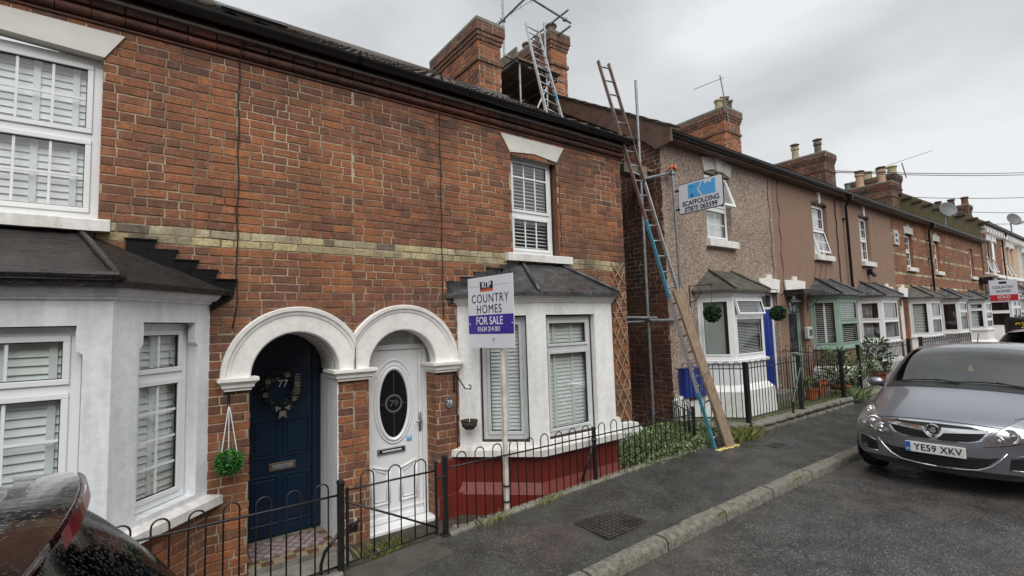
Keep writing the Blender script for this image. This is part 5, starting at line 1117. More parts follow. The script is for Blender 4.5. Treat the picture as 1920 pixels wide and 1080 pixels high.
post(f3, 12.75, -.85, .48, 1.66, .032); hoops(f3, (12.8, -.85), (16.2, -.85), 18, lambda x: 1.62, lambda x: .64, .09); rail(f3, (12.75, -.85, 1.50), (16.2, -.85, 1.50)); rail(f3, (12.75, -.85, .68), (16.2, -.85, .68)); post(f3, 16.25, -.85, .6, 1.66, .04); post(f3, 17.3, -.85, .6, 1.66, .04)
hoops(f3, (17.4, -.85), (23, -.85), 24, lambda x: 1.62, lambda x: .64, .1, .009); rail(f3, (17.3, -.85, 1.5), (23, -.85, 1.5), .012)
m = MB(); m.tube([(12.72, -.85, 1.30), (12.45, -.9, 1.05), (12.45, -.9, .5)], .018, 'iron', 6); m.build('stay', f3)
# party fence railing between the two doors
f4 = thing('iron_fence', (11.1, -.4, .6), 'short black iron railing between the blue and the green front doors', 'fence', 'bow-topped iron fences'); hoops(f4, (11.05, -.8), (11.05, -.05), 5, lambda x: 1.72, lambda x: .65, .10); rail(f4, (11.05, -.85, 1.55), (11.05, -.0, 1.6))
# ------------------------------------------------------------------ estate agent boards
sb = thing('for_sale_board', (3.0, -.78, .3), 'white and purple for sale board on a pale timber post behind the garden fence', 'estate agent board')
F = frame((2.95, -.292, 2.075), (3.05, -1.033, 2.055)); wB = math.dist((2.95, -.292), (3.05, -1.033)); hB = .79
m = MB(); m.T = F; m.bbox(0, wB, 0, .008, 0, hB, 'sign_white', .001); bd = m.build('board', sb)
m = MB(); m.T = F; m.box(.004, wB-.004, -.002, .0, .155, .365, 'sign_blue'); m.build('purple_band', bd)
m = MB(); m.T = F; m.box(.29*wB, .58*wB, -.0022, 0, .655, .735, 'sign_navy'); m.box(.29*wB, .58*wB, -.0024, 0, .628, .655, 'sign_orange'); m.box(.03, .27*wB, -.001, 0, .688, .6905, 'dish_grey'); m.box(.60*wB, wB-.05, -.001, 0, .688, .6905, 'dish_grey'); m.build('logo_panel', bd)
tx = lambda s, size, mat, x, z, bold=0, sx=1, y=-.003, sp=1.0, P=bd, FF=F: text_mesh(s, size, mat, FF @ Matrix.Translation((x, y, z)), 'lettering', P, bold=bold, sx=sx, spacing=sp)
tx('KПP', .088, 'letter_white', .435*wB, .695, .002, .9); tx('COUNTRY', .135, 'sign_ink', .5*wB, .545, -.001, .88, sp=1.12); tx('HOMES', .135, 'sign_ink', .48*wB, .425, -.001, .88, sp=1.12)
tx('FOR SALE', .125, 'letter_white', .48*wB, .295, .001, .83); tx('01634 214 001', .078, 'letter_white', .47*wB, .205, 0, .80)
for x in (.02, wB-.03): m = MB(); m.T = F; m.bbox(x, x+.014, -.006, 0, .26, .274, 'letter_white', .002); m.build('fixing_screw', bd)
m = MB(); m.T = F; m.bbox(.555*wB, .555*wB+.02, -.008, 0, .085, .11, 'steel', .003); m.build('bolt', bd)
m = MB(); m.bbox(3.04, 3.083, -.81, -.765, .25, 2.80, 'post_wood', .003, M=None); m.build('post', sb)
m = MB(); m.lathe([(.036, 0), (.04, .01), (.036, .02)], (3.062, -.787, .62), 'cable', 8); m.lathe([(.036, 0), (.04, .01), (.036, .02)], (3.062, -.787, .46), 'cable', 8); m.build('cable_tie', sb)
s2 = thing('sold_board', (24, -1.75, .5), 'white and red sold board on a white post far up the street', 'estate agent board')
F = frame((24, -1.27, 2.62), (24, -1.98, 2.62)); m = MB(); m.T = F; m.bbox(0, .71, 0, .02, 0, .78, 'sign_white', .003); b2 = m.build('board', s2)
m = MB(); m.T = F; m.box(.005, .705, -.004, 0, .04, .26, 'sign_red'); m.build('red_band', b2); m = MB(); m.T = F; m.box(.26, .45, -.004, 0, .64, .72, 'sign_navy'); m.build('logo_panel', b2)
tx('COUNTRY', .125, 'sign_ink', .355, .52, 0, .9, -.006, P=b2, FF=F); tx('HOMES', .125, 'sign_ink', .355, .38, 0, .9, -.006, P=b2, FF=F); tx('SOLD', .13, 'letter_white', .355, .18, .002, 1, -.006, P=b2, FF=F); tx('01634 214 001', .05, 'letter_white', .355, .08, 0, 1, -.006, P=b2, FF=F)
m = MB(); m.bbox(24.03, 24.1, -1.79, -1.72, .4, 3.35, 'letter_white', .004); m.build('post', s2)
bw = thing('scaffolding_sign', (7.3, -.6, 4.1), 'white scaffolding company sign with blue letters BW clamped to a steel pole', 'company sign')
F = frame((7.3, -.19, 4.125), (7.3, -1.02, 4.105)); wB = .83
def rrect(x0, x1, z0, z1, r, n_=5):
    P = []
    for cx, cz, a0 in ((x1-r, z1-r, 0), (x0+r, z1-r, 90), (x0+r, z0+r, 180), (x1-r, z0+r, 270)):
        for i in range(n_+1): a = R(a0+90*i/n_); P.append((cx+r*math.cos(a), cz+r*math.sin(a)))
    return P
m = MB(); m.T = F; m.prism(rrect(0, wB, 0, .52, .05), 0, .02, 'iron'); m.prism(rrect(.012, wB-.012, .012, .508, .042), -.003, .0, 'sign_white'); bwb = m.build('board', bw)
m = MB(); m.T = F; m.prism([(.20, .245), (.45, .245), (.37, .365), (.45, .485), (.20, .485)], -.006, -.003, 'bw_blue'); m.prism([(.40, .365), (.475, .245), (.70, .245), (.70, .485), (.64, .485), (.62, .42), (.57, .46), (.52, .42), (.50, .485), (.475, .485)], -.006, -.003, 'bw_blue'); m.build('logo_letters', bwb)
m = MB(); m.T = F
for P in ([(.25, .43), (.29, .45), (.27, .41)], [(.25, .27), (.30, .27), (.27, .32)]): m.prism(P, -.009, -.006, 'sign_ink')
m.build('logo_detail', bwb)
tx('SCAFFOLDING', .112, 'sign_ink', .42, .165, .002, .92, -.006, P=bwb, FF=F); tx('07875 065599', .112, 'sign_ink', .42, .062, .002, .93, -.006, P=bwb, FF=F)
m = MB()
for z in (4.22, 4.55): m.bbox(7.27, 7.33, -.22, -.10, z-.012, z+.012, 'iron', .003)
m.build('clamp', bw)
# ------------------------------------------------------------------ scaffolding
def tubes(parent, lst, r=.024, mat='steel', name='tube'):
    for a, b in lst: m = MB(); m.tube([a, b], r, mat, 10); m.build(name, parent, smooth=True, sharp=50)
def coupler(parent, pts):
    for p in pts: m = MB(); x, y, z = p; m.bbox(x-.045, x+.045, y-.045, y+.045, z-.035, z+.035, 'steel', .012); m.tube([(x-.06, y, z+.02), (x+.06, y, z-.02)], .014, 'steel', 6); m.build('coupler', parent)
s1 = thing('scaffold', (6.6, .05, .4), 'galvanised scaffold tubes standing in the dark alley between the two brick walls', 'scaffolding')
tubes(s1, [((6.60, .03, .4), (6.60, .03, 6.44)), ((6.08, .12, 2.39), (6.75, -.02, 2.37)), ((6.58, -.03, 2.33), (7.25, -.05, 2.33)), ((7.26, -.13, 4.95), (7.30, -.13, 2.78)), ((6.02, .30, 5.00), (6.75, -.02, 4.72)), ((6.60, -.03, 4.70), (7.28, -.10, 4.90)), ((6.1, .25, 2.31), (6.6, .1, 2.31))])
coupler(s1, [(6.6, 0, 2.36), (6.62, 0, 4.74), (7.27, -.12, 4.88), (6.25, .18, 4.9)])
m = MB(); m.bbox(6.25, 6.85, .08, .30, 4.80, 4.98, 'grey_timber', .005, M=Matrix.Translation((0, 0, 0))); m.bbox(6.15, 7.05, .1, .55, 4.92, 4.96, 'board_wood', .005); m.build('scaffold_board', s1)
m = MB(); rr = random.Random(5)
for i in range(7):
    a = i*.9; c0 = Vector((7.27, -.13, 4.95)); m.tube([c0, c0+Vector((.05*math.cos(a), -.05*math.sin(a), .05)), c0+Vector((.10*math.cos(a), -.10*math.sin(a), .0-.05*rr.random()))], [.03, .022, .008], 'orange_cloth', 6)
tag(m.build('safety_rag', None, smooth=True), 'orange and white rag tied over the end of the scaffold tube', 'rag')
s2_ = thing('chimney_scaffold', (6.3, 3, 6.6), 'boarded scaffold platform with steel tubes around the chimney stack above the alley', 'scaffolding')
tubes(s2_, [((6.28, 3.36, 8.1), (6.28, 3.36, 9.9)), ((6.28, 2.30, 9.28), (6.28, 4.1, 9.20)), ((6.15, 2.42, 9.24), (7.48, 2.42, 9.08)), ((7.30, 2.30, 9.26), (7.30, 3.7, 9.26)), ((7.30, 2.25, 8.86), (7.30, 3.9, 8.86)), ((5.95, 2.40, 7.65), (5.95, 2.40, 6.62)), ((6.67, 2.40, 8.78), (6.67, 2.40, 6.9)), ((5.6, 2.42, 7.72), (7.15, 2.42, 7.60)), ((5.85, 2.35, 7.66), (5.85, 4.4, 7.66)), ((6.35, 2.40, 6.75), (6.75, 2.40, 7.5)), ((6.28, 3.4, 8.12), (5.7, 3.4, 8.12)), ((6.5, 2.35, 7.55), (6.5, 4.4, 7.55)), ((6.95, 2.35, 7.55), (6.95, 4.4, 7.55))])
coupler(s2_, [(6.28, 3.36, 9.22), (6.28, 2.42, 9.24), (7.30, 2.42, 9.1), (5.95, 2.42, 7.66), (6.2, 2.42, 7.64), (6.67, 2.42, 7.62), (7.30, 3.3, 8.86)])
for i in range(5): m = MB(); m.bbox(5.86+i*.235, 6.085+i*.235, 2.30, 4.5, 7.68, 7.72, 'grey_timber', .004); m.build('scaffold_board', s2_)
m = MB(); m.bbox(5.80, 5.84, 2.3, 4.5, 7.70, 7.92, 'grey_timber', .004); m.bbox(5.84, 7.05, 4.46, 4.5, 7.72, 7.95, 'grey_timber', .004); m.bbox(5.9, 7.1, 4.3, 4.34, 7.15, 7.65, 'interior'); m.build('toe_board', s2_)
aerial((6.05, 3.9, 8.7), (6.2, 3.9, 9.3), (5.9, 3.9, 9.0), (6.95, 2.6, 9.75), 7, 'small aerial poking up behind the scaffold rails beside the first chimney', .012)
def ladder(label, base, top, w, rungs, segs, mat_rung, grp=None, deep=.055, thin=.022):
    """segs: list of (t0,t1,matL,matR) along the stiles"""
    base = Vector(base); top = Vector(top); d = top-base; L = d.length; d.normalize(); sx = Vector((1, 0, 0)); sx = (sx-d*sx.dot(d)).normalized(); nn = sx.cross(d)
    M = Matrix(((sx.x, nn.x, d.x, base.x), (sx.y, nn.y, d.y, base.y), (sx.z, nn.z, d.z, base.z), (0, 0, 0, 1)))
    t = thing('ladder', base, label, 'ladder', grp)
    for q, sd_ in enumerate((-1, 1)):
        m = MB(); m.T = M
        for a, b, ml, mr in segs: m.bbox(sd_*w/2-thin/2, sd_*w/2+thin/2, -deep/2, deep/2, a*L, b*L, (ml, mr)[q], .004)
        m.build('stile', t)
    for i in range(rungs): z = L*(i+.6)/rungs; m = MB(); m.T = M; m.tube([(-w/2, 0, z), (w/2, 0, z)], .013, mat_rung, 8); m.build('rung', t, smooth=True)
    return t, M, L
lt, LM, LL = ladder('very long narrow ladder, rusty above and blue below, leaning up the alley from the pavement', (6.73, -1.02, .46), (5.94, .15, 6.62), .26, 25, [(0, .13, 'ladder_blue', 'aluminium'), (.13, .36, 'aluminium', 'aluminium'), (.36, .56, 'ladder_blue', 'aluminium'), (.56, .66, 'rust_steel', 'aluminium'), (.66, 1, 'rust_steel', 'rust_steel')], 'steel')
ladder('grey aluminium roof ladder with a blue mark leaning on the chimney scaffold', (4.97, .32, 5.50), (6.16, 2.22, 8.42), .30, 12, [(0, .18, 'aluminium', 'aluminium'), (.18, .26, 'aluminium', 'ladder_blue'), (.26, 1, 'aluminium', 'aluminium')], 'steel')
pb_ = thing('scaffold_plank', (6.9, -1.1, .45), 'weathered scaffold plank strapped up the foot of the long ladder', 'plank')
a = Vector((6.86, -1.12, .43)); b = Vector((6.37, -.70, 2.78)); d = (b-a); L = d.length; d.normalize(); sx = Vector((1, 0, 0)); sx = (sx-d*sx.dot(d)).normalized(); nn = sx.cross(d)
m = MB(); m.T = Matrix(((sx.x, nn.x, d.x, a.x), (sx.y, nn.y, d.y, a.y), (sx.z, nn.z, d.z, a.z), (0, 0, 0, 1))); m.bbox(-.105, .105, -.02, .02, 0, L, 'board_wood', .004); m.build('plank_timber', pb_)
q = MB(); q.T = m.T; q.tube([(-.2, -.03, L*.47), (.115, -.03, L*.475), (.115, .03, L*.475), (-.2, .06, L*.47)], .008, 'steel', 6); q.build('strap', pb_)
m = MB(); rr = random.Random(9)
for i in range(9): x = 6.52+i*.055; m.bbox(x, x+.07, -1.15+rr.uniform(-.02, .02), -1.06+rr.uniform(-.02, .03), .43, .455+rr.uniform(0, .012), 'yellow_foam', .006)
tag(m.build('foam_block', None), 'crumbling yellow foam strip on the pavement at the foot of the ladder', 'foam strip')
# ------------------------------------------------------------------ trellis, baskets, boxes, pots
tr = thing('trellis', (5.85, -.02, 1.9), 'tall narrow expanding wooden trellis on the brick corner beside the white bay', 'trellis')
F = frame((5.70, -.012, 0), (5.99, -.012, 0))
for i in range(15):
    for sgn in (1, -1):
        z0 = .75+i*.155; z1 = z0+.50; x0, x1 = (0, .29) if sgn > 0 else (.29, 0)
        if z1 > 3.25: z1 = 3.25; 
        dx = x1-x0; dz = z1-z0; L = math.hypot(dx, dz); m = MB(); m.T = F @ Matrix.Translation((x0, -.006 if sgn > 0 else -.014, z0)) @ Matrix.Rotation(math.atan2(dx, dz), 4, 'Y')
        if i % 2 == 0 or True:
            if i % 2 == 0: m.box(-.010, .010, -.004, .004, 0, L, 'trellis_wood', rnd=random.random()); m.build('lath', tr)
def leaves(parent, name, n, posf, size, mat, seed, kind=None, flat=.35, up=0.0):
    rr = random.Random(seed); m = MB(); i = m.m(mat)
    for _ in range(n):
        p, nd = posf(rr); s_ = size*rr.uniform(.6, 1.3); d = (nd+Vector((rr.gauss(0, .6), rr.gauss(0, .6), rr.gauss(0, .6)+up))).normalized(); e = d.cross(Vector((rr.gauss(0, 1), rr.gauss(0, 1), rr.gauss(0, 1)))).normalized()*s_*flat; f = d*s_; g = d.cross(e).normalized()*s_*.1
        k = len(m.v); m.v += [tuple(p), tuple(p+f*.5+e+g), tuple(p+f), tuple(p+f*.5-e+g)]; m.f.append((k, k+1, k+2, k+3)); m.mi.append(i); m.r.append(rr.random())
    return m.build(name, parent, kind=kind, fix=False)
def ball(c, r, label, mat, n=1500, size=.022, cat='topiary ball', grp=None, base=None):
    t = thing('topiary_ball', c, label, cat, grp); c = Vector(c)
    def pf(rr):
        v = Vector((rr.gauss(0, 1), rr.gauss(0, 1), rr.gauss(0, 1))).normalized(); return c+v*r*rr.uniform(.80, .98), v
    leaves(t, 'foliage', n, pf, size, mat, int(c.x*10)); m = MB(); m.lathe([(r*.84*math.sin(math.pi*i/8)+.0001, -r*.84*math.cos(math.pi*i/8)) for i in range(9)], c, 'leaf_dark', 12); m.build('core', t, smooth=True); return t
t = ball((.575, -.16, 1.205), .105, 'bright green artificial box ball hanging by cords beside the navy door', 'leaf_box')
m = MB(); top = Vector((.58, -.06, 1.70))
for dx, dy in ((-.06, 0), (.06, 0), (0, .05)): m.tube([top, Vector((.575+dx, -.16+dy, 1.28))], .0035, 'slat_white', 4)
m.build('cord', t); m = MB(); m.bbox(.572, .588, -.03, -.005, 1.66, 1.82, 'iron', .003); m.tube([(.58, -.02, 1.68), (.58, -.07, 1.67), (.58, -.07, 1.72)], .005, 'iron', 5); m.build('hook', t)
def scroll_bracket(parent, x, y0, z, l=.42, h=.36):
    m = MB(); m.bbox(x-.01, x+.01, y0-.012, y0, z-h, z+.02, 'iron', .002); m.tube([(x, y0, z), (x, y0-l, z), (x, y0-l-.03, z-.03), (x, y0-l, z-.05), (x, y0-l+.02, z-.03)], .008, 'iron', 6)
    m.tube([(x, y0, z-h*.8), (x, y0-.12, z-h*.72), (x, y0-.24, z-h*.35), (x, y0-.2, z-.02)], .007, 'iron', 6); m.tube([(x, y0-.05, z-.05), (x, y0-.12, z-.12), (x, y0-.07, z-.17), (x, y0-.03, z-.12)], .005, 'iron', 5); m.build('bracket', parent, smooth=True)
t = ball((7.75, -.42, 2.42), .140, 'round box ball hanging at the left corner of the pebbledashed house bay', 'leaf_dark', 1300, .035, grp='box balls of the pebbledashed house'); scroll_bracket(t, 7.75, 0, 2.92, .42)
m = MB(); m.tube([(7.75, -.42, 2.9), (7.75, -.42, 2.55)], .004, 'iron', 4); m.build('cord', t)
t = ball((10.08, -.42, 2.40), .140, 'round box ball hanging between the bay and the cobalt blue door', 'leaf_dark', 1300, .035, grp='box balls of the pebbledashed house'); scroll_bracket(t, 10.08, 0, 2.88, .42)
m = MB(); m.tube([(10.08, -.42, 2.86), (10.08, -.42, 2.55)], .004, 'iron', 4); m.build('cord', t)
t = thing('hanging_bracket', (12.5, 0, 2.9), 'empty black iron basket bracket with small shells beside the green bay', 'bracket'); scroll_bracket(t, 12.45, 0, 2.86, .5, .42)
hb = thing('hanging_basket', (2.98, -.2, 1.2), 'bare brown hanging basket on an iron bracket between pier and white bay', 'hanging basket')
m = MB(); m.lathe([(.0, -.10), (.05, -.095), (.085, -.06), (.10, 0), (.092, 0), (.07, -.03), (0, -.035)], (2.97, -.22, 1.24), 'basket', 16); m.build('basket_bowl', hb, smooth=True)
m = MB(); m.tube([(2.97+.1*math.cos(i*math.pi/8), -.22+.1*math.sin(i*math.pi/8), 1.242) for i in range(17)], .004, 'iron', 5)
for a in (0, 2.1, 4.2): m.tube([(2.97+.1*math.cos(a), -.22+.1*math.sin(a), 1.24), (2.97, -.22, 1.58)], .003, 'slat_grey', 4)
m.build('chain', hb); m = MB(); m.bbox(2.89, 2.91, -.012, 0, 1.55, 1.82, 'iron', .003); m.tube([(2.90, -.01, 1.80), (2.95, -.18, 1.60), (2.98, -.25, 1.60), (2.98, -.26, 1.64), (2.96, -.24, 1.65)], .008, 'iron', 6); m.build('bracket', hb, smooth=True)
t = thing('meter_box', (7.5, -.12, 1.0), 'cobalt blue wooden meter box on the pebbledashed wall behind ladder and plank', 'meter box')
m = MB(); m.bbox(7.28, 7.92, -.13, -.002, 1.0, 1.50, 'blue_paint', .006); m.build('box_body', t); m = MB()
for i in range(7): m.bbox(7.285+i*.09, 7.368+i*.09, -.138, -.13, 1.005, 1.495, 'blue_paint', .003)
m.build('front_board', t)
def potted(x, y, z, r, h, label, mat='terracotta_pot', plant=None):
    t = thing('potted_plant', (x, y, z), label, 'potted plant', 'plants in front gardens'); m = MB(); m.lathe([(r*.7, 0), (r*.95, h*.8), (r*1.08, h*.8), (r*1.08, h), (r*.9, h), (r*.85, h*.85), (0, h*.85)], (x, y, z), mat, 16); m.build('pot', t, smooth=True, sharp=40)
    if plant:
        n, rx, hh, size, lm, fl = plant
        def pf(rr): a = rr.uniform(0, 6.28); k = rr.random()**.6; zz = rr.random(); q = rx*(1-.5*abs(zz-.5)); return Vector((x+q*k*math.cos(a), y+q*k*math.sin(a), z+h*.8+hh*zz)), Vector((math.cos(a), math.sin(a), .5))
        leaves(t, 'foliage', n, pf, size, lm, int(x*13), flat=fl)
    return t
potted(11.0, -.55, .6, .12, .26, 'small terracotta pot of low green plants behind the wide gate', plant=(250, .15, .25, .07, 'leaf_weed', .3)); potted(11.9, -.35, .6, .16, .30, 'terracotta pot standing under the left end of the green bay', plant=None)
potted(12.3, -.6, .6, .2, .2, 'dark leafy evergreen shrub growing in front of the green bay window', plant=(420, .36, .80, .13, 'leaf_shrub', .16)); potted(14.6, -.6, .6, .2, .3, 'tall bushy shrub with white flowers between the green and white bays', plant=(520, .34, .85, .12, 'leaf_shrub', .18))
potted(13.6, -.45, .6, .2, .3, 'spreading pale green garden shrub in a terracotta pot behind the far fence', plant=(600, .5, .5, .13, 'leaf_weed', .12))
t = thing('flowering_plant', (12.3, -.5, .6), 'clump of small white flowers against the white wall base below the green bay', 'flowers')
leaves(t, 'petals', 260, lambda rr: (Vector((12.9+rr.gauss(0, .25), -.62+rr.gauss(0, .1), .85+rr.gauss(0, .12))), Vector((0, -1, .3))), .05, 'petal', 4, flat=.6)
leaves(t, 'foliage', 300, lambda rr: (Vector((12.6+rr.gauss(0, .35), -.62+rr.gauss(0, .1), .70+rr.gauss(0, .10))), Vector((0, -1, .6))), .08, 'leaf_weed', 5)
# weeds in the garden of 79, grass tufts
def wf(rr):
    x = rr.triangular(4.9, 7.2, 6.3); y = rr.uniform(-.95, .05); hh = (.10+.30*min(1, (x-4.8)/.9))*(1-.35*abs(y+.4)); z = .30+hh*rr.random()**.55+.05*noise.noise(Vector((x*4, y*4, 0))); return Vector((x, y, z)), Vector((0, -.3, .6))
leaves(None, 'weeds', 14000, wf, .034, 'leaf_weed', 21, kind='stuff', flat=.38)
tag(bpy.data.objects['weeds'], 'thick pale green weeds filling the garden corner under the scaffold', 'weeds')
m = MB(); rr = random.Random(8); i_ = m.m('leaf_weed')
for _ in range(260):
    x, y = rr.uniform(5.1, 7.1), rr.uniform(-.9, .0); m.tube([(x, y, .3), (x+rr.uniform(-.05, .05), y+rr.uniform(-.05, .05), .55+rr.uniform(0, .25))], .0035, 'leaf_weed', 3, caps=False, rnd=rr.random()*.5)
o = m.build('weed_stems', None, kind='stuff', fix=False); tag(o, 'thin upright weed stems among the leaves under the scaffold', 'weed stems')
def tuft(c, n, h, r, label, mat='leaf_grass', seed=1):
    rr = random.Random(seed); m = MB(); i = m.m(mat)
    for _ in range(n):
        x = c[0]+rr.gauss(0, r[0]); y = c[1]+rr.gauss(0, r[1]); z = pz(x, y) if c[2] is None else c[2]; a = rr.uniform(0, 6.28); b = rr.uniform(.1, .9)*h; hh = h*rr.uniform(.4, 1.2); w = .004
        k = len(m.v); m.v += [(x-w, y, z), (x+w, y, z), (x+b*.3*math.cos(a), y+b*.3*math.sin(a), z+hh*.6), (x+b*math.cos(a), y+b*math.sin(a), z+hh)]; m.f += [(k, k+1, k+2), (k+2, k+1, k+3)]; m.mi += [i, i]; q = rr.random(); m.r += [q, q]
    o = m.build('grass_tuft', None, kind='stuff', fix=False); return tag(o, label, 'grass')
tuft((7.45, -1.0, None), 800, .16, (.22, .05), 'yellow green grass at the foot of the retaining wall beside the plank', seed=2); tuft((3.5, -.93, None), 50, .08, (.1, .015), 'small weed tuft at the edging beneath the red bay', seed=3); tuft((2.75, -.95, None), 40, .10, (.15, .02), 'straggling straw tuft by the sale board post', seed=4)
tuft((1.85, -.35, .12), 120, .14, (.12, .05), 'grass tuft inside the small gate below the white door', seed=5); tuft((6.2, -2.33, None), 60, .03, (.12, .015), 'low green weed growing on the kerb edge', seed=6); tuft((4.6, -2.3, None), 40, .03, (.05, .01), 'tiny weed growing in the nearer kerb joint', seed=7); tuft((12.2, -.85, .5), 260, .25, (.15, .12), 'rough green plants at the gap in the retaining wall', 'leaf_weed', seed=9)
tuft((5.2, -.9, None), 160, .06, (.8, .02), 'grass growing along the concrete edging under the weeds', seed=12)
# stones by the bay
t = thing('brick_rubble', (2.55, -.62, .2), 'loose broken pink brick lying inside the fence by the gate post', 'broken brick'); m = MB(); m.bbox(0, .2, 0, .1, 0, .075, 'brick_red', .012, M=Matrix.Translation((2.38, -.78, .27)) @ Matrix.Rotation(.5, 4, 'Z') @ Matrix.Rotation(.25, 4, 'Y')); m.build('brick', t)
m = MB(); rr = random.Random(4)
for _ in range(70):
    c = Vector((rr.uniform(2.5, 3.0), rr.uniform(-.78, -.6), .22+rr.uniform(0, .08))); s_ = rr.uniform(.012, .03); m.bbox(-s_, s_, -s_*.8, s_*.8, -s_*.6, s_*.6, 'gravel_stone', s_*.35, M=Matrix.Translation(c) @ Matrix.Rotation(rr.uniform(0, 6), 4, Vector((rr.random(), rr.random(), 1)).normalized()))
tag(m.build('gravel_pile', None, kind='stuff'), 'small heap of gravel behind the fence at the foot of the red bay', 'gravel')
m = MB(); m.lathe([(.10, 0), (.14, .16), (.15, .16), (.15, .19), (.13, .19), (0, .17)], (.30, -.62, .15), 'terracotta_pot', 16); tag(m.build('flower_pot', None, smooth=True, sharp=40), 'orange terracotta pot just showing behind the black car by the left fence', 'flower pot')
# ------------------------------------------------------------------ cars
SC = [(0.00, .84, .60, .83, .655, .72, .685, .62, .71, .36, .735, .745, .27), (0.10, .855, .66, .825, .72, .72, .75, .62, .78, .36, .805, .815, .26), (0.45, .87, .76, .80, .83, .73, .86, .63, .89, .36, .915, .925, .22),
      (0.80, .87, .82, .80, .91, .74, .945, .65, .975, .37, 1.0, 1.01, .21), (1.00, .87, .85, .81, .945, .775, .99, .735, 1.02, .42, 1.05, 1.06, .17), (1.42, .87, .87, .81, .965, .715, 1.22, .685, 1.25, .39, 1.285, 1.295, .15),
      (1.82, .87, .88, .81, .98, .635, 1.395, .60, 1.43, .34, 1.462, 1.47, .12), (2.35, .87, .89, .81, 1.0, .61, 1.42, .575, 1.46, .33, 1.487, 1.492, .03), (2.9, .87, .90, .805, 1.02, .60, 1.40, .565, 1.44, .32, 1.468, 1.474, 0), (3.4, .865, .91, .79, 1.04, .58, 1.35, .545, 1.39, .31, 1.415, 1.42, -.04),
      (3.72, .855, .90, .77, 1.03, .56, 1.29, .53, 1.33, .30, 1.355, 1.36, -.10), (3.90, .84, .85, .76, .92, .68, .94, .60, .95, .33, .955, .96, -.14), (4.0, .82, .66, .75, .74, .66, .76, .58, .77, .32, .775, .78, -.16)]
SB = [(s[0], *s[1:]) for s in SC[:7]]+[(2.35, .87, .92, .82, 1.03, .66, 1.50, .63, 1.545, .35, 1.575, 1.585, .03), (2.9, .87, .93, .82, 1.05, .655, 1.50, .625, 1.55, .35, 1.58, 1.59, 0), (3.3, .87, .94, .81, 1.06, .645, 1.48, .615, 1.535, .35, 1.57, 1.58, -.03),
      (3.52, .865, .94, .80, 1.06, .635, 1.46, .60, 1.52, .34, 1.555, 1.565, -.05), (3.86, .86, .90, .80, 1.00, .72, 1.03, .65, 1.04, .36, 1.05, 1.055, -.07), (3.98, .84, .68, .78, .80, .68, .83, .60, .84, .33, .845, .85, -.09)]
SB[5] = (1.42, .87, .88, .82, .98, .74, 1.26, .71, 1.29, .40, 1.32, 1.33, .15); SB[6] = (1.82, .87, .90, .82, 1.0, .68, 1.46, .65, 1.50, .36, 1.53, 1.54, .12)
def stretch(S, z0, k): return [tuple((z0+(v-z0)*k if (i in (4, 6, 8, 10, 11) and v > z0) else v) for i, v in enumerate(q)) for q in S]
SC = stretch(SC, 1.0, 1.12); SB[-2] = (3.98, .86, .92, .80, 1.04, .72, 1.07, .65, 1.09, .36, 1.105, 1.11, -.07); SB[-1] = (4.06, .84, .68, .78, .80, .68, .83, .60, .84, .33, .845, .85, -.09); SB = stretch(SB, 1.12, 1.26)
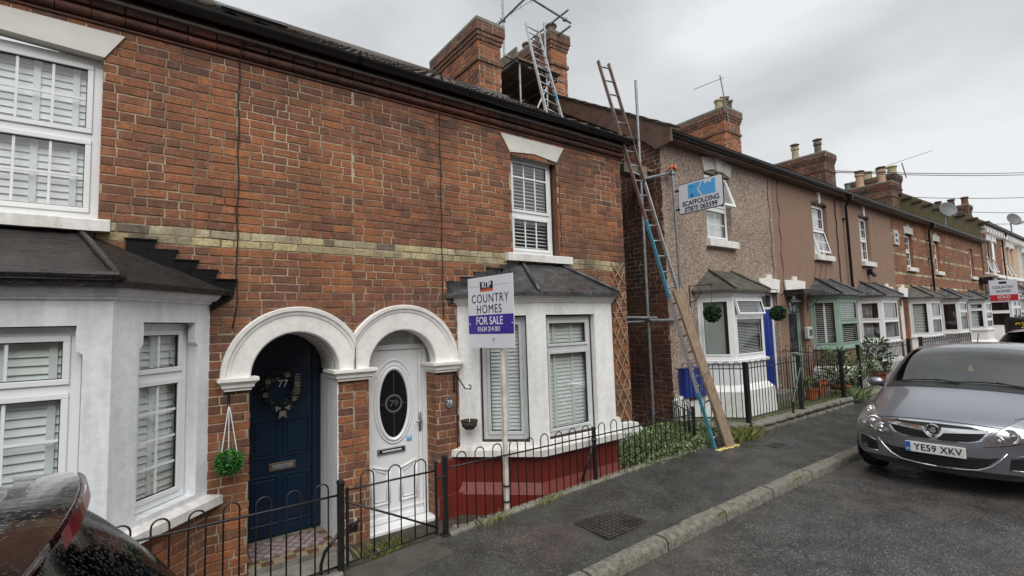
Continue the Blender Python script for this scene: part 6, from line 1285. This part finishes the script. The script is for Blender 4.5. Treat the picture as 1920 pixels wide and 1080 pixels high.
def car_body(S, T, paint, screen='glass_screen', sideg='glass_dark'):
    """returns a dict of meshes by part, subdivided"""
    bm = bmesh.new(); mats = [paint, screen, sideg, 'car_plastic']; rings = []
    for s in S:
        x, w, zs, y6, z6, y7a, z7a, y7, z7, y8, z8, z9, bow = s; zb = .22 if x < .3 or x > 3.6 else .17
        row = [(0, zb), (.8*w, zb), (.965*w, zb+.07), (w, .40), (w, (.40+zs)/2+.02), (w*.985, zs), (y6, z6), (y7a, z7a), (y7, z7), (y8, z8), (0, z9)]
        if x < .05 or x > 3.95: row = [(0, zb), (.8*w, zb), (.965*w, zb+.06), (w*.99, .32), (w*.99, .46), (w*.985, .57), (y6, z6), (y7a, z7a), (y7, z7), (y8, z8), (0, z9)]
        rings.append([(x+bow*(abs(y)/w)**2.2, y, z) for y, z in row])
    n_ = 11; cols = []
    for sg in (1, -1):
        V = [[bm.verts.new((p[0], p[1]*sg, p[2])) for p in r] for r in rings]
        for i in range(len(V)-1):
            for j in range(n_-1):
                q = [V[i][j], V[i+1][j], V[i+1][j+1], V[i][j+1]]; f = bm.faces.new(q if sg < 0 else q[::-1]); mi = 0
                if i in (4, 5) and j in (8, 9): mi = 1
                if i == len(V)-3 and j in (8, 9): mi = 2
                if 5 <= i <= len(V)-4 and j == 6: mi = 2
                if j <= 1: mi = 3
                f.material_index = mi
        for e, r in ((0, V[0]), (-1, V[-1])):
            s = S[e]; w = s[1]; bow = s[12]; x0 = s[0]; zt = [r[k].co.z for k in (10, 9, 8, 7, 6)]; fy = [abs(r[k].co.y)/abs(r[6].co.y) for k in (10, 9, 8, 7, 6)]; zb = .22; grid = []
            for j in range(1, 7):
                zj = rings[e][j][2]; fz = (zj-zb)/(rings[e][6][2]-zb); rowv = []; yj = abs(rings[e][j][1])
                bul = (.035*math.sin(min(1, fz)*math.pi)-.035*(1-fz)*.6)*(-1 if e == 0 else 1)
                for c in range(5):
                    if c == 4: rowv.append(r[j]); continue
                    if j == 6: rowv.append(r[10-c]); continue
                    y = fy[c]*yj; z = zb+fz*(zt[c]-zb); rowv.append(bm.verts.new((x0+bow*(y/w)**2.2+bul, y*sg, z)))
                grid.append(rowv)
            for a in range(5):
                for c in range(4):
                    q = [grid[a][c], grid[a][c+1], grid[a+1][c+1], grid[a+1][c]]; f = bm.faces.new(q if (sg > 0) == (e == 0) else q[::-1]); f.material_index = 0 if a > 0 else 3
    bmesh.ops.remove_doubles(bm, verts=bm.verts, dist=.0008); bmesh.ops.recalc_face_normals(bm, faces=bm.faces)
    me = bpy.data.meshes.new('tmp'); bm.to_mesh(me); bm.free(); o = bpy.data.objects.new('tmp', me); COL.objects.link(o); md = o.modifiers.new('s', 'SUBSURF'); md.levels = 2; md.render_levels = 2
    dg = bpy.context.evaluated_depsgraph_get(); me2 = bpy.data.meshes.new_from_object(o.evaluated_get(dg)); bpy.data.objects.remove(o)
    bm = bmesh.new(); bm.from_mesh(me2); tree = BVHTree.FromBMesh(bm); out = {}
    for i, mname in enumerate(mats):
        b = bm.copy(); bmesh.ops.delete(b, geom=[f for f in b.faces if f.material_index != i], context='FACES'); me3 = bpy.data.meshes.new('car'); b.transform(T); b.to_mesh(me3); b.free()
        me3.materials.clear(); me3.materials.append(MAT[mname]); me3.polygons.foreach_set('material_index', [0]*len(me3.polygons)); me3.polygons.foreach_set('use_smooth', [True]*len(me3.polygons)); out[mname] = me3
    bm.free(); return out, tree
def conform(tree, T, polys, off, mat, name, parent, d=(1, 0, 0), sub=3, org=-1.0, smooth=True):
    """patches cut to a 2-D outline (y,z) and laid on the body surface"""
    b = bmesh.new()
    for P in polys:
        vs = [b.verts.new((org, y, z)) for y, z in P]; b.faces.new(vs)
    bmesh.ops.triangulate(b, faces=b.faces); bmesh.ops.subdivide_edges(b, edges=b.edges, cuts=sub, use_grid_fill=True); bmesh.ops.triangulate(b, faces=b.faces)
    D = Vector(d)
    for v in b.verts:
        h = tree.ray_cast(v.co, D)
        v.co = (h[0]-D*off) if h[0] else Vector((.35, v.co.y, v.co.z))
    bmesh.ops.recalc_face_normals(b, faces=b.faces); b.transform(T); me = bpy.data.meshes.new(name); b.to_mesh(me); b.free(); me.materials.append(MAT[mat])
    if smooth: me.polygons.foreach_set('use_smooth', [True]*len(me.polygons))
    return link(name, me, parent)
def wheel(parent, T, x, y, r=.30, sg=1):
    m = MB(); m.T = T @ Matrix.Translation((x, y, r)) @ Matrix.Rotation(R(-90)*sg, 4, 'X'); w = .19
    m.lathe([(r*.62, .0), (r*.66, .012), (r*.95, .01), (r, -.02), (r, -w+.02), (r*.95, -w), (r*.6, -w)], (0, 0, 0), 'rubber', 28); t = m.build('wheel', parent, smooth=True, sharp=40)
    m = MB(); m.T = T @ Matrix.Translation((x, y, r)) @ Matrix.Rotation(R(-90)*sg, 4, 'X'); m.lathe([(0, .0), (.04, .0), (.05, -.01), (r*.55, -.02), (r*.60, -.005), (r*.63, 0), (r*.6, -.05), (0, -.06)], (0, 0, 0), 'aluminium', 20); m.build('rim', t, smooth=True, sharp=40)
def car(X0, yc, zg, S, paint, label, rz=0.0, screen='glass_screen', name='parked_car'):
    T = Matrix.Translation((X0, yc, zg)) @ Matrix.Rotation(rz, 4, 'Z'); t = thing(name, (X0+2, yc, zg), label, 'car', 'cars parked along the kerb')
    out, tree = car_body(S, T, paint, screen)
    b = link('body', out[paint], t); link('windscreen', out[screen], t); link('side_window', out['glass_dark'], t); link('underbody', out['car_plastic'], t)
    for x in (.72, 3.22):
        for sg in (1, -1):
            m = MB(); m.T = T; P = [(x+.37*math.cos(R(a)), .30+.37*math.sin(R(a))) for a in range(-25, 206, 15)]; m.prism(P, sg*.850, sg*.872, 'car_plastic'); m.build('wheel_arch', t); wheel(t, T, x, sg*.872, .30, sg)
    for sg in (1, -1):
        m = MB(); m.T = T; m.bbox(1.28, 1.40, sg*.92-.095, sg*.92+.095, .97, 1.085, paint, .04); m.tube([(1.34, sg*.80, .98), (1.34, sg*.9, 1.0)], .03, 'car_plastic', 6); m.build('wing_mirror', t, smooth=True)
    return t, T, tree, b
cs, T, tree, body = car(7.02, -3.43, .335, SC, 'paint_silver', 'silver hatchback parked facing the camera with number plate YE59 XKV')
mir = lambda P: [(-y, z) for y, z in P][::-1]
HL = [(.40, .555), (.44, .64), (.52, .725), (.62, .80), (.71, .845), (.765, .835), (.80, .77), (.80, .69), (.74, .635), (.60, .59), (.48, .565)]
for P in (HL, mir(HL)):
    conform(tree, T, [[(y*1.0+(.006 if y > 0 else -.006)*(1 if abs(y) > .6 else -1), z+(.008 if z > .7 else -.008)) for y, z in P]], .002, 'car_plastic', 'headlight_seal', cs)
    hl = conform(tree, T, [P], .006, 'reflector', 'headlight', cs, sub=4)
    s_ = 1 if P is HL else -1
    for cy, cz, rr_ in ((.60, .675, .072), (.505, .625, .05), (.70, .79, .035)):
        h = tree.ray_cast(Vector((-1, s_*cy, cz)), Vector((1, 0, 0)))
        if h[0]:
            m = MB(); m.T = T @ Matrix.Translation(h[0]+Vector((-.008, 0, 0))) @ Matrix.Rotation(R(-90), 4, 'Y') @ Matrix.Rotation(s_*.35, 4, 'X'); m.lathe([(rr_, -.01), (rr_*1.05, .006), (rr_*.9, .008), (rr_*.75, -.004), (rr_*.45, .0), (rr_*.3, .008), (0, .012)], (0, 0, 0), 'chrome', 20); m.build('lamp', hl, smooth=True)
GR = [(-.44, .715), (-.30, .742), (0, .75), (.30, .742), (.44, .715), (.36, .61), (.28, .585), (0, .575), (-.28, .585), (-.36, .61)]
conform(tree, T, [[(y*1.05, .66+(z-.66)*1.12) for y, z in GR]], .003, 'chrome', 'grille_surround', cs, sub=4); gr = conform(tree, T, [GR], .006, 'rubber', 'grille', cs, sub=4)
for z in (.605, .635, .665): conform(tree, T, [[(-.40+(.68-z)*.9, z), (.40-(.68-z)*.9, z), (.40-(.68-z)*.9, z+.012), (-.40+(.68-z)*.9, z+.012)]], .014, 'car_plastic', 'grille_slat', gr, sub=6)
for sg in (1, -1):
    P = [(sg*.07, .655), (sg*.43, .69), (sg*.425, .722), (sg*.07, .712)]; conform(tree, T, [P], .018, 'chrome', 'chrome_bar', gr, sub=5)
    P = [(sg*.085, .705), (sg*.125, .70), (sg*.02, .575), (sg*0, .575), (sg*.0, .60)]; conform(tree, T, [P], .022, 'chrome', 'chrome_bar', gr, sub=3)
h = tree.ray_cast(Vector((-1, 0, .685)), Vector((1, 0, 0)))[0]
m = MB(); m.T = T @ Matrix.Translation(h+Vector((-.03, 0, 0))) @ Matrix.Rotation(R(-90), 4, 'Y'); m.lathe([(.062, -.01), (.064, .006), (.055, .01), (.05, .004), (0, .004)], (0, 0, 0), 'chrome', 28); m.lathe([(.049, .005), (.046, .006), (0, .006)], (0, 0, 0), 'rubber', 24); bdg = m.build('badge', cs, smooth=True, sharp=40)
m = MB(); FB_ = T @ Matrix.Translation(h+Vector((-.037, 0, 0))) @ Matrix.Rotation(R(-90), 4, 'Z')
m.T = FB_; m.prism([(-.03, -.03), (-.005, -.036), (.02, -.028), (.034, -.01), (.02, .0), (.03, .02), (.008, .036), (-.012, .026), (-.004, .008), (-.024, .012), (-.036, -.004), (-.016, -.012)], -.003, .002, 'chrome'); m.build('griffin_emblem', bdg)
LG = [(-.50, .45), (-.42, .43), (0, .415), (.42, .43), (.50, .45), (.40, .345), (.30, .305), (0, .29), (-.30, .305), (-.40, .345)]
conform(tree, T, [LG], .005, 'rubber', 'lower_grille', cs, sub=5)
for z in (.33, .365, .40): conform(tree, T, [[(-.38, z), (.38, z), (.38, z+.010), (-.38, z+.010)]], .013, 'car_plastic', 'grille_slat', cs, sub=6)
def strip_(pts, r, mat, name, parent, off=.006):
    P = []
    for y, z in pts:
        h = tree.ray_cast(Vector((-1, y, z)), Vector((1, 0, 0)))[0]
        if h: P.append(h+Vector((-off, 0, 0)))
    m = MB(); m.T = T; m.tube(P, r, mat, 6); return m.build(name, parent, smooth=True)
for sg in (1, -1):
    strip_([(sg*y, z) for y, z in ((.56, .50), (.50, .42), (.43, .35), (.33, .30), (.18, .285), (0, .28))], .008, 'chrome', 'chrome_strip', cs)
    FG = [(sg*.58, .44), (sg*.76, .49), (sg*.78, .40), (sg*.74, .33), (sg*.56, .33)]; conform(tree, T, [FG], .004, 'rubber', 'fog_light_recess', cs); strip_([(sg*y, z) for y, z in ((.57, .335), (.66, .33), (.74, .335))], .006, 'chrome', 'chrome_strip', cs); strip_([(sg*y, z) for y, z in ((.58, .455), (.68, .49), (.77, .505))], .006, 'paint_silver', 'bumper_crease', cs)
    h = tree.ray_cast(Vector((-1, sg*.70, .40)), Vector((1, 0, 0)))[0]
    m = MB(); m.T = T @ Matrix.Translation(h+Vector((-.008, 0, 0))) @ Matrix.Rotation(R(-90), 4, 'Y'); m.lathe([(.048, 0), (.052, .008), (.044, .01), (.04, 0), (0, .0)], (0, 0, 0), 'car_plastic', 20); m.build('fog_light_cap', cs, smooth=True)
np1 = tree.ray_cast(Vector((-1, 0, .47)), Vector((1, 0, 0)))[0]
FP = T @ Matrix.Translation((np1.x-.03, .26, .415)) @ Matrix.Rotation(R(-90), 4, 'Z')
m = MB(); m.T = FP; m.bbox(0, .52, 0, .018, 0, .112, 'plate_white', .003); pt = m.build('number_plate', cs); m = MB(); m.T = FP; m.box(.003, .05, -.0015, 0, .003, .109, 'plate_blue'); m.build('plate_band', pt)
text_mesh('YE59 XKV', .098, 'sign_ink', FP @ Matrix.Translation((.287, -.002, .056)), 'lettering', pt, bold=.0015, sx=.90, spacing=1.08); text_mesh('GB', .03, 'letter_white', FP @ Matrix.Translation((.026, -.003, .03)), 'lettering', pt)
# cowl, wipers, interior
top = lambda x, y: tree.ray_cast(Vector((x, y, 3)), Vector((0, 0, -1)))[0]
m = MB(); m.T = T; vs = []
for i in range(21):
    y = -.70+1.4*i/20; xb = 1.0+.17*(abs(y)/.87)**2.2
    for dx in (-.075, .045): p = top(xb+dx, y); vs.append((p.x, p.y, p.z+.005))
m.add(vs, [(2*i, 2*i+1, 2*i+3, 2*i+2) for i in range(20)], 'car_plastic'); m.build('cowl_panel', cs, smooth=True, fix=False)
for ya, yb, l in ((-.05, .55, .0), (-.62, .0, 0)):
    pts = [top(1.0+.17*(abs(y)/.87)**2.2+.03+.03*math.sin((y-ya)/(yb-ya)*math.pi), y)+Vector((0, 0, .018)) for y in [ya+(yb-ya)*i/10 for i in range(11)]]; m = MB(); m.T = T; m.tube(pts, .008, 'rubber', 5); m.tube([pts[0]+Vector((-.03, 0, -.01)), pts[4]+Vector((-.01, 0, .012))], .008, 'rubber', 5); m.build('wiper', cs)
for sg in (1, -1):
    pts = [top(x, sg*y) for x, y in ((.34, .60), (.45, .67), (.6, .71), (.8, .735), (1.0, .755), (1.12, .77))]; m = MB(); m.T = T; m.tube([p+Vector((0, 0, -.001)) for p in pts if p], .0045, 'rubber', 5); m.build('bonnet_gap', cs)
pts = [tree.ray_cast(Vector((-1, y, .775-.11*(y/.6)**2*.4)), Vector((1, 0, 0)))[0] for y in [-.56+1.12*i/16 for i in range(17)]]; m = MB(); m.T = T; m.tube([p for p in pts if p], .0045, 'rubber', 5); m.build('bonnet_gap', cs)
# screen border, roof trim, antenna
for i0, i1 in ((4, 6),):
    for sg in (1, -1):
        pts = []
        for k in range(9):
            t_ = k/8; x = 1.06+(1.86-1.06)*t_; yy = sg*(.70+(.585-.70)*t_); p = top(x+.13*0, yy)
            if p: pts.append(p+Vector((0, 0, .003)))
        m = MB(); m.T = T; m.tube(pts, .012, 'rubber', 5); m.build('screen_trim', cs)
m = MB(); m.T = T; m.tube([(2.4, 0, 1.49), (2.55, 0, 1.66)], .006, 'rubber', 5); m.build('antenna', cs)
m = MB(); m.T = T; m.bbox(1.15, 1.6, -.66, .66, .70, .92, 'seat_cloth', .03); m.tube([(1.55, .34+.17*math.cos(i*math.pi/10), .98+.17*math.sin(i*math.pi/10)) for i in range(21)], .016, 'rubber', 6)
for y in (.36, -.36): m.bbox(2.2, 2.36, y-.23, y+.23, .5, 1.12, 'seat_cloth', .05); m.bbox(2.24, 2.33, y-.12, y+.12, 1.13, 1.30, 'seat_cloth', .03)
m.bbox(3.1, 3.2, -.6, .6, .5, 1.1, 'seat_cloth', .05); m.build('interior', cs)
m = MB(); m.T = T; m.tube([(1.92, 0, 1.36), (1.92, 0, 1.27)], .003, 'rubber', 4); m.prism([(-.03, 1.17), (.03, 1.17), (.02, 1.22), (0, 1.27), (-.02, 1.22)], 1.91, 1.92, 'yellow_foam', 'x'); m.bbox(1.88, 1.90, -.10, .10, 1.34, 1.40, 'rubber', .01); m.build('air_freshener', cs)
bc, T2, tree2, body2 = car(-3.76, -3.16, .155, SB, 'paint_black', 'wet black hatchback parked nearest the camera, only its rear corner showing', screen='glass_dark')
m = MB(); m.T = T2; n_ = 22; vs = []
for i in range(n_+1):
    y = -.66+1.32*i/n_; xb = 3.53-.09*(abs(y)/.66)**2.2; zt = 1.682-.05*(abs(y)/.66)**2.4
    vs += [(xb-.10, y, zt+.012), (xb+.06, y, zt+.002), (xb+.075, y, zt-.02), (xb+.05, y, zt-.035), (xb-.05, y, zt-.05)]
m.add(vs, [(i*5+j, (i+1)*5+j, (i+1)*5+j+1, i*5+j+1) for i in range(n_) for j in range(4)], 'paint_black'); m.build('roof_spoiler', bc, smooth=True)
m = MB(); m.T = T2; vs = []
for i in range(13):
    y = -.30+.86*i/12; xb = 3.53-.09*(abs(y)/.66)**2.2; zt = 1.682-.05*(abs(y)/.66)**2.4; vs += [(xb+.080, y, zt-.002), (xb+.090, y, zt-.044)]
m.add(vs, [(2*i, 2*i+1, 2*i+3, 2*i+2) for i in range(12)], 'lens_red'); m.build('brake_light', bc, fix=False)
for sg in (1, -1): conform(tree2, T2, [[(sg*.60, .95), (sg*.76, .99), (sg*.80, .80), (sg*.78, .62), (sg*.62, .66)]], .006, 'lens_red', 'tail_light', bc, d=(-1, 0, 0), org=6)
conform(tree2, T2, [[(-.26, .55), (.26, .55), (.26, .66), (-.26, .66)]], .008, 'yellow_paint', 'number_plate', bc, d=(-1, 0, 0), org=6)
car(13.9, -3.40, .35, SC, 'paint_maroon', 'dark maroon car parked behind the silver hatchback, only its roof showing', screen='glass_dark')
# dark van with yellow digits beyond
v = thing('parked_van', (21, -3.0, .35), 'tall black van up the street with yellow digits on its upper corner', 'van', 'cars parked along the kerb')
m = MB(); m.bbox(19.9, 23.9, -4.0, -2.15, .55, 2.12, 'black_plastic', .10); m.bbox(19.2, 20.0, -3.95, -2.2, .55, 1.35, 'black_plastic', .12); m.build('body', v, smooth=True, sharp=50)
for x in (20.2, 23.2):
    for y, sg in ((-2.2, 1), (-3.95, -1)): wheel(v, Matrix.Translation((0, 0, .35)), x, y, .32, sg)
text_mesh('93', .22, 'yellow_paint', Matrix.Translation((19.87, -2.50, 1.88)) @ Matrix.Rotation(R(-90), 4, 'Z'), 'digits', v, bold=.006)

# ------------------------------------------------------------------ the terrace across the road (the window panes and the wet car mirror it)
for i in range(8):
    a = -15+i*5.2; b = a+5.2; y0 = -11.2; h = thing('terraced_house', (a+2.6, y0-4, 0), '%s brick house of the terrace across the road, seen only mirrored in window panes' % ('first second third fourth fifth sixth seventh eighth'.split()[i]), 'house', 'terrace across the road')
    op = [(a+1.0, a+2.1, .9, 2.4), (a+3.6, a+4.5, .1, 2.2), (a+1.0, a+2.1, 3.4, 4.8), (a+3.4, a+4.5, 3.4, 4.8)]
    m = MB(); xs_ = sorted({a, b}|{v for q in op for v in q[:2]}); zs_ = sorted({-.5, 5.4}|{v for q in op for v in q[2:]})
    for x0, x1 in zip(xs_, xs_[1:]):
        for q0, q1 in zip(zs_, zs_[1:]):
            if any(q[0] < (x0+x1)/2 < q[1] and q[2] < (q0+q1)/2 < q[3] for q in op): continue
            m.quad((x0, y0, q0), (x0, y0, q1), (x1, y0, q1), (x1, y0, q0), 'brick_red')
    m.build('wall', h, fix=False)
    m = MB(); m.quad((a, y0+.3, 5.35), (b, y0+.3, 5.35), (b, y0-3.6, 7.7), (a, y0-3.6, 7.7), 'roof_tile'); m.build('roof', h, fix=False)
    for q in op:
        m = MB(); m.bbox(q[0], q[1], y0-.16, y0-.1, q[2], q[2]+.07, 'upvc'); m.bbox(q[0], q[1], y0-.16, y0-.1, q[3]-.07, q[3], 'upvc'); m.bbox(q[0], q[0]+.07, y0-.159, y0-.1, q[2]+.07, q[3]-.07, 'upvc'); m.bbox(q[1]-.07, q[1], y0-.159, y0-.1, q[2]+.07, q[3]-.07, 'upvc'); m.box(q[0], q[1], y0-.20, y0-.165, q[2], q[3], 'interior'); m.build('window', h)

split_loose({'bay_base', 'gutter_joint', 'frame_bead', 'sash_rail', 'hardwood_subframe', 'cable_tie', 'clamp', 'tread_lug', 'hip_roll', 'stop_chamfer', 'glazing_bar', 'shutter_stile', 'verge_tiles', 'door_moulding', 'flower', 'cord', 'chain', 'toe_board', 'scaffold_board', 'logo_letters', 'logo_panel', 'worn_letters', 'pier_plinth', 'painted_foot', 'rear_wall', 'painted_plinth'})
